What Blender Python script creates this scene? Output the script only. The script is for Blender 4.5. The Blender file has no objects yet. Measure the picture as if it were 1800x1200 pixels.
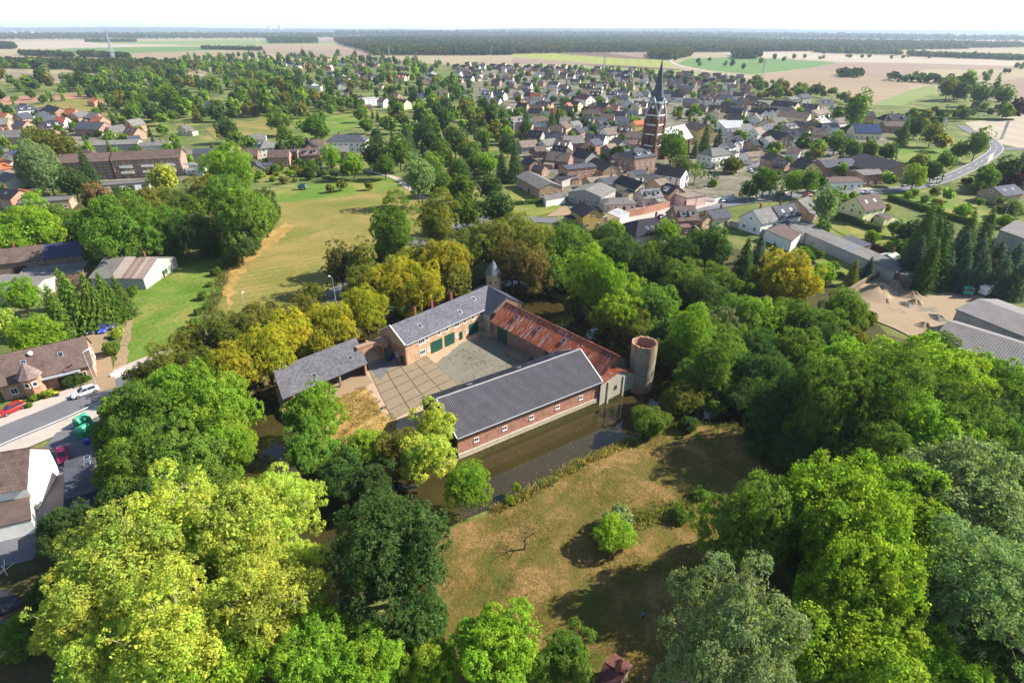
import bpy, bmesh, math, random
import numpy as np
from mathutils import Vector, Matrix
from mathutils.geometry import delaunay_2d_cdt

random.seed(7)
SC = bpy.context.scene
COL = SC.collection
R = math.radians

# ------------------------------------------------------------------ camera
CAM_H = 65.0
PITCH = math.atan(547 / 1000.0)
ROLL = R(0.23)
FPX = 1000.0            # focal length in pixels of the 1800 px wide photograph
_fw = Vector((0, math.cos(PITCH), -math.sin(PITCH)))
_r0 = Vector((1, 0, 0))
_d0 = Vector((0, -math.sin(PITCH), -math.cos(PITCH)))
_rt = _r0 * math.cos(ROLL) - _d0 * math.sin(ROLL)
_dn = _d0 * math.cos(ROLL) + _r0 * math.sin(ROLL)
EYE = Vector((0, 0, CAM_H))
cam = bpy.data.cameras.new('camera')
cam.sensor_width = 36.0
cam.lens = 36.0 * FPX / 1800.0
cam.clip_start = 0.5
cam.clip_end = 90000
camo = bpy.data.objects.new('camera', cam)
COL.objects.link(camo)
camo.matrix_world = Matrix.Translation(EYE) @ Matrix((_rt, -_dn, -_fw)).transposed().to_4x4()
SC.camera = camo

# ------------------------------------------------------------------ daylight
SUN_AZ, SUN_EL = 12.0, 37.0          # azimuth counted from +X towards +Y
SUNV = Vector((math.cos(R(SUN_EL)) * math.cos(R(SUN_AZ)), math.cos(R(SUN_EL)) * math.sin(R(SUN_AZ)), math.sin(R(SUN_EL))))
world = bpy.data.worlds.new('World')
SC.world = world
world.use_nodes = True
wn = world.node_tree.nodes
sky = wn.new('ShaderNodeTexSky')
sky.sky_type = 'NISHITA'
sky.sun_disc = False
sky.sun_elevation = R(SUN_EL)
sky.sun_rotation = R(90 - SUN_AZ)
sky.altitude = 100
sky.air_density = 1.0
sky.dust_density = 0.3
sky.ozone_density = 1.0
wn['Background'].inputs['Strength'].default_value = 0.09
world.node_tree.links.new(sky.outputs[0], wn['Background'].inputs['Color'])
sun = bpy.data.lights.new('sun', 'SUN')
sun.energy = 5.0
sun.angle = R(0.5)
sun.color = (1.0, 0.94, 0.85)
suno = bpy.data.objects.new('sun', sun)
COL.objects.link(suno)
suno.rotation_euler = SUNV.to_track_quat('Z', 'Y').to_euler()
suno.location = (0, 0, 300)
SC.view_settings.view_transform = 'Standard'
SC.view_settings.look = 'None'
SC.view_settings.gamma = 1.0
SC.view_settings.use_curve_mapping = False
SC.view_settings.exposure = 1.35
SC.cycles.max_bounces = 6
SC.cycles.diffuse_bounces = 3
SC.cycles.glossy_bounces = 3
SC.cycles.transmission_bounces = 4
SC.cycles.transparent_max_bounces = 6
SC.cycles.volume_bounces = 1
SC.cycles.use_denoising = True

# ------------------------------------------------------------------ projection helpers
def G(x, y, z=0.0):
    """world point at height z seen at photograph pixel (x, y)"""
    d = _fw + _rt * ((x - 900) / FPX) + _dn * ((y - 600) / FPX)
    t = (z - CAM_H) / d.z
    return EYE + d * t

def proj(p):
    q = Vector(p) - EYE
    D = q.dot(_fw)
    return 900 + FPX * q.dot(_rt) / D, 600 + FPX * q.dot(_dn) / D, D

def lin(c):
    return c / 12.92 if c <= 0.04045 else ((c + 0.055) / 1.055) ** 2.4
def rgb(r, g, b):
    return (lin(r / 255), lin(g / 255), lin(b / 255), 1.0)

# ------------------------------------------------------------------ object helpers
def tag(o, label=None, cat=None, group=None, kind=None):
    if label: o['label'] = label
    if cat: o['category'] = cat
    if group: o['group'] = group
    if kind: o['kind'] = kind
    return o

def empty(name, loc=(0, 0, 0), rz=0.0, scale=1.0):
    o = bpy.data.objects.new(name, None)
    o.location = loc
    o.rotation_euler = (0, 0, rz)
    o.scale = (scale,) * 3 if not hasattr(scale, '__len__') else scale
    o.empty_display_size = 0.2
    COL.objects.link(o)
    return o

def link(name, me, parent=None, color=None, loc=None, rot=None, scale=None):
    o = bpy.data.objects.new(name, me)
    COL.objects.link(o)
    if parent is not None: o.parent = parent
    if color is not None: o.color = color
    if loc is not None: o.location = loc
    if rot is not None: o.rotation_euler = rot
    if scale is not None: o.scale = scale
    return o

def mesh_np(name, verts, quads, mats=()):
    """fast mesh from numpy arrays; all faces have the same number of corners"""
    me = bpy.data.meshes.new(name)
    n, k = quads.shape
    me.vertices.add(len(verts))
    me.vertices.foreach_set('co', np.ascontiguousarray(verts, dtype=np.float32).ravel())
    me.loops.add(n * k)
    me.loops.foreach_set('vertex_index', np.ascontiguousarray(quads, dtype=np.int32).ravel())
    me.polygons.add(n)
    me.polygons.foreach_set('loop_start', np.arange(0, n * k, k, dtype=np.int32))
    for m in mats: me.materials.append(m)
    me.update(calc_edges=True)
    return me

class MB:
    """collects faces (with uv in metres) and links them as one mesh object"""
    def __init__(self):
        self.v, self.f, self.m, self.uv = [], [], [], []
    def face(self, pts, mat=0, uv=None):
        i = len(self.v)
        pts = [Vector(p) for p in pts]
        self.v += pts
        self.f.append(tuple(range(i, i + len(pts))))
        self.m.append(mat)
        if uv is None:
            n = (pts[1] - pts[0]).cross(pts[2] - pts[0])
            if n.length < 1e-9: n = Vector((0, 0, 1))
            n.normalize()
            if abs(n.z) > 0.95:
                uv = [(p.x, p.y) for p in pts]
            else:
                t = Vector((-n.y, n.x, 0)).normalized()
                s = n.cross(t)
                uv = [(p.dot(t), p.dot(s)) for p in pts]
        self.uv.append(uv)
        return self
    def box(self, x0, x1, y0, y1, z0, z1, mat=0, skip=''):
        a = [(x0, y0, z0), (x1, y0, z0), (x1, y1, z0), (x0, y1, z0), (x0, y0, z1), (x1, y0, z1), (x1, y1, z1), (x0, y1, z1)]
        fs = {'b': (3, 2, 1, 0), 't': (4, 5, 6, 7), 's': (0, 1, 5, 4), 'e': (1, 2, 6, 5), 'n': (2, 3, 7, 6), 'w': (3, 0, 4, 7)}
        for k, f in fs.items():
            if k not in skip: self.face([a[j] for j in f], mat)
        return self
    def beam(self, a, b, r, mat=0, up=(0, 0, 1)):
        a, b = Vector(a), Vector(b)
        d = (b - a).normalized()
        u = Vector(up)
        if abs(d.dot(u)) > 0.95: u = Vector((1, 0, 0))
        s = d.cross(u).normalized() * r
        t = s.cross(d).normalized() * r
        q = [a - s - t, a + s - t, a + s + t, a - s + t, b - s - t, b + s - t, b + s + t, b - s + t]
        for f in ((3, 2, 1, 0), (4, 5, 6, 7), (0, 1, 5, 4), (1, 2, 6, 5), (2, 3, 7, 6), (3, 0, 4, 7)):
            self.face([q[j] for j in f], mat)
        return self
    def tube(self, pts, rad, n=8, mat=0, cap=True):
        rings = []
        for i, p in enumerate(pts):
            p = Vector(p)
            d = (Vector(pts[min(i + 1, len(pts) - 1)]) - Vector(pts[max(i - 1, 0)])).normalized()
            u = Vector((0, 0, 1)) if abs(d.z) < 0.9 else Vector((1, 0, 0))
            s = d.cross(u).normalized(); t = s.cross(d)
            rings.append([p + (s * math.cos(2 * math.pi * k / n) + t * math.sin(2 * math.pi * k / n)) * rad[i] for k in range(n)])
        for i in range(len(rings) - 1):
            for k in range(n):
                self.face([rings[i][k], rings[i][(k + 1) % n], rings[i + 1][(k + 1) % n], rings[i + 1][k]], mat)
        if cap:
            self.face(rings[-1], mat); self.face(rings[0][::-1], mat)
        return self
    def lathe(self, prof, n=24, mat=0, c=(0, 0)):
        L = 2 * math.pi
        for i in range(len(prof) - 1):
            (r0, z0), (r1, z1) = prof[i], prof[i + 1]
            for k in range(n):
                a, b = L * k / n, L * (k + 1) / n
                P = lambda r, t, z: (c[0] + r * math.cos(t), c[1] + r * math.sin(t), z)
                rr = max(r0, r1)
                if r1 < 1e-4: pts = [P(r0, a, z0), P(r0, b, z0), P(0, 0, z1)]; uv = [(a * rr, z0), (b * rr, z0), ((a + b) / 2 * rr, z1)]
                elif r0 < 1e-4: pts = [P(0, 0, z0), P(r1, b, z1), P(r1, a, z1)]; uv = None
                else: pts = [P(r0, a, z0), P(r0, b, z0), P(r1, b, z1), P(r1, a, z1)]; uv = [(a * rr, z0), (b * rr, z0), (b * rr, z1), (a * rr, z1)]
                self.face(pts, mat, uv)
        return self
    def mesh(self, name, mats, smooth=False, weld=False):
        me = bpy.data.meshes.new(name)
        me.from_pydata([tuple(p) for p in self.v], [], self.f)
        uvl = me.uv_layers.new(name='UVMap')
        flat = [c for u in self.uv for p in u for c in p]
        uvl.data.foreach_set('uv', flat)
        for m in (mats if isinstance(mats, (list, tuple)) else [mats]): me.materials.append(m)
        if len(me.materials) > 1: me.polygons.foreach_set('material_index', self.m)
        if weld:
            bm = bmesh.new(); bm.from_mesh(me)
            bmesh.ops.remove_doubles(bm, verts=bm.verts, dist=1e-4)
            bm.to_mesh(me); bm.free()
        if smooth: me.polygons.foreach_set('use_smooth', [True] * len(me.polygons))
        me.update()
        return me
    def build(self, name, mats, parent=None, color=None, smooth=False, weld=False, **kw):
        return link(name, self.mesh(name, mats, smooth, weld), parent, color, **kw)

# ------------------------------------------------------------------ materials
MAT = {}
class NT:
    def __init__(self, name):
        self.m = bpy.data.materials.new(name); self.m.use_nodes = True
        self.t = self.m.node_tree; self.t.nodes.clear(); MAT[name] = self.m
        self.out = self.t.nodes.new('ShaderNodeOutputMaterial')
    def n(self, typ, **kw):
        o = self.t.nodes.new('ShaderNode' + typ)
        for k, v in kw.items(): setattr(o, k, v)
        return o
    def l(self, a, b): self.t.links.new(a, b)
    def noise(self, vec, scale, detail=4, rough=0.6, dist=0.0):
        o = self.n('TexNoise'); o.inputs['Scale'].default_value = scale; o.inputs['Detail'].default_value = detail
        o.inputs['Roughness'].default_value = rough; o.inputs['Distortion'].default_value = dist
        if vec is not None: self.l(vec, o.inputs['Vector'])
        return o.outputs['Fac']
    def ramp(self, fac, stops):
        o = self.n('ValToRGB'); e = o.color_ramp.elements
        while len(e) < len(stops): e.new(0.5)
        for i, (p, c) in enumerate(stops):
            e[i].position = p; e[i].color = c if hasattr(c, '__len__') else (c, c, c, 1)
        self.l(fac, o.inputs[0]); return o.outputs[0]
    def mix(self, fac, a, b, blend='MIX'):
        o = self.n('Mix', data_type='RGBA', blend_type=blend)
        for s, v in ((0, fac), (6, a), (7, b)):
            if hasattr(v, 'is_output'): self.l(v, o.inputs[s])
            else: o.inputs[s].default_value = v
        return o.outputs[2]
    def math(self, op, a, b=0.0, clamp=False):
        o = self.n('Math', operation=op, use_clamp=clamp)
        for s, v in ((0, a), (1, b)):
            if hasattr(v, 'is_output'): self.l(v, o.inputs[s])
            else: o.inputs[s].default_value = v
        return o.outputs[0]
    def geo(self): return self.n('NewGeometry').outputs['Position']
    def obj(self): return self.n('TexCoord').outputs['Object']
    def uv(self): return self.n('TexCoord').outputs['UV']
    def ocol(self): return self.n('ObjectInfo').outputs['Color']
    def bump(self, h, strength=0.4, dist=0.05):
        o = self.n('Bump'); o.inputs['Strength'].default_value = strength; o.inputs['Distance'].default_value = dist
        self.l(h, o.inputs['Height']); return o.outputs[0]
    def pbsdf(self, col, rough=0.8, normal=None, spec=0.3, metal=0.0):
        o = self.n('BsdfPrincipled')
        for s, v in (('Base Color', col), ('Roughness', rough), ('Metallic', metal)):
            if hasattr(v, 'is_output'): self.l(v, o.inputs[s])
            else: o.inputs[s].default_value = v
        o.inputs['Specular IOR Level'].default_value = spec
        if normal is not None: self.l(normal, o.inputs['Normal'])
        self.l(o.outputs[0], self.out.inputs[0]); return o
    def done(self): return self.m

def plain(name, col, rough=0.7, spec=0.3, metal=0.0, var=0.12, scale=2.0):
    t = NT(name); f = t.noise(t.obj(), scale, 5)
    c = t.mix(f, tuple(x * (1 - var * 2) for x in col[:3]) + (1,), tuple(min(1, x * (1 + var * 2)) for x in col[:3]) + (1,))
    t.pbsdf(c, rough, None, spec, metal); return t.m

def objcol(name, rough=0.7, spec=0.3, var=0.3, scale=0.7, metal=0.0):
    """surface whose colour is the object's own colour, with weathering"""
    t = NT(name); f = t.noise(t.obj(), scale, 6, 0.65)
    k = t.ramp(f, [(0.3, 1 - var), (0.7, 1 + var * 0.3)])
    t.pbsdf(t.mix(1.0, t.ocol(), k, 'MULTIPLY'), rough, None, spec, metal); return t.m

def mat_wall():       # rendered / painted walls
    t = NT('painted_wall'); p = t.obj()
    f = t.noise(p, 0.6, 6, 0.7); g = t.noise(p, 9, 3)
    k = t.ramp(f, [(0.25, 0.74), (0.6, 1.0)])
    c = t.mix(1.0, t.ocol(), k, 'MULTIPLY')
    t.pbsdf(c, 0.85, t.bump(g, 0.2, 0.01), 0.2)
mat_wall()
def mat_brick(name, scale=1.0, mortar=(0.42, 0.36, 0.28, 1), var=0.5):
    t = NT(name); uv = t.uv()
    b = t.n('TexBrick'); b.inputs['Scale'].default_value = 1.0
    b.inputs['Brick Width'].default_value = 0.26 * scale; b.inputs['Row Height'].default_value = 0.09 * scale
    b.inputs['Mortar Size'].default_value = 0.010 * scale; b.inputs['Mortar'].default_value = mortar
    t.l(uv, b.inputs['Vector'])
    oc = t.ocol()
    t.l(t.mix(1.0, oc, (1.22, 1.15, 1.1, 1), 'MULTIPLY'), b.inputs['Color1']); t.l(t.mix(1.0, oc, (0.66, 0.6, 0.58, 1), 'MULTIPLY'), b.inputs['Color2'])
    f = t.noise(uv, 0.55, 7, 0.72, 0.4); k = t.ramp(f, [(0.3, 1 - var), (0.5, 0.95), (0.75, 1.15)])
    c = t.mix(1.0, b.outputs['Color'], k, 'MULTIPLY')
    pale = t.ramp(t.noise(uv, 1.9, 8, 0.85), [(0.47, 0.0), (0.62, 0.7)])
    c = t.mix(pale, c, (0.36, 0.26, 0.19, 1))
    t.pbsdf(c, 0.9, t.bump(t.math('MULTIPLY', b.outputs['Fac'], -1), 0.5, 0.02), 0.2)
mat_brick('brick'); mat_brick('old_brick', 2.2)
def mat_roof():       # tiles; uv in metres, v runs up the slope
    t = NT('roof_tiles'); uv = t.uv()
    b = t.n('TexBrick'); b.inputs['Scale'].default_value = 1.0
    b.inputs['Brick Width'].default_value = 0.5; b.inputs['Row Height'].default_value = 0.55; b.inputs['Mortar Size'].default_value = 0.03
    b.inputs['Color1'].default_value = (1.1, 1.1, 1.1, 1); b.inputs['Color2'].default_value = (0.82, 0.82, 0.82, 1); b.inputs['Mortar'].default_value = (0.55, 0.55, 0.55, 1)
    t.l(uv, b.inputs['Vector'])
    f = t.noise(t.obj(), 0.5, 7, 0.7, 0.3); k = t.ramp(f, [(0.28, 0.6), (0.5, 1.0), (0.72, 1.25)])
    c = t.mix(1.0, t.mix(1.0, t.ocol(), b.outputs['Color'], 'MULTIPLY'), k, 'MULTIPLY')
    t.pbsdf(c, 0.85, t.bump(b.outputs['Color'], 0.35, 0.04), 0.15)
mat_roof()
def mat_slate():      # weathered slate / fibre tile of the farm roofs
    t = NT('weathered_slate'); uv = t.uv()
    b = t.n('TexBrick'); b.inputs['Brick Width'].default_value = 0.45; b.inputs['Row Height'].default_value = 0.36; b.inputs['Mortar Size'].default_value = 0.025
    b.inputs['Scale'].default_value = 1.0
    b.inputs['Color1'].default_value = (1.2, 1.2, 1.22, 1); b.inputs['Color2'].default_value = (0.72, 0.72, 0.74, 1); b.inputs['Mortar'].default_value = (0.42, 0.42, 0.42, 1)
    t.l(uv, b.inputs['Vector'])
    f = t.noise(uv, 0.35, 8, 0.75, 0.5); k = t.ramp(f, [(0.25, 0.62), (0.5, 1.0), (0.75, 1.35)])
    moss = t.ramp(t.noise(uv, 0.9, 8, 0.8), [(0.55, 0.0), (0.75, 0.45)])
    c = t.mix(1.0, t.mix(1.0, t.ocol(), b.outputs['Color'], 'MULTIPLY'), k, 'MULTIPLY')
    c = t.mix(moss, c, (0.16, 0.14, 0.11, 1))
    t.pbsdf(c, 0.72, t.bump(b.outputs['Color'], 0.4, 0.03), 0.25)
mat_slate()
def mat_corr():       # corrugated fibre cement
    t = NT('fibre_cement'); uv = t.uv()
    f = t.noise(uv, 0.3, 8, 0.75, 0.3); k = t.ramp(f, [(0.3, 0.7), (0.55, 1.0), (0.75, 1.25)])
    g = t.ramp(t.noise(uv, 3.0, 5, 0.7), [(0.3, 0.85), (0.7, 1.12)])
    t.pbsdf(t.mix(1.0, t.mix(1.0, t.ocol(), k, 'MULTIPLY'), g, 'MULTIPLY'), 0.8, None, 0.2)
mat_corr()
def mat_rust():
    t = NT('rusty_sheet'); p = t.uv()
    mp = t.n('Mapping'); mp.inputs['Scale'].default_value = (3.2, 0.25, 1); t.l(p, mp.inputs['Vector'])
    oi = t.n('ObjectInfo')
    sh = t.n('VectorMath', operation='ADD'); t.l(mp.outputs[0], sh.inputs[0])
    cx = t.n('CombineXYZ'); t.l(t.math('MULTIPLY', oi.outputs['Random'], 37.0), cx.inputs[0]); t.l(t.math('MULTIPLY', oi.outputs['Random'], 11.0), cx.inputs[1])
    t.l(cx.outputs[0], sh.inputs[1])
    f = t.noise(sh.outputs[0], 1.0, 7, 0.75, 0.6)
    rust = t.ramp(t.noise(sh.outputs[0], 3.0, 6, 0.7), [(0.3, rgb(92, 44, 28)), (0.5, rgb(146, 70, 38)), (0.75, rgb(184, 100, 54))])
    zinc = t.ramp(t.noise(sh.outputs[0], 2.0, 5), [(0.3, rgb(150, 146, 142)), (0.7, rgb(205, 200, 192))])
    m = t.ramp(f, [(0.55, 0.0), (0.60, 0.9)])
    c = t.mix(1.0, t.mix(m, rust, zinc), t.ocol(), 'MULTIPLY')
    t.pbsdf(c, 0.65, t.bump(f, 0.3, 0.02), 0.3)
mat_rust()
def mat_concrete(name, a, b, stain=(0.16, 0.13, 0.09, 1), bump=0.3):
    t = NT(name); p = t.geo()
    f = t.noise(p, 0.25, 8, 0.7, 0.4); g = t.noise(p, 2.5, 6, 0.7)
    c = t.mix(f, a, b)
    c = t.mix(t.ramp(g, [(0.48, 0.0), (0.7, 0.6)]), c, stain)
    t.pbsdf(c, 0.9, t.bump(g, bump, 0.03), 0.2)
mat_concrete('concrete', rgb(112, 98, 78), rgb(136, 120, 98))
mat_concrete('gravel', rgb(98, 94, 84), rgb(122, 116, 102), (0.10, 0.11, 0.05, 1), 0.6)
mat_concrete('cobbles', rgb(150, 128, 104), rgb(178, 152, 124), (0.12, 0.1, 0.05, 1), 0.6)
mat_concrete('asphalt', rgb(80, 80, 84), rgb(112, 110, 112), (0.07, 0.07, 0.075, 1))
mat_concrete('pavement', rgb(150, 140, 130), rgb(176, 164, 152), (0.2, 0.18, 0.15, 1))
mat_concrete('sand', rgb(122, 104, 82), rgb(150, 130, 104), (0.2, 0.15, 0.1, 1), 0.7)
mat_concrete('dirt', rgb(122, 103, 80), rgb(150, 128, 102), (0.16, 0.12, 0.06, 1), 0.6)
mat_concrete('old_render', rgb(150, 142, 128), rgb(196, 186, 164), (0.10, 0.085, 0.06, 1), 0.4)
mat_concrete('pale_stone', rgb(156, 144, 122), rgb(190, 176, 148), (0.2, 0.15, 0.09, 1), 0.4)
def mat_grass(name, stops, scale=0.06, fine=1.3, stripe=None, bump=0.8):
    """stops: three colours from lush to dry; stripe = (angle, wavelength, strength) for mown or ploughed land"""
    t = NT(name); p = t.geo()
    f = t.noise(p, scale, 9, 0.68, 0.5); g = t.noise(p, fine, 6, 0.75)
    s = t.math('ADD', t.math('MULTIPLY', f, 0.62), t.math('MULTIPLY', g, 0.38))
    if stripe:
        w = t.n('TexWave', wave_type='BANDS', bands_direction='X'); w.inputs['Scale'].default_value = 1.0 / stripe[1] * 0.314
        w.inputs['Distortion'].default_value = 1.2; w.inputs['Detail'].default_value = 2; w.inputs['Detail Scale'].default_value = 0.6
        mp = t.n('Mapping'); mp.inputs['Rotation'].default_value = (0, 0, R(stripe[0])); t.l(p, mp.inputs['Vector']); t.l(mp.outputs[0], w.inputs['Vector'])
        s = t.math('ADD', s, t.math('MULTIPLY', t.math('SUBTRACT', w.outputs['Fac'], 0.5), stripe[2]))
    c = t.ramp(s, [(0.38, stops[0]), (0.5, stops[1]), (0.6, stops[2])])
    t.pbsdf(c, 0.95, t.bump(g, bump, 0.25), 0.1)
mat_grass('garden_grass', (rgb(62, 78, 36), rgb(88, 98, 48), rgb(128, 122, 74)), 0.05)
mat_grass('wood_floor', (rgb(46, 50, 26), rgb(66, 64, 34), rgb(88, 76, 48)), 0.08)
mat_grass('rough_meadow', (rgb(70, 80, 28), rgb(100, 86, 42), rgb(140, 110, 70)), 0.16, 2.6, None, 1.0)
mat_grass('pasture', (rgb(84, 96, 38), rgb(112, 106, 52), rgb(138, 118, 72)), 0.035, 0.9, (62, 3.2, 0.05), 0.4)
mat_grass('lush_pasture', (rgb(70, 98, 32), rgb(90, 112, 40), rgb(128, 118, 66)), 0.05, 1.0, None, 0.5)
mat_grass('lawn', (rgb(76, 98, 36), rgb(104, 110, 48), rgb(138, 124, 72)), 0.08, 1.5, None, 0.3)
mat_grass('village_ground', (rgb(66, 72, 42), rgb(104, 98, 82), rgb(128, 120, 110)), 0.07, .5, None, .2)
mat_grass('dry_grass', (rgb(116, 98, 50), rgb(146, 118, 66), rgb(166, 138, 86)), 0.2, 2.0)
def mat_field():
    t = NT('field'); p = t.geo()
    f = t.noise(p, 0.004, 8, 0.7, 0.8)
    oi = t.n('ObjectInfo')
    w = t.n('TexWave', wave_type='BANDS', bands_direction='X'); w.inputs['Scale'].default_value = 0.012; w.inputs['Distortion'].default_value = 0.8; w.inputs['Detail'].default_value = 3
    mp = t.n('Mapping'); t.l(p, mp.inputs['Vector'])
    cx = t.n('CombineXYZ'); t.l(t.math('MULTIPLY', oi.outputs['Random'], 3.14), cx.inputs[2]); t.l(cx.outputs[0], mp.inputs['Rotation']); t.l(mp.outputs[0], w.inputs['Vector'])
    k = t.math('ADD', t.math('MULTIPLY', f, 0.5), t.math('MULTIPLY', w.outputs['Fac'], 0.12))
    t.pbsdf(t.mix(1.0, t.ocol(), t.ramp(k, [(0.1, 0.82), (0.5, 1.18)]), 'MULTIPLY'), 0.95, None, 0.1)
mat_field()
def mat_leaf():
    t = NT('leaves'); oi = t.n('ObjectInfo'); gm = t.n('NewGeometry')
    h = t.n('HueSaturation')
    rnd = gm.outputs['Random Per Island']
    big = t.noise(t.obj(), 3.3, 2, 0.5)
    pos = t.noise(t.geo(), 0.35, 3, 0.6)
    rc = t.n('CombineColor'); t.l(t.ramp(t.math('ADD', t.math('MULTIPLY', pos, .7), t.math('MULTIPLY', rnd, .3)), [(.3, .66), (.7, 1.12)]), rc.inputs[0]); rc.inputs[1].default_value = 1.0; rc.inputs[2].default_value = 1.0
    t.l(t.mix(1.0, oi.outputs['Color'], rc.outputs[0], 'MULTIPLY'), h.inputs['Color'])
    t.l(t.math('ADD', 0.472, t.math('MULTIPLY', t.math('ADD', rnd, big), 0.024)), h.inputs['Hue'])
    t.l(t.math('MULTIPLY', t.math('ADD', 0.62, t.math('MULTIPLY', rnd, 0.72)), t.ramp(t.noise(t.geo(), 0.8, 3, 0.6), [(.34, .74), (.66, 1.22)])), h.inputs['Value'])
    h.inputs['Saturation'].default_value = 1.0
    d = t.n('BsdfDiffuse'); t.l(h.outputs[0], d.inputs['Color'])
    tr = t.n('BsdfTranslucent'); t.l(t.mix(1.0, h.outputs[0], (1.15, 1.2, 0.5, 1), 'MULTIPLY'), tr.inputs['Color'])
    m = t.n('MixShader'); m.inputs[0].default_value = 0.5; t.l(d.outputs[0], m.inputs[1]); t.l(tr.outputs[0], m.inputs[2])
    t.l(m.outputs[0], t.out.inputs[0])
mat_leaf()
def mat_water():
    t = NT('moat_water'); p = t.geo()
    n1 = t.noise(p, 0.9, 3, 0.5); n2 = t.noise(p, 0.12, 3, 0.5)
    c = t.mix(n2, rgb(42, 37, 18), rgb(62, 54, 28))
    t.pbsdf(c, 0.06, t.bump(n1, 0.045, 0.05), 0.5)
mat_water()
def mat_glass():
    t = NT('window_glass'); t.pbsdf((0.03, 0.035, 0.045, 1), 0.08, None, 0.6)
mat_glass()
plain('bark', rgb(92, 80, 66), 0.95, 0.1, var=0.3, scale=3); plain('pale_bark', rgb(166, 150, 128), 0.9, 0.1, var=0.25, scale=3)
plain('white_frame', rgb(226, 224, 218), 0.5); plain('dark_metal', rgb(60, 62, 64), 0.5, 0.4); plain('zinc', rgb(170, 174, 178), 0.45, 0.5, 0.3)
plain('green_door', rgb(20, 72, 58), 0.5, 0.4, var=0.3, scale=6); plain('old_wood', rgb(120, 106, 88), 0.9, 0.1, var=0.3, scale=5)
plain('dark_wood', rgb(62, 48, 40), 0.9, 0.1, var=0.3); plain('white_paint', rgb(232, 230, 224), 0.7, var=0.06)
plain('tyre', rgb(30, 30, 30), 0.9, 0.1); plain('rim', rgb(150, 152, 154), 0.4, 0.5, 0.6); plain('brick_dark', rgb(120, 78, 60), 0.9, 0.1, var=0.3, scale=4)
plain('solar_cell', rgb(40, 54, 88), 0.25, 0.6, var=0.1); plain('lamp_glass', rgb(230, 226, 210), 0.3, 0.5); plain('road_paint', rgb(214, 212, 206), 0.8, 0.2, var=0.15, scale=1)
objcol('paint', 0.35, 0.5, 0.1); objcol('render_flat', 0.85, 0.2, 0.25)
objcol('flat_roof', 0.85, 0.2, 0.35, 0.4)
t_ = NT('skin'); t_.pbsdf(rgb(196, 150, 122), 0.6); t_ = NT('cloth'); t_.pbsdf(t_.ocol(), 0.9)
# ================================================================== LAND
def jitter_poly(pts, amp, seg, seed=1):
    rnd = random.Random(seed); out = []
    n = len(pts)
    for i in range(n):
        a, b = Vector(pts[i][:2]), Vector(pts[(i + 1) % n][:2])
        L = (b - a).length; k = max(1, min(40, int(L / seg)))
        nn = Vector((-(b - a).y, (b - a).x)).normalized() if L > 0 else Vector((0, 0))
        for j in range(k):
            s = (amp if j else amp * 0.4)
            out.append(a.lerp(b, j / k) + nn * rnd.uniform(-s, s))
    return out

def smooth_poly(pts, it=2):
    for _ in range(it):
        q = []
        for i in range(len(pts)):
            a, b = Vector(pts[i][:2]), Vector(pts[(i + 1) % len(pts)][:2])
            q += [a.lerp(b, 0.25), a.lerp(b, 0.75)]
        pts = q
    return pts

def inside(p, poly):
    x, y = p[0], p[1]; c = False; j = len(poly) - 1
    for i in range(len(poly)):
        xi, yi = poly[i][0], poly[i][1]; xj, yj = poly[j][0], poly[j][1]
        if (yi > y) != (yj > y) and x < (xj - xi) * (y - yi) / (yj - yi) + xi: c = not c
        j = i
    return c

def px_poly(pp, z=0.0): return [G(x, y, z) for x, y in pp]

def tri_sheet(name, poly, z, mat, holes=(), color=None, extra=()):
    vs, es = [], []
    for ring in [poly, *holes]:
        s = len(vs); vs += [Vector((p[0], p[1])) for p in ring]
        es += [(s + i, s + (i + 1) % len(ring)) for i in range(len(ring))]
    vs += [Vector(e) for e in extra]
    V, E_, F_, *_ = delaunay_2d_cdt(vs, es, [], 1, 1e-4)
    fs = []
    for f in F_:
        c = sum((V[i] for i in f), Vector((0, 0))) / len(f)
        if inside(c, poly) and not any(inside(c, h) for h in holes):
            a, b, d = (V[i] for i in f[:3])
            fs.append(f if (b - a).cross(d - a) > 0 else f[::-1])
    me = bpy.data.meshes.new(name)
    me.from_pydata([(v.x, v.y, z) for v in V], [], fs)
    me.materials.append(MAT[mat]); me.update()
    return link(name, me, None, color)

def structure(o, label=None):
    o['kind'] = 'structure'
    if label: o['label'] = label
    return o

WATER_Z = -1.2
MOAT_OUT = smooth_poly(px_poly([(880, 484), (915, 483), (957, 503), (987, 524), (1023, 544), (1045, 560), (1085, 590), (1115, 612), (1180, 648),
    (1260, 680), (1340, 712), (1372, 748), (1330, 772), (1270, 748), (1195, 742), (1115, 774), (1062, 796), (1010, 820), (958, 850), (905, 880), (850, 905),
    (795, 925), (740, 975), (640, 1000), (606, 1050), (612, 1110), (566, 1130), (505, 1060), (470, 960), (430, 890), (398, 850), (392, 730),
    (430, 690), (500, 648), (585, 602), (628, 582), (700, 556), (790, 520), (845, 492)], -0.6), 2)
ISLAND = [Vector(p) for p in [(-7.4, 77.5), (17.5, 94.2), (24.6, 98.6), (25.4, 101.5), (2.6, 127.6), (-2.2, 134), (-4, 141), (-7, 141.5), (-9, 136), (-13.6, 130.4),
    (-29.6, 113.4), (-33.6, 111.8), (-35.6, 112.0), (-49.0, 98.4), (-44.2, 89.6), (-35, 82), (-28, 76), (-22, 72.5), (-15, 73.0)]]

far = 42000
ground = structure(tri_sheet('ground', [(-far, -300), (far, -300), (far, far), (-far, far)], 0.0, 'garden_grass', holes=[MOAT_OUT],
    extra=[(x, y) for x in (-900, -250, 250, 900) for y in (-100, 200, 600, 1500)]), 'grassy ground of the village and its gardens')

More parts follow.
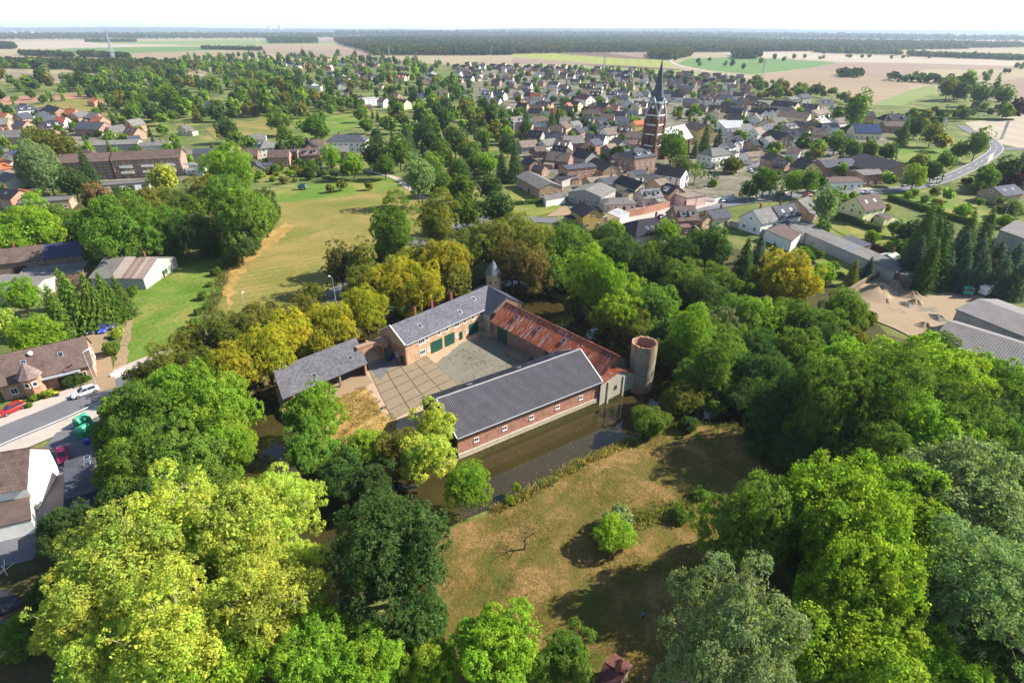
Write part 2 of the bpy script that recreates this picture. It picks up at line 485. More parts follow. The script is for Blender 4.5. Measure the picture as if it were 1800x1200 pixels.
def bank(name, ring, inward, drop, run, mat):
    """sloping earth bank from a ring at z = 0 down into the water"""
    n = len(ring); mb = MB(); inner = []
    area = sum(ring[i][0] * ring[(i + 1) % n][1] - ring[(i + 1) % n][0] * ring[i][1] for i in range(n))
    sgn = 1 if area > 0 else -1
    for i in range(n):
        a, b, c = Vector(ring[i - 1][:2]), Vector(ring[i][:2]), Vector(ring[(i + 1) % n][:2])
        d = (c - a).normalized(); nn = Vector((-d.y, d.x)) * sgn * (1 if inward else -1)
        inner.append(b + nn * run * random.uniform(0.6, 1.2))
    for i in range(n):
        j = (i + 1) % n
        mb.face([(*ring[i][:2], 0.0), (*ring[j][:2], 0.0), (*inner[j], -drop), (*inner[i], -drop)])
    return structure(mb.build(name, MAT[mat]))
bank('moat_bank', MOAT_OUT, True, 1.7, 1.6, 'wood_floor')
structure(tri_sheet('moat_water', MOAT_OUT, WATER_Z, 'moat_water'), 'murky olive brown water of the moat round the farm')
isl = structure(tri_sheet('farm_island', ISLAND, 0.0, 'cobbles'), 'cobbled ground of the farm inside the moat')
bank('farm_island_bank', ISLAND, False, 1.7, 0.4, 'wood_floor')

# ---------------------------------------------------------------- sheets
_lay = [0]
def sheet(name, pp, mat, z=None, amp=0.0, seg=3.0, color=None, world_pts=False, label=None):
    _lay[0] += 1
    pts = pp if world_pts else px_poly(pp)
    if amp: pts = jitter_poly(pts, amp, seg, _lay[0])
    return structure(tri_sheet(name, pts, z if z is not None else 0.004 * _lay[0], mat, color=color), label)

# ploughed, stubble and green fields towards the horizon
TAN, PINK, PALE, BRN, GRN, LGR, YGR, STRAW = rgb(132, 115, 92), rgb(126, 108, 93), rgb(150, 138, 120), rgb(98, 78, 66), rgb(84, 110, 58), rgb(106, 118, 66), rgb(124, 130, 62), rgb(136, 124, 96)
FIELDS = [
 ([(-900, 66), (300, 66), (900, 66.5), (1900, 71), (2700, 77), (2700, 128), (1800, 150), (1640, 165), (1480, 172), (1330, 150), (1190, 132), (1000, 121), (780, 114), (640, 104), (400, 108), (330, 150), (150, 148), (0, 142), (-900, 130)], STRAW),
 ([(-500, 118), (0, 124), (60, 129), (200, 131), (300, 133), (330, 143), (325, 150), (150, 146), (0, 140), (-500, 138)], PINK), ([(-300, 92), (0, 97), (60, 103), (140, 108), (0, 115), (-300, 116)], TAN),
 ([(140, 95), (450, 88), (455, 98), (330, 104), (200, 108), (140, 105)], TAN), ([(30, 93), (130, 85), (350, 82), (450, 78), (455, 86), (200, 95), (60, 98)], GRN),
 ([(-300, 76), (0, 75), (150, 72), (340, 80), (130, 85), (0, 88), (-300, 86)], PALE), ([(150, 74), (260, 72.5), (450, 70), (455, 78), (340, 80), (180, 77)], LGR),
 ([(140, 108), (280, 106), (330, 104), (420, 101), (430, 108), (300, 118), (140, 116)], STRAW), ([(450, 80), (550, 78), (600, 80), (640, 86), (520, 90), (450, 91)], TAN),
 ([(450, 92), (640, 86), (660, 95), (640, 100), (560, 99), (450, 94)], PINK), ([(530, 68), (790, 69), (790, 71), (560, 75)], PINK), ([(455, 70), (530, 69), (600, 77), (455, 79)], LGR),
 ([(660, 99), (850, 96), (900, 96), (900, 113), (780, 113), (740, 104)], STRAW),
 ([(900, 95), (975, 94), (1100, 103), (1170, 106), (1185, 117), (1090, 115), (960, 105), (900, 100)], YGR), ([(970, 94), (1060, 93), (1140, 97), (1145, 105), (1090, 103)], BRN),
 ([(1060, 92.5), (1150, 92), (1170, 104), (1142, 104)], PINK),
 ([(900, 102), (960, 105.2), (1090, 115), (1040, 114), (930, 113), (900, 113)], PINK), ([(1010, 113), (1090, 115), (1200, 122), (1190, 124), (1060, 118)], BRN),
 ([(1000, 117), (1060, 118.5), (1200, 124), (1240, 131), (1130, 126), (1000, 122)], LGR),
 ([(1210, 103), (1290, 101), (1370, 104), (1470, 110), (1460, 115), (1390, 124), (1320, 131), (1250, 124), (1190, 113)], GRN), ([(1270, 94), (1350, 90), (1440, 92), (1440, 106), (1370, 103.5), (1290, 100.5)], PALE),
 ([(1440, 92), (1700, 95), (1900, 100), (2300, 106), (2300, 116), (1800, 107), (1640, 102), (1480, 95)], TAN),
 ([(1440, 94), (1480, 95.5), (1640, 102.5), (1800, 107.5), (2200, 118), (1760, 116), (1600, 111), (1472, 109), (1440, 106.5)], PALE),
 ([(1474, 110.5), (1600, 111.6), (1760, 116.5), (1800, 118), (1700, 130), (1620, 140), (1560, 140), (1470, 126), (1400, 124)], PINK),
 ([(1570, 137), (1630, 122), (1790, 123), (1720, 142), (1640, 150)], STRAW), ([(1330, 132), (1400, 124.5), (1470, 126.5), (1560, 141), (1600, 150), (1600, 172), (1530, 184), (1480, 172), (1400, 152), (1330, 141)], TAN),
 ([(1530, 186), (1602, 158), (1640, 150), (1650, 160), (1585, 186)], LGR), ([(1740, 147), (1860, 124), (2200, 128), (2200, 190), (1800, 190), (1692, 166)], PINK),
 ([(1695, 216), (1800, 203), (2100, 200), (2100, 268), (1800, 262), (1740, 250)], PALE), ([(1650, 100.5), (1800, 96), (1900, 98), (1900, 107), (1745, 104)], LGR),
]
for i, (pp, colr) in enumerate(FIELDS): sheet('field', pp, 'field', color=colr)
# meadows and pastures
sheet('pasture', [(470, 335), (700, 308), (752, 352), (748, 402), (690, 440), (610, 470), (600, 520), (545, 530), (440, 560), (352, 592), (398, 500), (404, 452), (432, 420), (494, 382)], 'pasture', amp=0.8, label='mown straw coloured pasture behind the chestnuts')
sheet('pasture_strip', [(462, 338), (560, 324), (640, 316), (698, 308), (708, 330), (600, 348), (480, 358)], 'lush_pasture', amp=0.8, label='bright green strip of pasture with three fruit trees')
sheet('paddock', [(196, 668), (222, 580), (240, 500), (275, 470), (390, 422), (402, 452), (392, 500), (344, 596), (330, 634), (250, 660)], 'lush_pasture', amp=0.6, label='green paddock beside the brick house')
sheet('paddock_track', [(200, 660), (212, 600), (226, 545), (238, 540), (232, 575), (222, 640), (214, 664)], 'dirt', amp=0.4, seg=1.5)
sheet('dry_track', [(392, 520), (400, 470), (440, 440), (478, 405), (500, 392), (520, 398), (480, 430), (440, 462), (416, 500), (404, 545)], 'dry_grass', amp=1.0, seg=2)
sheet('meadow', [(784, 935), (850, 908), (905, 883), (958, 853), (1010, 823), (1062, 799), (1115, 777), (1195, 744), (1272, 748), (1330, 774), (1420, 860), (1600, 1000), (1700, 1260), (600, 1260), (690, 1050)], 'rough_meadow', amp=0.25, seg=1.0, label='rough dry meadow in front of the brick barn')
sheet('orchard_grass', [(360, 226), (480, 208), (520, 214), (500, 236), (380, 246)], 'pasture', amp=1.0)
sheet('orchard_grass', [(505, 206), (620, 194), (640, 222), (565, 240), (540, 246)], 'lush_pasture', amp=1.0)
sheet('football_pitch', [(640, 198), (770, 190), (776, 197), (655, 208)], 'lawn')
sheet('sports_field', [(10, 196), (150, 172), (190, 168), (176, 236), (110, 222)], 'pasture')
sheet('tennis_court', [(0, 171), (150, 164), (156, 172), (0, 186)], 'field', color=rgb(142, 106, 88))
sheet('village_lawn', [(1250, 316), (1290, 305), (1312, 322), (1306, 336), (1262, 334)], 'lawn', amp=0.4)
sheet('village_lawn', [(1560, 345), (1590, 338), (1660, 352), (1750, 380), (1745, 398), (1640, 372)], 'lush_pasture', amp=0.6)
sheet('village_lawn', [(1560, 262), (1690, 258), (1705, 275), (1640, 300), (1590, 290)], 'lush_pasture', amp=0.8)
sheet('village_lawn', [(1445, 395), (1500, 385), (1560, 405), (1600, 430), (1560, 440), (1480, 412)], 'lawn', amp=0.5)
sheet('village_lawn', [(1395, 440), (1440, 432), (1545, 478), (1500, 500), (1450, 470)], 'lawn', amp=0.5)
sheet('village_lawn', [(895, 330), (940, 322), (985, 370), (930, 385), (900, 372)], 'lawn', amp=0.5)
sheet('garden_lawn', [(-40, 1010), (40, 985), (62, 1030), (40, 1062), (-40, 1060)], 'lawn', amp=0.3)
sheet('garden_path', [(985, 366), (1000, 358), (1020, 368), (1010, 378), (960, 382)], 'dirt', amp=0.3)
sheet('village_ground', [(905, 262), (1000, 190), (1140, 150), (1300, 165), (1480, 205), (1570, 235), (1500, 300), (1420, 330), (1250, 348), (1100, 372), (1000, 372), (940, 320)], 'village_ground', amp=2, label='paved yards and gardens in the village centre')
sheet('village_ground', [(800, 122), (1000, 126), (1140, 132), (1300, 150), (1140, 168), (1000, 200), (900, 215), (860, 190), (800, 165)], 'village_ground', amp=3)
sheet('village_ground', [(0, 205), (130, 215), (250, 235), (340, 262), (330, 318), (180, 322), (0, 350)], 'village_ground', amp=1)
# woodland floor under the tree belts
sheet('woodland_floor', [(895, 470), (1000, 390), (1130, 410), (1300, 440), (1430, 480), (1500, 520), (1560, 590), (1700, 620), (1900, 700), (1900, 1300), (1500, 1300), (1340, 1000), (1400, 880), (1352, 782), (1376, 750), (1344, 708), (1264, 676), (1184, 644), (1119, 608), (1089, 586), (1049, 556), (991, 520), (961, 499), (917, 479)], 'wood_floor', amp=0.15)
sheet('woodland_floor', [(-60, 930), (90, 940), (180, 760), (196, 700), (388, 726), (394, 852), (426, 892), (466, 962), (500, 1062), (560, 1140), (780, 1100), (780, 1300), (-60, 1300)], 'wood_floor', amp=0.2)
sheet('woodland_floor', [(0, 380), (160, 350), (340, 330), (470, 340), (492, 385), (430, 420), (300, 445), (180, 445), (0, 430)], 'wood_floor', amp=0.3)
sheet('sand_yard', [(1486, 522), (1530, 492), (1575, 482), (1640, 505), (1730, 520), (1735, 545), (1690, 580), (1600, 592), (1540, 566)], 'sand', amp=0.8)

# ---------------------------------------------------------------- roads
ROADS = []
def strip(name, pts, w, mat, z=None, shift=0.0):
    """ribbon along a world polyline"""
    _lay[0] += 1
    z = z if z is not None else 0.004 * _lay[0]
    pts = [Vector(p[:2]) for p in pts]; Lp, Rp = [], []
    for i, p in enumerate(pts):
        d = (pts[min(i + 1, len(pts) - 1)] - pts[max(i - 1, 0)]).normalized(); n = Vector((-d.y, d.x))
        Lp.append(p + n * (w / 2 + shift)); Rp.append(p + n * (-w / 2 + shift))
    mb = MB()
    for i in range(len(pts) - 1): mb.face([(*Rp[i], z), (*Rp[i + 1], z), (*Lp[i + 1], z), (*Lp[i], z)])
    ROADS.append((pts, w))
    return structure(mb.build(name, MAT[mat]))
def curve(pp, k=6):
    P_ = [G(x, y) for x, y in pp]; out = []
    for i in range(len(P_) - 1):
        p0, p1, p2, p3 = P_[max(i - 1, 0)], P_[i], P_[i + 1], P_[min(i + 2, len(P_) - 1)]
        for j in range(k):
            t = j / k
            out.append(0.5 * ((2 * p1) + (p2 - p0) * t + (2 * p0 - 5 * p1 + 4 * p2 - p3) * t * t + (3 * p1 - p0 - 3 * p2 + p3) * t ** 3))
    return out + [P_[-1]]
def kerb(name, pts, shift, w=0.18, h=0.12):
    pts = [Vector(p[:2]) for p in pts]; mb = MB(); q = []
    for i, p in enumerate(pts):
        d = (pts[min(i + 1, len(pts) - 1)] - pts[max(i - 1, 0)]).normalized(); n = Vector((-d.y, d.x)); q.append((p + n * (shift - w / 2), p + n * (shift + w / 2)))
    for i in range(len(q) - 1):
        a, b = q[i]; c, d = q[i + 1]; z = h + 0.2
        for f in (((*a, z), (*c, z), (*d, z), (*b, z)), ((*a, 0), (*c, 0), (*c, z), (*a, z)), ((*d, 0), (*b, 0), (*b, z), (*d, z))): mb.face(f)
    return structure(mb.build(name, MAT['pavement']))
lane = curve([(-160, 842), (0, 769), (95, 730), (190, 688), (330, 628), (470, 566), (585, 519), (670, 474), (745, 425), (860, 385), (960, 388), (1040, 392), (1110, 386), (1190, 374)])
strip('pavement', lane[:32], 15.5, 'pavement'); strip('road', lane, 7.0, 'asphalt')
kerb('kerb', lane[:24], 3.6, h=-0.02); kerb('kerb', lane[:24], -3.6, h=-0.02)
main_road = curve([(1190, 374), (1280, 359), (1350, 350), (1410, 343), (1480, 339), (1560, 336), (1640, 322), (1700, 298), (1732, 280), (1752, 262), (1740, 246), (1715, 236), (1690, 222)])
strip('road', main_road, 7.5, 'asphalt'); strip('road', curve([(1752, 264), (1800, 262), (1900, 268)]), 7, 'asphalt')
strip('pavement', main_road[:30], 2.2, 'pavement', shift=5.2)
sheet('forecourt', [(1030, 398), (1080, 372), (1180, 352), (1240, 350), (1290, 352), (1200, 374), (1100, 392)], 'pavement')
strip('church_lane', curve([(1345, 349), (1352, 325), (1330, 300), (1308, 284), (1295, 272), (1318, 252), (1340, 246)]), 6, 'asphalt')
strip('country_road', curve([(1340, 140), (1290, 133), (1230, 124), (1192, 115), (1180, 106), (1210, 100), (1280, 96), (1420, 91)]), 8, 'pavement')
strip('village_lane', curve([(640, 300), (690, 312), (715, 328), (745, 350)]), 3.2, 'pavement')
strip('village_lane', curve([(905, 285), (960, 300), (1060, 300), (1100, 292)]), 4, 'asphalt')
strip('driveway', curve([(178, 690), (172, 650), (165, 600), (170, 575)]), 5.5, 'dirt')
sheet('paved_yard', [(70, 800), (100, 762), (165, 742), (190, 715), (196, 770), (170, 800), (120, 960), (60, 960)], 'asphalt')
sheet('paved_yard', [(0, 910), (60, 900), (70, 960), (60, 985), (0, 1000), (-60, 960)], 'asphalt')
def paint_line(pts, shift, w=0.18):
    strip('road_marking', pts, w, 'road_paint', shift=shift)
paint_line(main_road[30:66], 3.2); paint_line(main_road[30:66], -3.2)
for i in range(2, 60, 2): strip('road_marking', main_road[i:i + 2], 0.16, 'road_paint')
paint_line(lane[:20], -3.2, 0.25)
sheet('traffic_island', [(1738, 275), (1748, 268), (1744, 282), (1734, 288)], 'pavement')

# ---------------------------------------------------------------- courtyard
CA = Vector((0.80, 0.60)); CB = Vector((-0.60, 0.80))
sheet('courtyard_gravel', [(764, 641), (806, 606), (846, 588), (868, 592), (930, 622), (940, 640), (884, 660), (800, 682), (788, 672)], 'gravel', z=0.012, amp=0.35, seg=1.2, label='grey gravel area of the courtyard')
sheet('courtyard_dry_grass', [(588, 694), (640, 676), (652, 690), (668, 722), (690, 738), (700, 760), (640, 790), (600, 812), (570, 790)], 'dry_grass', z=0.016, amp=0.35, seg=1.0, label='dry yellow grass patch beside the open shed')
sheet('shed_floor', [(540, 690), (640, 650), (655, 672), (640, 682), (585, 700)], 'dirt', z=0.02, amp=0.2)
cy = empty('concrete_courtyard', (0, 0, 0)); cy['kind'] = 'structure'
slab_quad = px_poly([(648, 652), (742, 618), (806, 676), (690, 738)])
c00, c10, c11, c01 = slab_quad
def cq(u, v): return (c00.lerp(c10, u)).lerp(c01.lerp(c11, u), v)
structure(tri_sheet('courtyard_joint_soil', [(q.x, q.y) for q in slab_quad] , .02, 'wood_floor'))
NU, NV = 4, 6
rs = random.Random(3)
for i in range(NU):
    for j in range(NV):
        u0, u1, v0, v1 = i / NU, (i + 1) / NU, j / NV, (j + 1) / NV
        e = 0.0055
        p = [cq(u0 + e, v0 + e), cq(u1 - e, v0 + e), cq(u1 - e, v1 - e), cq(u0 + e, v1 - e)]
        tz = [0.055 + rs.uniform(-0.018, 0.018) for _ in range(4)]
        top = [Vector((q.x, q.y, z)) for q, z in zip(p, tz)]; bot = [Vector((q.x, q.y, -0.05)) for q in p]
        mb = MB(); nrm = (top[1] - top[0]).cross(top[2] - top[0]).z
        if nrm < 0: top, bot = top[::-1], bot[::-1]
        mb.face(top)
        for k in range(4): mb.face([bot[k], bot[(k + 1) % 4], top[(k + 1) % 4], top[k]])
        mb.build('slab', MAT['concrete'], cy)
sheet('gate_lane', [(645, 602), (676, 588), (690, 640), (668, 668), (650, 650)], 'asphalt', z=0.07, amp=0.05)
# ================================================================== FARM
BLOCK = []   # (cx, cy, angle, half length, half width) of every building
def frame_from_ridge(x1, y1, x2, y2, zr):
    a, b = G(x1, y1, zr), G(x2, y2, zr)
    if abs(a.x - b.x) < 1e-6 and abs(a.y - b.y) < 1e-6: b = a + Vector((1, 0, 0))
    c = (a + b) / 2
    return Vector((c.x, c.y, 0)), math.atan2(b.y - a.y, b.x - a.x), math.hypot(b.x - a.x, b.y - a.y)

def gable_walls(L, w, ze, zr, z0=0.0):
    mb = MB(); h, y = L / 2, w / 2
    mb.face([(-h, -y, z0), (h, -y, z0), (h, -y, ze), (-h, -y, ze)])
    mb.face([(h, y, z0), (-h, y, z0), (-h, y, ze), (h, y, ze)])
    mb.face([(h, -y, z0), (h, y, z0), (h, y, ze), (h, 0, zr), (h, -y, ze)])
    mb.face([(-h, y, z0), (-h, -y, z0), (-h, -y, ze), (-h, 0, zr), (-h, y, ze)])
    return mb

def roof_slab(L, w, ze, zr, side, over=0.4, gab=0.3, th=0.16, mb=None, x0=None, x1=None, lift=0.02):
    """one slope of a gable roof; side -1 or 1; uv v runs up the slope"""
    mb = mb or MB(); y = w / 2
    x0 = -L / 2 - gab if x0 is None else x0; x1 = L / 2 + gab if x1 is None else x1
    sl = (zr - ze) / y; ye = y + over; zee = ze - sl * over
    S = math.hypot(ye, zr - zee)
    up = Vector((0, side * sl, 1)).normalized()
    o = up * th; l = up * lift
    P = lambda x, yy, z, k: Vector((x, side * yy, z)) + l + o * k
    rev = side > 0
    def q(pts, uv): mb.face(pts[::-1] if rev else pts, 0, uv[::-1] if rev else uv)
    uv = [(x0, 0), (x1, 0), (x1, S), (x0, S)]
    q([P(x0, ye, zee, 1), P(x1, ye, zee, 1), P(x1, 0, zr, 1), P(x0, 0, zr, 1)], uv)
    q([P(x1, ye, zee, 0), P(x0, ye, zee, 0), P(x0, 0, zr, 0), P(x1, 0, zr, 0)], uv)
    q([P(x0, ye, zee, 0), P(x1, ye, zee, 0), P(x1, ye, zee, 1), P(x0, ye, zee, 1)], [(x0, 0), (x1, 0), (x1, .1), (x0, .1)])
    q([P(x1, ye, zee, 0), P(x1, 0, zr, 0), P(x1, 0, zr, 1), P(x1, ye, zee, 1)], [(0, 0), (S, 0), (S, .1), (0, .1)])
    q([P(x0, 0, zr, 0), P(x0, ye, zee, 0), P(x0, ye, zee, 1), P(x0, 0, zr, 1)], [(0, 0), (S, 0), (S, .1), (0, .1)])
    return mb

def corrugated(L, w, ze, zr, side, over=0.5, gab=0.3, pitch=0.5, amp=0.045, row=1.35, x0=None, x1=None, step=0.035, sub=4, sag=0.0):
    """corrugated slope with overlapping rows of sheets, as real geometry"""
    mb = MB(); y = w / 2; sl = (zr - ze) / y; ye = y + over; zee = ze - sl * over
    S = math.hypot(ye, zr - zee); x0 = -L / 2 - gab if x0 is None else x0; x1 = L / 2 + gab if x1 is None else x1
    up = Vector((0, side * sl, 1)).normalized(); dv = Vector((0, -side * ye, zr - zee)).normalized()
    nx = max(2, int((x1 - x0) / pitch * sub)); nr = max(1, round(S / row))
    base = Vector((0, side * ye, zee))
    for r in range(nr):
        s0, s1 = S * r / nr, S * (r + 1) / nr
        for i in range(nx):
            xa, xb = x0 + (x1 - x0) * i / nx, x0 + (x1 - x0) * (i + 1) / nx
            ha = amp * math.sin(2 * math.pi * (xa - x0) / pitch); hb = amp * math.sin(2 * math.pi * (xb - x0) / pitch)
            o = 0.08 + amp
            pts = [base + Vector((xa, 0, 0)) + dv * (s0 - 0.05) + up * (o + ha + step), base + Vector((xb, 0, 0)) + dv * (s0 - 0.05) + up * (o + hb + step),
                   base + Vector((xb, 0, 0)) + dv * s1 + up * (o + hb), base + Vector((xa, 0, 0)) + dv * s1 + up * (o + ha)]
            if sag:
                for q in pts: q.z -= sag * (math.sin(math.pi * (q.x - x0) / (x1 - x0)) + .35 * math.sin(q.x * .9 + r * .4) + .25 * math.sin(q.x * 2.3 + r))
            uv = [(xa, s0), (xb, s0), (xb, s1), (xa, s1)]
            mb.face(pts if side < 0 else pts[::-1], 0, uv if side < 0 else uv[::-1])
    return mb

def roof_point(w, ze, zr, side, x, s, lift=0.2):
    """local point on a slope: s = 0 eave .. 1 ridge"""
    y = w / 2; yy = y * (1 - s); z = ze + (zr - ze) * s
    up = Vector((0, side * (zr - ze) / y, 1)).normalized()
    return Vector((x, side * yy, z)) + up * lift, up

_wm = {}
def window_mesh(w, h, bars=1, frame='white_frame', depth=0.07):
    k = (round(w, 2), round(h, 2), bars, frame)
    if k in _wm: return _wm[k]
    mb = MB(); f = 0.09
    mb.box(-w / 2, w / 2, -depth, 0.0, 0, f); mb.box(-w / 2, w / 2, -depth, 0.0, h - f, h)
    mb.box(-w / 2, -w / 2 + f, -depth, 0.0, f, h - f); mb.box(w / 2 - f, w / 2, -depth, 0.0, f, h - f)
    for b in range(bars):
        x = -w / 2 + w * (b + 1) / (bars + 1); mb.box(x - 0.03, x + 0.03, -depth * 0.8, -0.0, f, h - f)
    mb.face([(-w / 2 + f, -0.02, f), (w / 2 - f, -0.02, f), (w / 2 - f, -0.02, h - f), (-w / 2 + f, -0.02, h - f)], 1)
    mb.box(-w / 2 - 0.06, w / 2 + 0.06, -depth - 0.06, 0.0, -0.07, -0.004, 0)
    me = mb.mesh('window', [MAT[frame], MAT['window_glass']]); _wm[k] = me
    return me
def put_on_wall(name, me, root, wall, u, z, L, w, color=None, off=0.0):
    """wall: 0 = -y side, 1 = +x end, 2 = +y side, 3 = -x end; u measured along the wall from its middle"""
    loc, rz = {0: ((u, -w / 2 - off, z), 0), 1: ((L / 2 + off, u, z), math.pi / 2), 2: ((-u, w / 2 + off, z), math.pi), 3: ((-L / 2 - off, -u, z), -math.pi / 2)}[wall]
    return link(name, me, root, color, loc=loc, rot=(0, 0, rz))
def door_mesh(w, h, mat, planks=0, depth=0.08):
    mb = MB(); mb.box(-w / 2, w / 2, -depth, 0, 0, h)
    n = planks
    for i in range(1, n): x = -w / 2 + w * i / n; mb.box(x - 0.025, x + 0.025, -depth - 0.03, -depth, 0.05, h - 0.05)
    if n: mb.box(-w / 2, w / 2, -depth - 0.045, -depth - 0.031, h * 0.2, h * 0.2 + 0.14); mb.box(-w / 2, w / 2, -depth - 0.045, -depth - 0.031, h * 0.75, h * 0.75 + 0.14)
    return mb.mesh('door', [MAT[mat]])
def chimney_mesh(s=0.55, h=1.5):
    mb = MB(); mb.box(-s / 2, s / 2, -s / 2, s / 2, -0.8, h); mb.box(-s / 2 - .06, s / 2 + .06, -s / 2 - .06, s / 2 + .06, h, h + .12); mb.box(-s / 4, s / 4, -s / 4, s / 4, h + .12, h + .4)
    return mb.mesh('chimney', [MAT['brick_dark']])
CHIM = chimney_mesh()
def skylight_mesh(w=0.9, h=1.2):
    mb = MB(); mb.box(-w / 2, w / 2, -h / 2, h / 2, 0, 0.06); mb.face([(-w / 2 + .08, -h / 2 + .08, .065), (w / 2 - .08, -h / 2 + .08, .065), (w / 2 - .08, h / 2 - .08, .065), (-w / 2 + .08, h / 2 - .08, .065)], 1)
    return mb.mesh('skylight', [MAT['zinc'], MAT['window_glass']])
SKYL = skylight_mesh()
def put_on_roof(name, me, roof, w, ze, zr, side, x, s, lift=0.2, color=None):
    p, up = roof_point(w, ze, zr, side, x, s, lift)
    a = math.atan2((zr - ze), w / 2)
    return link(name, me, roof, color, loc=p, rot=(a if side < 0 else -a, 0, 0))
def ridge_caps(L, zr, mat, parent, gab=0.3, r=0.16, color=None, lift=0.2):
    return MB().tube([(-L / 2 - gab, 0, zr + lift), (L / 2 + gab, 0, zr + lift)], [r, r], 6).build('ridge_cap', MAT[mat], parent, color)
def block(c, a, L, w): BLOCK.append((c.x, c.y, a, L / 2, w / 2))

# ---------------------------------------------------------------- front brick barn (SE)
c, a, L = frame_from_ridge(770, 701, 1018, 615, 8.5); w, ze, zr = 13.2, 4.9, 8.5
barn = tag(empty('brick_barn', c, a), 'long red brick barn with dark corrugated roof standing along the moat', 'barn'); block(c, a, L, w)
gable_walls(L, w, ze, zr, 0.0).build('wall', MAT['old_brick'], barn, rgb(170, 104, 80))
pl = MB()
for (xa, xb, dep) in ((-L / 2 - .02, -L / 6, .22), (-L / 6, L / 4, .26), (L / 4, L / 2 + .02, .2)): pl.box(xa, xb, -w / 2 - dep, -w / 2 + 0.05, -1.9, 0.55 + dep)
pl.build('concrete_plinth', MAT['old_render'], barn)
for side in (-1, 1):
    rf = corrugated(L, w, ze, zr, side, pitch=.34, amp=.032, row=.9, step=.02, sag=.07).build('roof', MAT['fibre_cement'], barn, rgb(72, 70, 75))
    if side < 0: MB().tube([(-L / 2 - .3 + (L + .6) * k / 24, 0, zr + .16 - .07 * (math.sin(math.pi * k / 24) + .3 * math.sin(k * 1.2))) for k in range(25)], [.16] * 25, 6).build('ridge_cap', MAT['fibre_cement'], rf, rgb(150, 148, 146))
    for x in (-8, 3) if side > 0 else (): put_on_roof('roof_vent', SKYL, rf, w, ze, zr, side, x, 0.55, 0.24)
    for xe in (-L / 2 - .35, L / 2 + .35): MB().beam((xe, side * (w / 2 + .55), ze - .18), (xe, 0, zr + .12), .09).build('verge_board', MAT['zinc'], barn)
MB().tube([(-L / 2 - .3, -w / 2 - .62, ze - .28), (L / 2 + .3, -w / 2 - .62, ze - .3)], [.09, .09], 6).build('gutter', MAT['zinc'], barn)
MB().tube([(L / 2 - .1, -w / 2 - .3, ze - .4), (L / 2 - .1, -w / 2 - .3, -.6)], [.07, .07], 6).build('downpipe', MAT['dark_metal'], barn)
bw = window_mesh(0.95, 0.85, 1)
for u in (-12.2, -6.3, -0.4, 5.6, 11.3): put_on_wall('window', bw, barn, 0, u, 2.0, L, w)
put_on_wall('door', door_mesh(3.6, 3.6, 'dark_wood', 10), barn, 3, 0, 0.0, L, w)
MB().box(-L / 2 - .14, -L / 2 - .01, -w / 2, w / 2, 0.0, ze - .1).build('plank_cladding', MAT['dark_wood'], barn)

# ---------------------------------------------------------------- barn with the rusty roof (NE)
c, a, L = frame_from_ridge(891, 533, 1084, 625, 7.6); w, ze, zr = 9.0, 4.5, 7.6
rust = tag(empty('rusty_barn', c, a), 'brick barn under a rusty red sheet metal roof on the courtyard', 'barn'); block(c, a, L, w)
wl = gable_walls(L, w, ze, zr, -1.9).build('wall', MAT['old_brick'], rust, rgb(112, 66, 54))
und = MB(); roof_slab(L, w, ze, zr, -1, mb=und, th=.05); roof_slab(L, w, ze, zr, 1, mb=und, th=.05); rroof = und.build('roof', MAT['dark_wood'], rust)
n = int(L / 0.92); sw = (L + 0.6) / n
sheets = {}
for side in (-1, 1):
    sheets[side] = corrugated(sw * .995, w, ze, zr, side, over=.45, gab=0.0, pitch=sw / 3, amp=.028, row=99, sub=4).mesh('roof_sheet', [MAT['rusty_sheet']])
    for i in range(n):
        k = rs.uniform(.78, 1.12); x = -L / 2 - .3 + sw * (i + .5)
        cl = (k, k * rs.uniform(.9, 1.05), k * rs.uniform(.85, 1.05), 1)
        if side > 0 and i > n * .55: cl = (k * 1.02, k * 1.15, k * .85, 1)
        if side < 0 and i > n * .88: cl = (k * .5, k * .5, k * .55, 1)
        link('roof_sheet', sheets[side], rroof, cl, loc=(x, 0, 0.03 + rs.uniform(0, .03)))
MB().tube([(-L / 2 - .3, 0, zr + .2), (L / 2 + .3, 0, zr + .2)], [.16, .16], 6).build('ridge_cap', MAT['rusty_sheet'], rust, (.7, .62, .6, 1))
sd = -1 if (Matrix.Rotation(a, 3, 'Z') @ Vector((0, -1, 0))).x < 0 else 1     # courtyard side
cw = 0 if sd < 0 else 2
for x in (-11, -3.5, 4): put_on_roof('roof_vent', SKYL, rroof, w, ze, zr, sd, x, 0.6, 0.3)
for x in (-8, 0, 8): put_on_roof('roof_vent', SKYL, rroof, w, ze, zr, -sd, x, 0.6, 0.3)
for u, ww in ((L / 2 - 3.5, 3.4), (-2.5, 3.0)): put_on_wall('barn_door', door_mesh(ww, 3.7, 'green_door', 8), rust, cw, -u if cw == 2 else -u, 0.0, L, w)
put_on_wall('feeding_hatch', window_mesh(.9, .8, 0), rust, cw, 0.5, 1.2, L, w)
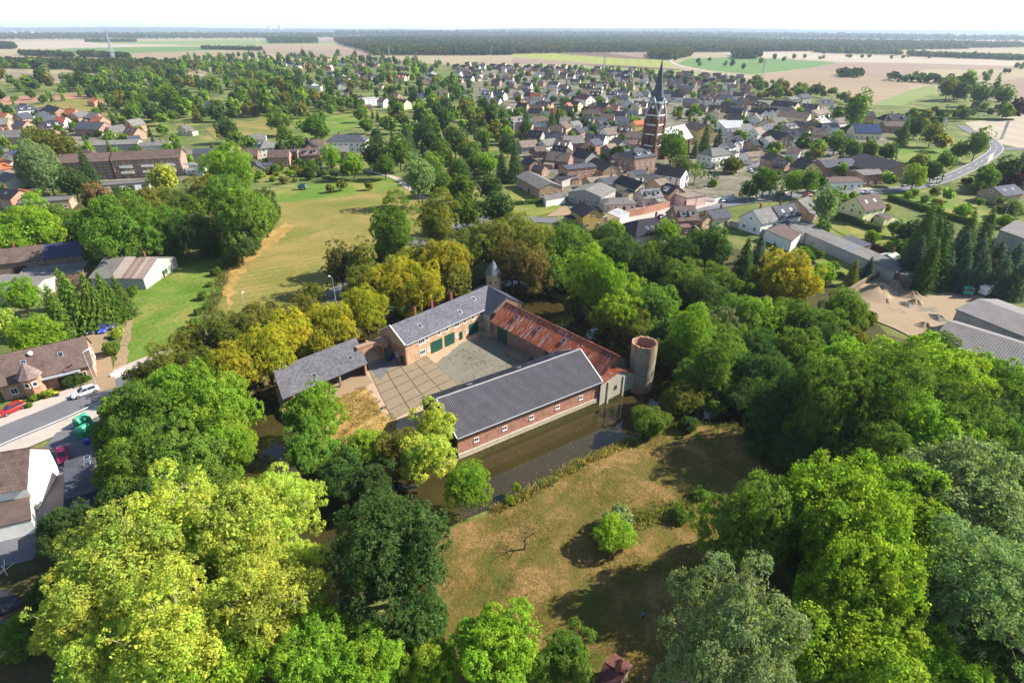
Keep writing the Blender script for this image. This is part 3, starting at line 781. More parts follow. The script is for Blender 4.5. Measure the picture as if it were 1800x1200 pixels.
# the rendered block that closes this barn towards the silo, with pale pilasters
c2, a2, L2 = frame_from_ridge(1070, 646, 1104, 636, 6.9)
e1, e2, e3 = G(1053, 714, -1.2), G(1092, 702, -1.2), G(1111, 690, -1.2)
d = (e3 - e1); ang = math.atan2(d.y, d.x); Lb = d.length; mid = (e1 + e3) / 2
blk = tag(empty('rendered_block', (mid.x, mid.y, 0), ang), 'pale rendered end block between the brick barn and the open silo', 'outbuilding')
mb = MB(); h = Lb / 2
front = [(-h, 0, -1.9), (h, 0, -1.9), (h, 0, 3.6), (0.4, 0, 5.7), (-h, 0, 4.2)]
mb.face(front); mb.face([(p[0], 7.0, p[2]) for p in front[::-1]]); mb.face([(h, 0, -1.9), (h, 7, -1.9), (h, 7, 3.6), (h, 0, 3.6)]); mb.face([(-h, 7, -1.9), (-h, 0, -1.9), (-h, 0, 4.2), (-h, 7, 4.2)])
mb.build('wall', MAT['old_render'], blk)
mb = MB()
for (xa, za, xb, zb) in ((-h - .25, 4.25, .4, 5.82), (.4, 5.82, h + .25, 3.68)): mb.face([(xa, -.3, za), (xb, -.3, zb), (xb, 7.2, zb), (xa, 7.2, za)]); mb.face([(xa, -.3, za - .12), (xb, -.3, zb - .12), (xb, -.3, zb), (xa, -.3, za)])
mb.build('roof', MAT['rusty_sheet'], blk, (.75, .72, .7, 1))
for x in (-h * .55, h * .35): MB().box(x - .22, x + .22, -.16, .02, -1.9, 4.0).build('pilaster', MAT['old_render'], blk)
link('window', window_mesh(.6, .8, 0, 'dark_metal'), blk, loc=(-h * .1, 0, 1.6))

# ---------------------------------------------------------------- dwelling wing (NW)
c, a, L = frame_from_ridge(687, 572, 856, 502, 8.4); w, ze, zr = 8.8, 5.5, 8.4
dw = tag(empty('dwelling_wing', c, a), 'tan brick dwelling wing with grey slate roof and green gates', 'farmhouse'); block(c, a, L, w)
gable_walls(L, w, ze, zr, -1.8).build('wall', MAT['old_brick'], dw, rgb(190, 152, 112))
MB().box(-L / 2 - .03, -L / 2 + .35, -w / 2 - .03, w / 2 + .03, -1.8, 4.2).build('gable_facing', MAT['old_brick'], dw, rgb(150, 96, 72))
for side in (-1, 1):
    rf = roof_slab(L, w, ze, zr, side, .45, .25).build('roof', MAT['weathered_slate'], dw, rgb(86, 85, 91))
    if side < 0:
        for x, s in ((-9, .45), (2.5, .3), (8.5, .62)): put_on_roof('roof_vent', SKYL, rf, w, ze, zr, side, x, s, .2)
    else:
        for x in (-8, -3, 3): link('chimney', CHIM, rf, loc=(x, .3, zr + .2))
    MB().beam((-L / 2 - .3, side * (w / 2 + .5), ze - .12), (-L / 2 - .3, 0, zr + .16), .1).build('verge_board', MAT['white_frame'], dw)
MB().tube([(-L / 2, -w / 2 - .55, ze - .25), (L / 2, -w / 2 - .55, ze - .25)], [.08, .08], 6).build('gutter', MAT['zinc'], dw)
for u in (-8.8, -5.3, -2.9, 2.8, 5.5, 8.2): put_on_wall('window', window_mesh(1.0, 1.15, 1), dw, 0, u, 3.85, L, w)
put_on_wall('window', window_mesh(1.6, 1.15, 2), dw, 0, 0.3, 3.85, L, w); put_on_wall('window', window_mesh(1.8, 1.1, 2), dw, 0, -10.4, 3.7, L, w)
put_on_wall('window', window_mesh(1.6, 1.2, 2), dw, 0, -10.4, .9, L, w)
for u, ww in ((-6.2, 3.4), (-2.2, 3.0), (5.6, 3.0)): put_on_wall('barn_door', door_mesh(ww, 2.9, 'green_door', 8), dw, 0, u, 0, L, w)
put_on_wall('door', door_mesh(1.0, 2.1, 'green_door', 4), dw, 0, 1.4, 0, L, w); put_on_wall('door', door_mesh(1.3, 2.1, 'green_door', 4), dw, 0, 10.6, 0, L, w)
for u in (-8.8, .0, 3.4, 8.0, 8.9): put_on_wall('window', window_mesh(.7, .7, 1), dw, 0, u, 1.2, L, w)
for u in (1.2, -2.2): put_on_wall('window', window_mesh(.8, 1.0, 1), dw, 3, u, 1.2, L, w, off=.04)
put_on_wall('door', door_mesh(1.0, 2.0, 'green_door', 4), dw, 3, 3.0, 0, L, w, off=.04)

# ---------------------------------------------------------------- corner wing with the dark slate roof
c, a, L = frame_from_ridge(856, 503, 889, 521, 8.2); w, ze, zr = 10.4, 5.0, 8.2
cw_ = tag(empty('corner_wing', c, a), 'corner wing with dark slate roof and planked gable above the rusty roof', 'farmhouse'); block(c, a, L, w)
L += 1.0
gable_walls(L, w, ze, zr, -1.8).build('wall', MAT['old_render'], cw_)
for side in (-1, 1): roof_slab(L, w, ze, zr, side, .35, .25).build('roof', MAT['weathered_slate'], cw_, rgb(62, 66, 78))
n = 16
for e in range(n):
    y0, y1 = -w / 2 + w * e / n, -w / 2 + w * (e + 1) / n; zt = min(ze + (zr - ze) * (1 - abs(y0) / (w / 2)), ze + (zr - ze) * (1 - abs(y1) / (w / 2)))
    MB().box(L / 2 + .01, L / 2 + .07 + .02 * (e % 2), y0 + .015, y1 - .015, 3.6, zt + .02).build('plank', MAT['old_wood'], cw_)

# ---------------------------------------------------------------- round tower and silo
tw = tag(empty('round_tower', (-5.2, 145.0, 0)), 'round stone tower with grey cone roof in the moat corner', 'tower'); BLOCK.append((-5.2, 145, 0, 3, 3))
MB().lathe([(2.15, -2), (2.1, 0), (2.02, 7.0)], 28).build('wall', MAT['pale_stone'], tw, smooth=True, weld=True)
MB().lathe([(2.35, 6.95), (2.4, 7.0), (1.2, 8.9), (0.0, 10.6)], 28).build('cone_roof', MAT['weathered_slate'], tw, rgb(112, 112, 116))
for t in (-1.9, -1.2): MB().box(-.2, .2, -.1, .1, 0, .6).build('slit_window', MAT['window_glass'], tw, loc=(2.05 * math.cos(t), 2.05 * math.sin(t), 4.6), rot=(0, 0, t + math.pi / 2))
so = tag(empty('open_silo', (26.9, 100.9, 0)), 'roofless round concrete silo with broken brick rim beside the moat', 'silo'); BLOCK.append((26.9, 100.9, 0, 3.5, 3.5))
def mat_silo():
    t = NT('silo_concrete'); p = t.obj()
    mp = t.n('Mapping'); mp.inputs['Scale'].default_value = (1.3, 1.3, .4); t.l(p, mp.inputs['Vector'])
    f = t.noise(mp.outputs[0], 1.2, 8, .7, .3); g = t.noise(p, 1.1, 8, .75)
    c = t.ramp(f, [(.28, rgb(92, 86, 76)), (.45, rgb(124, 116, 102)), (.62, rgb(146, 134, 110)), (.78, rgb(134, 110, 70))])
    z = t.n('SeparateXYZ'); t.l(p, z.inputs[0])
    low = t.math('MULTIPLY', t.ramp(z.outputs[2], [(0.0, 1), (.5, 0)]), t.ramp(g, [(.4, .2), (.6, 1.0)]))
    top = t.math('MULTIPLY', t.ramp(t.math('DIVIDE', z.outputs[2], 10.0), [(.62, 0), (.95, 1)]), t.ramp(g, [(.4, 0), (.6, .8)]))
    c = t.mix(top, c, rgb(150, 118, 62)); c = t.mix(low, c, rgb(150, 96, 72))
    t.pbsdf(c, .9, t.bump(g, .5, .05), .2)
mat_silo()
mb = MB(); N = 40; rim = [9.75 + rs.uniform(-.14, .16) for _ in range(N)]
def ringp(r, k, z): t = 2 * math.pi * k / N; return (r * math.cos(t), r * math.sin(t), z)
zs = [-2, 0, 2.5, 5, 7.5]
for i in range(len(zs)):
    for k in range(N):
        k2 = (k + 1) % N; za = zs[i]; zb0 = zs[i + 1] if i + 1 < len(zs) else rim[k]; zb1 = zs[i + 1] if i + 1 < len(zs) else rim[k2]
        mb.face([ringp(2.62, k, za), ringp(2.62, k2, za), ringp(2.6, k2, zb1), ringp(2.6, k, zb0)])
mb.build('wall', MAT['silo_concrete'], so, smooth=True, weld=True)
mb = MB()
for k in range(N):
    k2 = (k + 1) % N
    mb.face([ringp(2.6, k, rim[k]), ringp(2.6, k2, rim[k2]), ringp(2.2, k2, rim[k2] - .1), ringp(2.2, k, rim[k] - .1)])
    mb.face([ringp(2.2, k, rim[k] - .1), ringp(2.2, k2, rim[k2] - .1), ringp(2.2, k2, -1), ringp(2.2, k, -1)])
mb.build('brick_lining', MAT['old_brick'], so, rgb(150, 96, 72))
MB().box(-.35, .35, -.1, .1, 0, .6).build('hatch', MAT['brick_dark'], so, loc=(2.6 * math.cos(-.75), 2.6 * math.sin(-.75), .9), rot=(0, 0, -.75 + math.pi / 2))

# ---------------------------------------------------------------- open cart shed (W) and gateway
rA, rB = G(482, 650, 5.6), G(625, 595, 5.6); eA, eB = G(497, 694, 3.2), G(645, 641, 3.2)
d = (rB - rA); ang = math.atan2(d.y, d.x); L = (rB - rA).length; mid = (rA + rB) / 2
M_ = Matrix.Rotation(-ang, 3, 'Z'); off = M_ @ (((eA + eB) / 2) - mid); wy = -off.y
sh = tag(empty('cart_shed', (mid.x, mid.y, 0), ang), 'open fronted cart shed with grey tiled lean-to roof beside the gateway', 'shed'); block(mid + Vector((0, 0, 0)), ang, L, wy * 2)
mb = MB(); S = math.hypot(wy, 2.4); x0, x1 = -L / 2 - .2, L / 2 + .2; sk = off.x
P4 = [(x0 + sk, -wy - .2, 3.2 - .1), (x1 + sk, -wy - .2, 3.2 - .1), (x1, .2, 5.75), (x0, .2, 5.75)]
mb.face(P4, 0, [(x0, 0), (x1, 0), (x1, S), (x0, S)]); mb.face([Vector(p) - Vector((0, 0, .2)) for p in P4[::-1]])
for k in range(4): p, q = Vector(P4[k]), Vector(P4[(k + 1) % 4]); dz = Vector((0, 0, .2)); mb.face([p - dz, q - dz, q, p])
srf = mb.build('roof', MAT['weathered_slate'], sh, rgb(92, 90, 94))
for x, s in ((-3.5, .28), (5.2, .38)): link('roof_vent', SKYL, srf, loc=(x, -wy * (1 - s), 3.2 + 2.5 * s + .02), rot=(math.atan2(2.5, wy), 0, 0))
MB().box(-L / 2, L / 2, -.3, 0, -1.8, 5.45).build('rear_wall', MAT['old_brick'], sh, rgb(150, 104, 78))
for x, k in ((-L / 2, 0), (L / 2 - .4, sk)):
    mb = MB(); q = [(x, -.301, -1.8), (x + k, -wy + .15, 0), (x + k, -wy + .15, 3.0), (x, -.301, 5.4)]
    mb.face(q); mb.face([Vector(p) + Vector((.4, 0, 0)) for p in q[::-1]])
    for i in range(4): p, r_ = Vector(q[i]), Vector(q[(i + 1) % 4]); o = Vector((.4, 0, 0)); mb.face([p, p + o, r_ + o, r_])
    mb.build('side_wall', MAT['old_brick'], sh, rgb(178, 116, 76))
for x in (-4.3, 2.7): MB().box(x - .2, x + .2, -wy + .1, -wy + .5, 0, 3.1).build('post', MAT['concrete'], sh, loc=(sk * .9, 0, 0))
MB().box(-L / 2 + .4, L / 2 - .4, -wy + .12, -wy + .42, 2.75, 3.02).build('lintel_beam', MAT['old_wood'], sh, loc=(sk * .9, 0, 0))
g1, g2 = G(644, 668, 0), G(683, 640, 0)
g1 = Vector((-33.2, 106.6, 0)); g2 = Vector((-28.2, 111.0, 0)); d = g2 - g1; ang = math.atan2(d.y, d.x); Lg = d.length
gt = tag(empty('gateway', (g1 + g2) / 2, ang), 'brick archway with a round opening between cart shed and dwelling', 'gateway')
mb = MB(); hg, rr, zt = Lg / 2 + .9, Lg / 2 - .75, 2.2; arc = [(rr * math.cos(t), zt + rr * .75 * math.sin(t)) for t in [math.pi * k / 12 for k in range(13)]]
topz = 5.0
for y, rev in ((-.5, False), (.5, True)):
    for pts in ([(-hg, 0), (-rr, 0), (-rr, zt), (-hg, zt)], [(rr, 0), (hg, 0), (hg, zt), (rr, zt)]):
        q = [(x, y, z) for x, z in pts]; mb.face(q[::-1] if rev else q)
    for k in range(12):
        (xa, za), (xb, zb) = arc[k], arc[k + 1]; q = [(xb, y, zb), (xa, y, za), (xa * hg / rr, y, topz if abs(xa) < rr * .9 else 3.9), (xb * hg / rr, y, topz if abs(xb) < rr * .9 else 3.9)]; mb.face(q[::-1] if rev else q)
for k in range(12):
    (xa, za), (xb, zb) = arc[k], arc[k + 1]; mb.face([(xa, -.5, za), (xb, -.5, zb), (xb, .5, zb), (xa, .5, za)])
    ta, tb = (topz if abs(xa) < rr * .9 else 3.9), (topz if abs(xb) < rr * .9 else 3.9)
    mb.face([(xb * hg / rr, -.5, tb), (xa * hg / rr, -.5, ta), (xa * hg / rr, .5, ta), (xb * hg / rr, .5, tb)])
mb.face([(-rr, -.5, 0), (-rr, .5, 0), (-rr, .5, zt), (-rr, -.5, zt)]); mb.face([(rr, .5, 0), (rr, -.5, 0), (rr, -.5, zt), (rr, .5, zt)])
mb.build('arch_wall', MAT['old_brick'], gt, rgb(162, 108, 80))
MB().box(-hg, hg, -.65, .65, 5.003, 5.2).build('coping', MAT['old_brick'], gt, rgb(140, 100, 80), scale=(.86, 1, 1))
for s in (-1, 1): link('gate_leaf', door_mesh(1.9, 3.0, 'green_door', 6), gt, loc=(s * (rr - .1), -1.5, 0), rot=(0, 0, math.pi / 2))
for y0 in (-3.4, 3.0): MB().box(-.25, .25, .5, 9, -1.8, .9).build('bridge_parapet', MAT['old_brick'], gt, rgb(150, 104, 80), loc=(y0, 0, 0))
MB().box(-3.2, 2.7, .5, 9.5, -.25, .09).build('bridge_deck', MAT['cobbles'], gt)
# loose things of the courtyard
bn = tag(empty('wheelie_bin', G(691, 633), .4), 'blue wheelie bin by the gable of the dwelling', 'bin')
MB().box(-.3, .3, -.35, .35, .08, 1.0).build('body', MAT['paint'], bn, rgb(40, 70, 170)); MB().box(-.33, .33, -.4, .38, 1.0, 1.08).build('lid', MAT['paint'], bn, rgb(30, 56, 150))
tr = tag(empty('water_trough', G(911, 626), -.8), 'long pale concrete slab lying against the rusty barn', 'slab')
MB().box(-3.2, 3.2, -1.5, 1.5, 0.0, .35).box(-3.0, 3.0, 1.0, 1.5, .35, .8).build('block', MAT['concrete'], tr)
mh = tag(MB().lathe([(0, .075), (.38, .075), (.38, .06)], 16).build('manhole_cover', MAT['dark_metal'], loc=G(671, 718)), 'round iron manhole cover on the slabs', 'manhole')
# ================================================================== VILLAGE
WALLC = {'w': ((rgb(226, 222, 212)), 'white'), 'c': (rgb(216, 200, 166), 'cream'), 'y': (rgb(206, 172, 100), 'yellow'), 'b': (rgb(134, 96, 78), 'brown brick'), 'o': (rgb(172, 122, 92), 'orange brick'), 'r': (rgb(146, 88, 72), 'red brick'),
 'g': (rgb(164, 160, 152), 'grey'), 't': (rgb(180, 148, 112), 'tan brick'), 'p': (rgb(216, 184, 170), 'pink'), 'd': (rgb(104, 78, 66), 'dark brick'), 'l': (rgb(214, 206, 150), 'pale yellow')}
ROOFC = {'k': (rgb(46, 46, 52), 'black'), 's': (rgb(72, 74, 82), 'slate'), 'g': (rgb(108, 105, 101), 'grey'), 'n': (rgb(96, 80, 73), 'brown'), 't': (rgb(122, 108, 95), 'tan'), 'o': (rgb(166, 96, 66), 'orange'), 'r': (rgb(150, 72, 60), 'red'),
 'b': (rgb(52, 56, 82), 'blue'), 'm': (rgb(92, 58, 56), 'maroon'), 'w': (rgb(160, 160, 158), 'pale grey')}
HOUSES = []
_hm = {}
def cached(key, fn):
    if key not in _hm: _hm[key] = fn()
    return _hm[key]
WIN = window_mesh(1.15, 1.35, 1); WIN_S = window_mesh(.9, 1.0, 0); DOORM = door_mesh(1.1, 2.1, 'dark_wood', 0)
def dormer_mesh():
    mb = MB(); mb.box(-.9, .9, -1.0, 1.2, -.3, 1.2, 0); mb.box(-1.05, 1.05, -1.2, 1.3, 1.203, 1.34, 1); mb.face([(-.65, -1.02, .15), (.65, -1.02, .15), (.65, -1.02, 1.0), (-.65, -1.02, 1.0)], 2)
    return mb.mesh('dormer', [MAT['white_frame'], MAT['dark_metal'], MAT['window_glass']])
DORMER = dormer_mesh()
BRICKY = set('borT') | {'t', 'd'}
hr = random.Random(5)
def facing(root_loc, ang, wall, L, w):
    n = {0: Vector((0, -1, 0)), 1: Vector((1, 0, 0)), 2: Vector((0, 1, 0)), 3: Vector((-1, 0, 0))}[wall]
    n = Matrix.Rotation(ang, 3, 'Z') @ n
    return (EYE - Vector(root_loc)).dot(n) > 5

def house(x1, y1, x2, y2, zr=8.5, ze=5.0, w=9.0, wall='w', roof='k', feat='', minL=0, label=None, name='house', cat='house', wmat=None, rmat=None, win=True, c=None, a=None, L=None):
    """gable (default), hip ('h'), flat ('f') house whose ridge runs between two photograph pixels at height zr"""
    if c is None: c, a, L = frame_from_ridge(x1, y1, x2, y2, zr)
    L = max(L, minL); hip = 'h' in feat; flat = 'f' in feat
    if hip: Lr = L; L = L + w * .8
    root = empty(name, c, a); block(c, a, L, w)
    wc, wn_ = WALLC[wall]; rc, rn = ROOFC[roof]
    jit = hr.uniform(.9, 1.08); wc = tuple(min(.85, v * jit) for v in wc[:3]) + (1,); jit = hr.uniform(.85, 1.15); rc = tuple(v * jit for v in rc[:3]) + (1,)
    wm = MAT[wmat] if wmat else MAT['brick' if wall in BRICKY else 'painted_wall']; rm = MAT[rmat or ('flat_roof' if flat else 'roof_tiles')]
    p = proj((c.x, c.y, ze)); dist = p[2]
    if flat:
        MB().box(-L / 2, L / 2, -w / 2, w / 2, 0, zr, skip='bt').build('wall', wm, root, wc)
        mb = MB(); mb.box(-L / 2 - .15, L / 2 + .15, -w / 2 - .15, w / 2 + .15, zr - .1, zr + .12)
        if dist < 330:
            for (xa, xb, ya, yb) in ((-L / 2 - .15, L / 2 + .15, -w / 2 - .15, -w / 2 + .1), (-L / 2 - .15, L / 2 + .15, w / 2 - .1, w / 2 + .15), (-L / 2 - .15, -L / 2 + .1, -w / 2 + .1, w / 2 - .1), (L / 2 - .1, L / 2 + .15, -w / 2 + .1, w / 2 - .1)): mb.box(xa, xb, ya, yb, zr + .121, zr + .3)
        rf = mb.build('roof', rm, root, rc)
        if 's' in feat:
            for i in range(max(2, int(L / 5))): link('skylight', SKYL, rf, loc=(-L / 2 + 3 + 5 * i, 0, zr + .13), scale=(1.3, 1.3, 1))
    elif hip:
        MB().box(-L / 2, L / 2, -w / 2, w / 2, 0, ze, skip='bt').build('wall', wm, root, wc)
        o = .4; x, y, r = L / 2 + o, w / 2 + o, Lr / 2; z0 = ze - .15; mb = MB(); S = math.hypot(y, zr - z0)
        mb.face([(-x, -y, z0), (x, -y, z0), (r, 0, zr), (-r, 0, zr)], 0, [(-x, 0), (x, 0), (r, S), (-r, S)]); mb.face([(x, y, z0), (-x, y, z0), (-r, 0, zr), (r, 0, zr)], 0, [(-x, 0), (x, 0), (r, S), (-r, S)])
        mb.face([(x, -y, z0), (x, y, z0), (r, 0, zr)], 0, [(-y, 0), (y, 0), (0, S)]); mb.face([(-x, y, z0), (-x, -y, z0), (-r, 0, zr)], 0, [(-y, 0), (y, 0), (0, S)])
        mb.box(-x, x, -y, y, z0 - .16, z0 - .002)
        rf = mb.build('roof', rm, root, rc)
    else:
        gable_walls(L, w, ze, zr).build('wall', wm, root, wc)
        mb = MB(); roof_slab(L, w, ze, zr, -1, .4, .25, mb=mb); roof_slab(L, w, ze, zr, 1, .4, .25, mb=mb)
        rf = mb.build('roof', rm, root, rc)
    near = dist < 420
    if win:
        for wl in range(4):
            if not facing(c, a, wl, L, w): continue
            span = L if wl in (0, 2) else w
            step = 3.0 if near else 4.2
            n = max(1, int((span - 1.2) / step)); zs = [1.0] + ([3.7] if ze > 5.2 else []) + ([6.4] if ze > 8 else [])
            if not near and len(zs) > 1: zs = zs[-2:]
            for z in zs:
                for i in range(n):
                    u = (i - (n - 1) / 2) * (span / n)
                    if z == 1.0 and i == n // 2 and near and wl in (0, 2): put_on_wall('door', DOORM, root, wl, u, 0.02, L, w)
                    else: put_on_wall('window', WIN, root, wl, u, z, L, w)
            if wl in (1, 3) and not hip and not flat and zr - ze > 2.2: put_on_wall('window', WIN_S, root, wl, 0, ze + .2, L, w)
    if 'c' in feat or (not flat and hr.random() < .55): link('chimney', CHIM, rf, loc=(hr.uniform(-.3, .3) * L, .25, zr))
    if 'k' in feat and hip:
        for sd in (-1, 1):
            for i in range(3): put_on_roof('skylight', SKYL, rf, w, ze, zr, sd, (i - 1) * 2.2, .4, .1)
    if 'k' in feat and not flat and not hip:
        for sd in (-1, 1):
            for i in range(2): put_on_roof('skylight', SKYL, rf, w, ze, zr, sd, (i - .5) * L * .4, .55, .19)
    if 'd' in feat:
        for sd in (-1, 1):
            nd = 2 if L > 7 else 1
            for i in range(nd):
                q, up = roof_point(w, ze, zr, sd, (i - (nd - 1) / 2) * L * .45, .38, 0); link('dormer', DORMER, rf, loc=q, rot=(0, 0, 0 if sd < 0 else math.pi))
    if label is None and not flat and dist < 620 and hr.random() < .55 and L < 22:
        s_, e_ = hr.choice((-1, 1)), hr.choice((-1, 1)); lw, ld, lh = hr.uniform(3, 5.5), hr.uniform(2.6, 4.2), hr.uniform(2.5, 3.1); xo = e_ * (L / 2 - lw / 2 - .2); y0 = s_ * w / 2; y1 = y0 + s_ * ld
        ex = MB().box(xo - lw / 2, xo + lw / 2, min(y0, y1), max(y0, y1), 0, lh - .05, skip='bt').build('extension', wm, root, wc)
        MB().face([(xo - lw / 2 - .2, y1 + s_ * .25, lh - .15), (xo + lw / 2 + .2, y1 + s_ * .25, lh - .15), (xo + lw / 2 + .2, y0, lh + .55), (xo - lw / 2 - .2, y0, lh + .55)][::-1 if s_ > 0 else 1]).build('extension_roof', MAT['roof_tiles'], ex, tuple(q * hr.uniform(.9, 1.3) for q in rc[:3]) + (1,))
        if facing(c, a, 0 if s_ < 0 else 2, L, w): link('window', WIN_S, ex, loc=(xo, y1, 1.0), rot=(0, 0, 0 if s_ < 0 else math.pi))
    tag(root, label, cat, 'village houses' if name in ('house', 'gabled_house', 'row_house') else None)
    if label is None:
        sz = 'long' if L > 16 else ('small' if L * w < 65 else '')
        rt = {True: 'flat %s roof' % rn, False: ('hipped %s roof' % rn if hip else '%s gabled roof' % rn)}[flat]
        HOUSES.append((root, ' '.join(q for q in (sz, wn_, 'house with', rt) if q), p[0], p[1]))
    return root, rf, L, w, ze, zr, c, a
def shed(*k, **kw):
    kw.setdefault('name', 'outbuilding'); kw.setdefault('cat', 'outbuilding'); return house(*k, **kw)

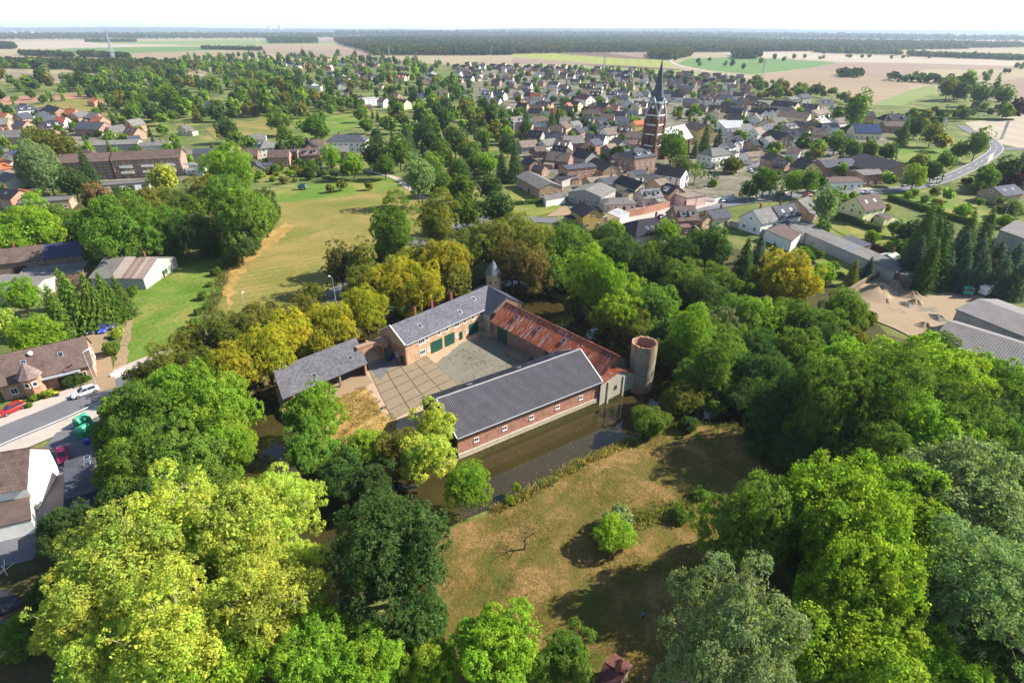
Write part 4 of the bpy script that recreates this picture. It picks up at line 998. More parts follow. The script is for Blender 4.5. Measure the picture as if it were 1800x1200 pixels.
# -- centre, between lane and church
LST = [
 (927,301,969,322,6.6,4.6,11,'t','g',''),(1022,355,1044,368,7.6,5.2,8.5,'y','k','c'),(1122,386,1150,382,7.6,4.2,13,'c','k','hk'),(1184,363,1220,361,8.4,4.6,10.5,'d','n','d'),(1243,371,1275,367,5.6,3.6,8,'c','s',''),
 (1323,370,1357,363,8,4.4,9.5,'w','g',''),(1358,364,1394,357,8,4.6,9,'w','s','k'),(1402,352,1420,345,7,4.2,9,'b','g','c'),(1114,262,1128,260,11,7.8,12.5,'b','s','hd'),(1160,291,1206,298,8.6,5.6,9,'w','k','c'),
 (1093,308,1131,321,7,4.2,8,'c','k',''),(1055,314,1090,310,5.6,3.6,9,'g','s',''),(1031,313,1080,307,5,3.6,7,'t','t',''),(1028,334,1055,321,6.4,4.4,15,'g','g',''),(1072,348,1098,347,4.6,3.2,9,'p','g','h'),(1125,334,1158,331,6.6,4,8,'p','g','d'),
 (990,292,1040,287,7.4,6.6,9,'o','s',''),(1046,277,1077,289,8,5.2,10,'t','k',''),(1018,260,1043,267,8,4.6,10,'g','k','c'),(976,255,998,259,8,5.2,8,'d','k','k'),(987,240,1022,238,8.5,5,10,'b','g','c'),(952,246,975,243,7.5,4.6,8,'w','g',''),
 (912,248,942,246,7,4,9,'g','t',''),(938,258,957,257,6,4,8,'b','n',''),(926,276,942,282,6.4,4,7.5,'o','k',''),(1036,246,1052,243,8,5.2,8,'o','s',''),(1065,254,1080,252,7.5,5,8,'b','t',''),(1082,241,1098,246,8,5,8,'w','t',''),(1060,226,1078,224,9,5.6,9,'w','t','c'),
 (1100,246,1122,246,6,4,8,'d','n',''),(880,218,902,218,8.5,5.2,9,'w','n','d'),(886,208,918,204,9.5,6,10,'w','g','d'),(936,206,960,205,10.5,8.3,12,'w','n','c'),(985,206,1003,206,10,6.6,10,'w','g',''),(1001,214,1017,212,7.5,5,8,'w','g',''),
 (1018,165,1039,168,12,8.4,11,'w','m',''),(1054,180,1071,182,9,6,9,'r','k',''),(1028,187,1037,189,7,4.8,7,'y','k',''),(1000,177,1020,179,8,5,9,'c','k',''),(1080,196,1118,195,6,4,9,'g','b',''),(1105,175,1136,172,8.5,5,12,'w','g','d'),
 (1085,205,1108,206,7,4.6,12,'g','s',''),(1113,213,1130,212,7,5,9,'y','o',''),(1083,222,1108,221,5,4,9,'w','g',''),(1022,158,1050,158,9,5.6,10,'b','n',''),(1030,222,1050,220,6,4,9,'w','k',''),(1130,232,1120,240,5,4,6,'r','n',''),
 (1065,214,1084,213,6,4.4,8,'d','s',''),(1044,206,1066,206,6.5,4.6,8,'w','s',''),(1140,190,1160,186,6.6,4.4,10,'d','k',''),(1086,268,1100,276,6,4,7,'b','n',''),(960,268,980,266,6,4.2,7,'d','k',''),(940,290,958,292,5.5,4,7,'b','k',''),(1056,296,1090,294,5.5,4,7,'t','t',''),
 (1146,303,1158,312,6,4,7,'p','g',''),(1172,322,1192,328,7.4,4.4,9,'b','k','d'),(1150,316,1168,313,5.6,3.8,7,'t','t',''),(1110,300,1130,298,5,3.6,8,'w','s',''),
 # right of the church
 (1215,213,1243,220,12,8.6,12,'y','n',''),(1250,261,1266,259,9.4,6.6,10.5,'w','g','hk'),(1274,250,1284,248,8,5.4,8,'w','k',''),(1286,246,1296,248,7,4.6,7,'w','k',''),(1262,232,1280,231,6,4.4,8,'w','s',''),(1284,240,1300,238,6.5,4.4,8,'w','k',''),(1232,236,1246,234,5,3.6,7,'o','s',''),
 (1325,190,1347,194,9,6.2,8,'w','k',''),(1346,190,1358,193,9,6.2,8,'w','k',''),(1356,189,1369,192,9,6.2,8,'w','k',''),(1362,176,1404,180,10,6,12,'c','k','k'),(1412,182,1440,184,9,5.4,11,'c','k','k'),(1372,195,1425,199,10,6.8,12,'c','n','k'),(1428,194,1450,191,9,6,11,'w','t',''),
 (1432,209,1450,207,8,5.4,11,'r','w','k'),(1355,208,1378,206,8,5.2,10,'y','g',''),(1350,217,1363,216,7.6,5,9,'w','g',''),(1380,219,1396,217,7.4,5,9,'t','g','d'),(1325,226,1337,223,9,6,7.5,'w','t',''),(1353,228,1385,235,9.4,6,10.5,'d','k',''),(1343,242,1354,239,8,5.2,8,'w','g','k'),
 (1318,247,1334,245,6.6,4,8,'b','k',''),(1309,268,1335,266,6,4.2,8,'w','t',''),(1352,268,1370,273,8,5.6,9,'o','k',''),(1368,281,1388,284,6.4,4.4,9,'b','k','k'),(1405,278,1431,284,9,5.6,10.5,'o','k',''),(1440,282,1496,278,7.6,5,11,'b','s','c'),(1505,301,1556,297,6,5.1,10,'r','g',''),
 (1447,314,1506,312,4.4,3.6,10,'w','n',''),(1385,260,1408,262,6.6,4.4,9,'w','n',''),(1391,236,1404,240,7,5,7,'w','g',''),(1515,196,1535,196,8.5,5.2,11,'o','k','c'),(1560,200,1588,200,9,5,12,'c','k','hd'),(1553,214,1594,215,7,4.6,11,'r','n','k'),(1440,175,1462,174,8.6,5,10,'c','s','d'),
 (1405,166,1420,165,8.6,5.4,11,'g','s',''),(1384,171,1400,170,7,5,9,'g','g',''),(1330,178,1346,181,8,5.2,9,'o','k','d'),(1400,213,1418,216,6,4.2,8,'b','k',''),(1402,226,1424,228,5.6,4,9,'g','k',''),(1455,218,1470,217,7,5,8,'w','g',''),(1468,208,1486,206,8,5,8,'w','t',''),(1474,196,1490,198,6,4,8,'g','g',''),
 (1420,240,1440,244,5,3.8,8,'g','g',''),(1504,346,1540,340,9.6,5.6,10.5,'l','n','k'),(1746,329,1782,324,6.6,4,10.5,'t','s','k'),(1232,376,1246,380,5,3.4,6,'t','n',''),(1560,448,1574,444,4,2.8,6,'d','w',''),
 # west side, row of houses behind the pasture
 (417,263,453,262,7.4,4.6,9,'b','n',''),(446,279,450,290,6.4,3.8,7,'o','s',''),(464,248,476,247,8.5,5.4,9,'w','g','h'),(440,236,466,235,7.4,4.8,9,'w','g',''),(471,264,508,263,8,5,9.5,'o','n',''),(526,262,560,260,7.6,4.8,9,'b','n','d'),(560,258,612,256,7,4.6,9,'b','g','c'),(537,243,544,252,8.4,4.8,9,'o','k',''),(547,246,567,245,7.4,4.6,8,'b','n',''),
 (588,237,632,237,9.4,6.6,10,'w','s','h'),(366,262,405,261,6.4,4.6,9,'w','g',''),(510,262,524,262,5.5,4.6,6,'b','s',''),(462,290,480,288,4,3.4,7,'b','s','f'),
 (632,174,662,172,6,6,11,'w','w','f'),(668,172,679,173,8,5,9,'w','n',''),(698,174,716,176,8,5.2,9,'c','k',''),(722,165,745,164,8,4.6,10,'c','b',''),(747,226,765,223,6.4,4.4,9,'y','o','c'),(628,185,652,184,5,3.6,9,'o','n',''),(688,163,702,164,8,5,9,'b','n',''),
 (577,127,588,128,8,5,9,'w','n',''),(593,128,604,130,8,5,9,'w','k',''),(618,128,628,129,8,5.4,9,'w','g',''),(637,127,643,130,8.5,5,9,'o','k',''),(652,128,658,132,8,5,9,'w','n',''),(600,134,617,136,7,4.6,9,'w','n',''),(566,138,582,138,7,4.4,9,'d','s',''),(593,140,600,146,7.5,4.6,9,'w','k',''),(610,155,618,158,7.5,4.4,9,'c','k',''),
 (543,142,553,145,7.5,4.6,9,'w','k',''),(545,152,565,152,4.5,4,9,'w','s','f'),(632,168,640,170,7,4.6,8,'c','n',''),(676,116,716,118,6,6,12,'r','g','f'),(688,130,697,130,7.5,4.6,9,'w','n',''),(700,128,722,131,7.5,4.6,10,'c','k',''),(752,122,762,124,8,5,9,'w','k',''),(756,130,768,133,8,5,9,'w','k',''),(760,143,767,148,8,4.6,9,'w','n',''),
 (772,160,788,160,8,5,9,'w','n',''),(670,148,676,149,6,4,8,'c','n',''),(736,134,748,137,8,5,9,'o','n',''),(620,146,634,146,5,4.2,8,'w','k',''),(548,108,560,109,8,5,9,'w','n',''),(600,108,608,110,7.5,5,9,'w','b',''),(650,100,662,102,9,5.6,10,'w','n',''),(505,110,518,110,8,5,9,'w','k',''),(440,104,452,105,8,5,9,'w','n',''),(470,112,482,112,8,5,9,'g','n',''),(430,112,444,113,8,5,9,'w','k',''),
 # far left quarter
 (141,214,184,215,8.4,4.8,14,'b','s',''),(98,206,116,206,8.6,5.4,9,'w','r','k'),(75,204,96,202,8,5.4,9,'w','s',''),(62,201,76,195,8.4,5.2,8,'w','s',''),(26,187,56,185,8,5,11,'w','s','d'),(84,184,106,190,8.4,5,11,'o','k',''),(60,190,84,188,6,4.4,9,'b','s',''),(-10,208,14,207,8.6,5,14,'o','g',''),(-20,230,55,228,8,4.6,13,'t','g',''),(66,226,94,228,6,4.4,8,'b','n',''),
 (10,268,36,262,7.4,4.6,9,'c','b',''),(-10,276,22,284,6.4,4.4,8,'w','o',''),(-14,290,10,286,6,4,9,'b','o',''),(-10,298,28,308,6.2,4,10,'g','g',''),(-20,328,34,335,7,4.4,9,'o','k','k'),(34,332,60,336,6,4.4,8,'r','o',''),(166,248,244,245,6,4.4,12,'g','g',''),(246,251,298,249,5.4,4.2,13,'w','g',''),(222,240,244,238,6.4,4.4,9,'b','s',''),(150,262,160,270,6.6,5,7,'b','n',''),
 (36,354,126,347,4,3.6,9,'t','g','f'),(160,174,172,175,6,4,9,'o','o',''),(318,222,330,220,6,4,8,'c','g',''),(362,178,376,178,7.5,4.6,10,'g','s',''),(340,262,400,260,7,4.8,9,'g','s',''),(398,256,404,254,7,5,8,'w','t','h'),(342,290,350,288,5,4.4,8,'w','g',''),
]
for r in LST:
    kw = {}
    if r[9] == 'f' or 'f' in r[9]: kw['win'] = True
    house(*r)
# row of dark-roofed gables at the far edge of the village
for i, (x, y) in enumerate([(798,113),(812,114),(827,117),(863,112),(876,113),(890,114),(904,114),(923,115),(941,116),(958,117),(980,118),(999,119),(1019,120),(1040,121),(1072,122),(1084,123),(1098,124),(1118,125),(1175,132),(1190,133),(1204,135),(1222,137),(1240,139),(1248,138)]):
    house(x, y, x + 9, y + 1.2, 8.4, 5, 9, hr.choice('ooot'), 'k', '', name='row_house')
# village interior, house by house between the named ones
def free(x, y, r):
    for bx, by, a, hl, hw in BLOCK:
        dx, dy = x - bx, y - by
        if abs(dx) > 40 or abs(dy) > 40: continue
        u = dx * math.cos(a) + dy * math.sin(a); v = -dx * math.sin(a) + dy * math.cos(a)
        if abs(u) < hl + r and abs(v) < hw + r: return False
    for pts, w in ROADS:
        if w < 2.5: continue
        for i in range(len(pts) - 1):
            a, b = pts[i], pts[i + 1]; ab = b - a
            if ab.length_squared < 1e-6: continue
            t = max(0, min(1, (Vector((x, y)) - a).dot(ab) / ab.length_squared))
            if (a + ab * t - Vector((x, y))).length < w / 2 + r: return False
    return True
def fill_houses(pp, n, seed, walls, roofs, r=7.5):
    rnd = random.Random(seed); poly = px_poly(pp); xs = [p.x for p in poly]; ys = [p.y for p in poly]; k = 0
    for _ in range(n * 60):
        if k >= n: break
        x, y = rnd.uniform(min(xs), max(xs)), rnd.uniform(min(ys), max(ys))
        if not inside((x, y), poly) or not free(x, y, r): continue
        k += 1; ang = rnd.choice([-.35, -.3, 1.2, -.4, 1.25]) + rnd.uniform(-.12, .12)
        L_ = rnd.uniform(9, 13); zr = rnd.uniform(7.2, 9); ze = zr - rnd.uniform(3, 3.8)
        house(0, 0, 0, 0, zr, ze, rnd.uniform(8, 9.5), rnd.choice(walls), rnd.choice(roofs), rnd.choice(['', '', 'd', 'k', '']), c=Vector((x, y, 0)), a=ang, L=L_, name='gabled_house')
fill_houses([(790,116),(900,118),(1140,128),(1150,160),(1000,165),(880,170),(800,160)], 80, 21, 'wwctobow', 'kkknnsg')
fill_houses([(850,168),(1000,168),(1010,205),(960,215),(880,200)], 26, 22, 'wcbtw', 'knsgo')
fill_houses([(1170,130),(1300,142),(1330,175),(1240,200),(1165,180)], 44, 23, 'wotcb', 'kkns')
fill_houses([(960,170),(1140,170),(1120,230),(960,205)], 26, 24, 'wgbtc', 'ksgn')
fill_houses([(1230,170),(1320,180),(1320,235),(1250,210)], 16, 25, 'wobc', 'ksn')
fill_houses([(1320,205),(1420,205),(1440,250),(1330,260)], 9, 27, 'wgbtc', 'ksgnt', 6.5)
fill_houses([(905,235),(1130,215),(1120,300),(960,300)], 16, 28, 'bgtdw', 'ksgnt', 6.0)
fill_houses([(0,190),(130,200),(250,235),(340,262),(300,262),(120,245),(0,262)], 12, 29, 'wotb', 'ksgno', 8)
fill_houses([(430,104),(560,104),(760,116),(770,150),(640,140),(540,130)], 26, 26, 'wwcob', 'knkr', 16)

# -- named buildings
house(1517, 270, 1588, 287, 9.2, 5.0, 24, 'b', 'k', label='huge hall with a plain black roof beside the road', name='hall', cat='hall', win=False)
root, rf, L, w, ze, zr, c, a = house(1500, 218, 1546, 219, 9.2, 4.2, 14, 'c', 'k', label='cream building with a blue solar panel roof', name='solar_house', cat='house')
sd = -1 if facing(c, a, 0, L, w) else 1
pan = MB().box(-.95, .95, -.8, .8, 0, .05).mesh('solar_panel', [MAT['solar_cell']])
for i in range(int(L / 2.1)):
    for j in range(5): put_on_roof('solar_panel', pan, rf, w, ze, zr, sd, -L / 2 + 1.1 + i * 2.1, .12 + j * .19, .2)
# church
tb = Vector((79.5, 338.0, 0)); r0, r1 = G(1163, 217, 15.5), G(1204, 209, 15.5); dv = r1 - r0; na = math.atan2(dv.y, dv.x)
ch = tag(empty('church', tb, na), 'brick parish church with a tall slate spire and pale nave roof', 'church'); BLOCK.append((tb.x, tb.y, na, 6, 6))
def mat_church():
    t = NT('church_brick'); uv = t.uv(); f = t.noise(uv, .5, 7, .7)
    c = t.ramp(f, [(.3, rgb(84, 60, 52)), (.6, rgb(118, 86, 72)), (.8, rgb(140, 108, 90))]); t.pbsdf(c, .9, None, .2)
mat_church()
def sq(h, z0, z1, h2=None):
    h2 = h2 or h; mb = MB(); P0 = [(-h, -h, z0), (h, -h, z0), (h, h, z0), (-h, h, z0)]; P1 = [(-h2, -h2, z1), (h2, -h2, z1), (h2, h2, z1), (-h2, h2, z1)]
    for k in range(4): mb.face([P0[k], P0[(k + 1) % 4], P1[(k + 1) % 4], P1[k]])
    mb.face(P1); return mb
twr = sq(4.0, 0, 14).build('tower_base', MAT['church_brick'], ch)
sq(3.75, 14.0, 24).build('tower_shaft', MAT['church_brick'], ch); sq(3.6, 24, 30).build('belfry', MAT['church_brick'], ch)
for z, h in ((14, 4.15), (19, 3.9), (24, 3.95), (8, 4.15)): MB().box(-h, h, -h, h, z - .25, z + .25).build('stone_band', MAT['white_paint'], ch)
for k in range(4):
    R4 = Matrix.Rotation(k * math.pi / 2, 3, 'Z'); mb = MB()
    tri = [(-3.65, -3.75, 24.3), (3.65, -3.75, 24.3), (0, -3.75, 33.0)]; mb.face([R4 @ Vector(p) for p in tri]); mb.face([R4 @ Vector(p) for p in [(-3.65, -3.75, 24.3), (0, -3.75, 33), (0, 0, 33)]]); mb.face([R4 @ Vector(p) for p in [(0, -3.75, 33), (3.65, -3.75, 24.3), (0, 0, 33)]])
    mb.build('belfry_gable', MAT['church_brick'], ch)
    mb = MB()
    for s in (-1, 1): mb.beam(R4 @ Vector((s * 3.9, -3.9, 24.4)), R4 @ Vector((0, -3.9, 33.3)), .32)
    mb.build('gable_coping', MAT['zinc'], ch)
    ck = MB().lathe([(0, .12), (.85, .12), (.85, 0)], 16).build('clock_face', MAT['white_paint'], ch, loc=R4 @ Vector((0, -3.78, 28.3)), rot=(math.pi / 2, 0, k * math.pi / 2))
    for x in (-1.1, 1.1): MB().box(-.4, .4, -.1, .02, 0, 2.6).build('sound_opening', MAT['window_glass'], ch, loc=R4 @ Vector((x, -3.72, 24.6)), rot=(0, 0, k * math.pi / 2))
    MB().box(-.5, .5, -.1, .02, 0, 3.6).build('lancet_window', MAT['window_glass'], ch, loc=R4 @ Vector((0, -3.75, 20.0)), rot=(0, 0, k * math.pi / 2)); MB().box(-.7, .7, -.1, .02, 0, 4.6).build('lancet_window', MAT['window_glass'], ch, loc=R4 @ Vector((0, -4.02, 9)), rot=(0, 0, k * math.pi / 2))
    bz = MB(); bz.box(3.2, 4.7, -4.7, -3.2, 0, 13); bz.box(3.4, 4.4, -4.4, -3.4, 13.0, 22); bz.build('buttress', MAT['church_brick'], ch, rot=(0, 0, k * math.pi / 2))
    MB().lathe([(.55, 22), (.55, 23.6), (0, 26.5)], 6, c=(3.95, -3.95)).build('pinnacle', MAT['zinc'], ch, rot=(0, 0, k * math.pi / 2))
sp = MB(); n8 = 8
prof = [(4.0, 29.5), (3.3, 32.6), (2.3, 38), (1.15, 45), (.12, 51.5)]
sp.lathe(prof, n8).build('spire', MAT['weathered_slate'], ch, rgb(74, 80, 92), rot=(0, 0, math.pi / 8))
MB().box(-3.95, 3.95, -3.95, 3.95, 30.2, 31.0).build('spire_collar', MAT['zinc'], ch)
MB().beam((0, 0, 51), (0, 0, 54), .09).beam((-.7, 0, 53), (.7, 0, 53), .09).build('cross', MAT['dark_metal'], ch)
Ln = 30.0; wn_ = 13.0
nv = MB(); nv.box(4, 4 + Ln, -wn_ / 2, wn_ / 2, 0, 9, skip='bt'); nv.face([(4 + Ln, -wn_ / 2, 9), (4 + Ln, wn_ / 2, 9), (4 + Ln, 0, 15.3)]); nave = nv.build('nave', MAT['church_brick'], ch)
mb = MB(); roof_slab(Ln, wn_, 9, 15.5, -1, .4, 0, mb=mb, x0=4.1, x1=4 + Ln + .3); roof_slab(Ln, wn_, 9, 15.5, 1, .4, 0, mb=mb, x0=4.1, x1=4 + Ln + .3)
nrf = mb.build('nave_roof', MAT['weathered_slate'], ch, rgb(214, 214, 216))
for x in (12, 24): link('roof_dormer', DORMER, nrf, loc=(x, -3.6, 11.8))
for x in (8, 13, 18, 23, 28): MB().box(-.8, .8, -.1, .03, 0, 5).build('nave_window', MAT['window_glass'], ch, loc=(x, -wn_ / 2, 2.6)); MB().box(-.4, .4, -1.0, 0, 0, 8).build('buttress', MAT['church_brick'], ch, loc=(x + 2.5, -wn_ / 2 - .005, 0))
BLOCK.append((tb.x + 19 * math.cos(na), tb.y + 19 * math.sin(na), na, 16, 8))
# apartment block
a0, a1 = G(104, 272, 11.5), G(322, 262, 11.5)
house(104, 272, 196, 268, 11.4, 8.6, 13, 'b', 'n', 'c', label='left half of the long brown brick apartment block', name='apartment_block', cat='building')
root, rf, L, w, ze, zr, c, a = house(198, 267, 318, 262, 11.8, 8.8, 13, 'b', 'n', 'c', label='balconied half of the long brown brick apartment block', name='apartment_block', cat='building')
for i in range(4):
    for z in (2.6, 5.3): MB().box(-2.6, 2.6, -1.5, 0, 0, .15).box(-2.6, 2.6, -1.5, -1.42, .15, 1.1).build('balcony', MAT['white_frame'], root, loc=(-L / 2 + 6 + i * 9.5, -w / 2, z))
for x in (-L / 2 + .5, L / 2 - .5): MB().box(x - .3, x + .3, -w / 2 - .25, -w / 2, 0, 9).build('pier', MAT['brick'], root, rgb(190, 130, 100))
root, rf, L, w, ze, zr, c, a = shed(182, 324, 262, 318, 3.0, 3.0, 6.5, 'g', 'g', 'f', label='low garage row with white doors before the apartment block', win=False, name='garage_row', cat='garage')
gd = door_mesh(2.5, 2.2, 'white_paint'); gdk = door_mesh(2.5, 2.2, 'dark_metal')
for i in range(6): put_on_wall('garage_door', (gd, gdk)[i % 2], root, 0, (i - 2.5) * L / 6, .02, L, w)
# left farmstead
root, rf, L, w, ze, zr, c, a = house(-30, 442, 78, 430, 7.4, 4.6, 10, 'd', 'n', '', label='stone barn part with a brown tiled roof', name='stone_barn', cat='barn', win=False)
put_on_wall('barn_door', door_mesh(3.4, 3.2, 'dark_wood', 6), root, 0, 1, 0, L, w)
root, rf, L, w, ze, zr, c, a = house(80, 430, 143, 423, 7.4, 4.6, 10, 'd', 'b', '', label='stone barn part with a dark slate roof', name='stone_barn', cat='barn', win=False, rmat='weathered_slate')
put_on_wall('barn_door', door_mesh(1.6, 2.4, 'dark_wood', 4), root, 0, -1, 0, L, w)
root, rf, L, w, ze, zr, c, a = house(186, 452, 276, 453, 6.4, 3.4, 17, 'g', 'g', '', label='wide shed with grey and rust striped sheet roof', name='hay_shed', cat='shed', win=False, rmat='fibre_cement')
shx = corrugated(1.05, w, ze, zr, -1, .45, 0, .35, .03, 99).mesh('roof_sheet', [MAT['fibre_cement']])
for i in range(9): link('roof_sheet', shx, rf, hr.choice([rgb(132, 114, 104), rgb(116, 98, 90), rgb(146, 132, 124)]), loc=(L / 2 - .25 - i * 1.05, 0, .17))
shed(36, 482, 150, 468, 3.4, 3.4, 9, 't', 'g', 'f', label='low flat roofed shed beside the stone barn', win=False); shed(-30, 492, 78, 490, 4.6, 3.2, 14, 'g', 'g', '', label='grey roofed shed at the edge beside the conifers', win=False, rmat='fibre_cement')
# brick house by the road
root, rf, L, w, ze, zr, c, a = house(-14, 627, 148, 592, 7.6, 3.6, 10.5, 'o', 'n', 'k', label='orange brick house with turret by the road', name='brick_house', cat='house')
tq = empty('turret', (0, 0, 0)); tq.parent = root
tq.location = (-L / 2 + 5.2, -w / 2 - .6, 0)
MB().lathe([(1.7, 0), (1.7, 4.6)], 8).build('turret_wall', MAT['brick'], tq, rgb(190, 124, 84)); MB().lathe([(2.3, 4.5), (1.2, 5.9), (0, 7.6)], 8).build('turret_roof', MAT['roof_tiles'], tq, rgb(120, 104, 98))
for t in (-2.0, -1.2): link('turret_window', WIN_S, tq, loc=(1.6 * math.cos(t), 1.6 * math.sin(t), 2.6), rot=(0, 0, t + math.pi / 2))
MB().box(-3, 5.6, -w / 2 - 1.3, -w / 2 - .0, 3.02, 3.2).build('porch_canopy', MAT['zinc'], root)
link('satellite_dish', MB().lathe([(0, .05), (.3, .1), (.45, .22)], 12).mesh('satellite_dish', [MAT['white_paint']]), rf, loc=(-1.5, -1.4, zr - .4), rot=(.9, 0, 0))
# white house and its yard buildings at the lower left
house(-60, 806, 50, 788, 8.6, 5.0, 9, 'w', 'n', '', label='house with a blank white gable beside the paved yard', name='white_gable_house', cat='house', win=False)
def quad_building(pp, z, h, name, label, wall, roof, rmat='flat_roof', tilt=0.0, skyl=()):
    """flat or mono-pitched building whose roof corners are seen at four pixels"""
    P_ = [G(x, y, z) for x, y in pp]; c = sum(P_, Vector()) / 4; root = tag(empty(name, (c.x, c.y, 0)), label, 'outbuilding')
    Q = [Vector((p.x - c.x, p.y - c.y, z)) for p in P_]
    if (Q[1] - Q[0]).cross(Q[2] - Q[0]).z < 0: Q = Q[::-1]
    mb = MB()
    for k in range(4): p, q = Q[k], Q[(k + 1) % 4]; mb.face([(p.x, p.y, 0), (q.x, q.y, 0), (q.x, q.y, z - .1), (p.x, p.y, z - .1)])
    mb.build('wall', MAT['brick' if wall in BRICKY else 'painted_wall'], root, WALLC[wall][0])
    mb = MB(); T_ = [Vector((p.x * 1.03, p.y * 1.03, z + .1)) for p in Q]; B_ = [Vector((p.x * 1.03, p.y * 1.03, z - .12)) for p in Q]
    d = (T_[1] - T_[0]).normalized(); e = Vector((-d.y, d.x, 0))
    mb.face(T_, 0, [(p.dot(d), p.dot(e)) for p in T_])
    for k in range(4): mb.face([B_[k], B_[(k + 1) % 4], T_[(k + 1) % 4], T_[k]])
    rf = mb.build('roof', MAT[rmat], root, ROOFC[roof][0])
    for (u, v) in skyl: p = (T_[0].lerp(T_[1], u)).lerp(T_[3].lerp(T_[2], u), v); link('skylight', SKYL, rf, loc=(p.x, p.y, p.z + .01), rot=(0, 0, math.atan2(d.y, d.x)))
    xs = [p.x for p in P_]; ys = [p.y for p in P_]; BLOCK.append((c.x, c.y, 0, (max(xs) - min(xs)) / 2, (max(ys) - min(ys)) / 2))
    return root, rf
quad_building([(114, 812), (165, 797), (170, 862), (113, 878)], 3.4, 0, 'slate_shed', 'grey slate roofed shed beside the pink car', 'p', 's', 'roof_tiles', skyl=((.75, .75), (.75, .92)))
quad_building([(113, 880), (170, 864), (173, 890), (113, 909)], 3.2, 0, 'slate_shed', 'dark tiled annex behind the slate shed', 'd', 'k', 'roof_tiles', skyl=((.3, .4), (.65, .4)))
quad_building([(68, 920), (112, 893), (113, 925), (69, 950)], 2.8, 0, 'flat_shed', 'mossy brown flat roofed shed by the yellow tree', 'g', 'n')
quad_building([(-40, 890), (50, 872), (54, 912), (-40, 935)], 2.9, 0, 'flat_shed', 'mauve flat roofed annex of the white gable house', 'w', 'n')
quad_building([(-40, 1050), (14, 1036), (42, 1062), (-40, 1100)], 2.4, 0, 'garden_shed', 'dark wooden garden shed on the small lawn', 'd', 'k')
quad_building([(-40, 1110), (16, 1085), (22, 1120), (-40, 1150)], 2.2, 0, 'garden_shed', 'grey slatted shed at the lower corner', 'g', 's')
house(1066, 1168, 1092, 1186, 3.6, 2.4, 4.2, 'd', 'm', '', label='red roofed hut half hidden by the lower trees', name='hut', cat='hut', win=False)
# right hand side: long flat shed, terrace block, halls
quad_building([(1412, 408), (1440, 402), (1592, 466), (1574, 478)], 3.6, 0, 'long_shed', 'very long flat roofed grey shed with white roof lights', 'g', 'g', skyl=[(.6, .12 * k + .1) for k in range(1, 8)] and [(.12 * k + .06, .5) for k in range(8)])
quad_building([(1346, 404), (1378, 394), (1408, 410), (1392, 424)], 3.8, 0, 'terrace_block', 'white flat roofed block with a roof terrace', 'w', 'n'); quad_building([(1386, 392), (1420, 388), (1444, 402), (1412, 410)], 3.7, 0, 'flat_block', 'grey flat roof between terrace block and long shed', 'w', 'g')
quad_building([(1474, 418), (1498, 414), (1532, 430), (1510, 436)], 2.8, 0, 'dark_shed', 'dark flat roofed shed along the long shed', 'd', 's'); quad_building([(1556, 470), (1578, 466), (1618, 482), (1604, 492)], 3.2, 0, 'open_shed', 'dark open shed at the top of the sand yard', 'd', 'g')
shed(1196, 345, 1230, 340, 4.2, 4.2, 8, 'p', 't', 'f', label='peach walled garage block on the forecourt', name='peach_garage', cat='garage', win=False); quad_building([(1068, 374), (1086, 366), (1106, 374), (1090, 384)], 3.2, 0, 'white_garage', 'small white garage beside the yellow-walled house', 'w', 'w')
quad_building([(975, 310), (1000, 300), (1016, 308), (988, 318)], 3.6, 0, 'black_carport', 'black roofed carport with a red car under it', 'g', 'k'); quad_building([(955, 345), (992, 338), (994, 346), (960, 352)], 3.0, 0, 'white_annex', 'low white annex with small windows under the brick barn gable', 'w', 'g')
quad_building([(1262, 212), (1306, 212), (1300, 224), (1276, 226)], 6, 0, 'white_hall', 'white flat hall behind the church', 'w', 'w'); quad_building([(1284, 218), (1318, 218), (1336, 232), (1286, 232)], 5, 0, 'grey_hall', 'grey roofed hall beside the white hall', 'g', 'g')
quad_building([(1758, 404), (1785, 388), (1840, 400), (1830, 430)], 6, 0, 'metal_hall', 'pale metal hall at the right edge', 'g', 'g')
for args, lb in (((1722, 527, 1850, 575, 6.6, 5.2, 15, 'g', 'g'), 'upper grey hall with a corrugated roof below the sand yard'), ((1668, 566, 1850, 622, 6.6, 4.4, 14, 'g', 's'), 'lower grey hall with a corrugated roof behind the bright trees')):
    root, rf, L, w, ze, zr, c, a = house(*args, '', label=lb, name='metal_hall', cat='hall', win=False, rmat='fibre_cement')
    for sd in (-1, 1): corrugated(L, w, ze, zr, sd, .45, .3, .5, .035, 99).build('corrugated_sheeting', MAT['fibre_cement'], rf, rgb(112, 107, 105), loc=(0, 0, .16))
# walls and fences
def wall_line(name, pp, h, th, mat, label, color=None, cat='wall', z=0.0):
    P_ = [G(x, y) for x, y in pp]; mb = MB()
    for i in range(len(P_) - 1):
        a, b = P_[i], P_[i + 1]; d = (b - a).normalized(); n = Vector((-d.y, d.x, 0)) * th / 2
        q = [a - n, b - n, b + n, a + n]; t = [p + Vector((0, 0, h)) for p in q]
        mb.face(t)
        for k in range(4): mb.face([q[k], q[(k + 1) % 4], t[(k + 1) % 4], t[k]])
    return tag(mb.build(name, MAT[mat], None, color), label, cat)
wall_line('brick_wall', [(1092, 385), (1130, 378), (1176, 366)], 3.0, .3, 'brick', 'long brick wall along the forecourt', rgb(170, 112, 84)); wall_line('white_wall', [(1225, 352), (1256, 356), (1290, 347)], 1.6, .25, 'white_paint', 'curved white wall by the village road')
wall_line('white_wall', [(1558, 388), (1582, 398), (1614, 402)], 1.8, .2, 'white_paint', 'white panel wall behind the cream mansard house'); wall_line('retaining_wall', [(1488, 518), (1530, 492), (1562, 480)], 1.8, .5, 'concrete', 'pale concrete wall along the sand heap')
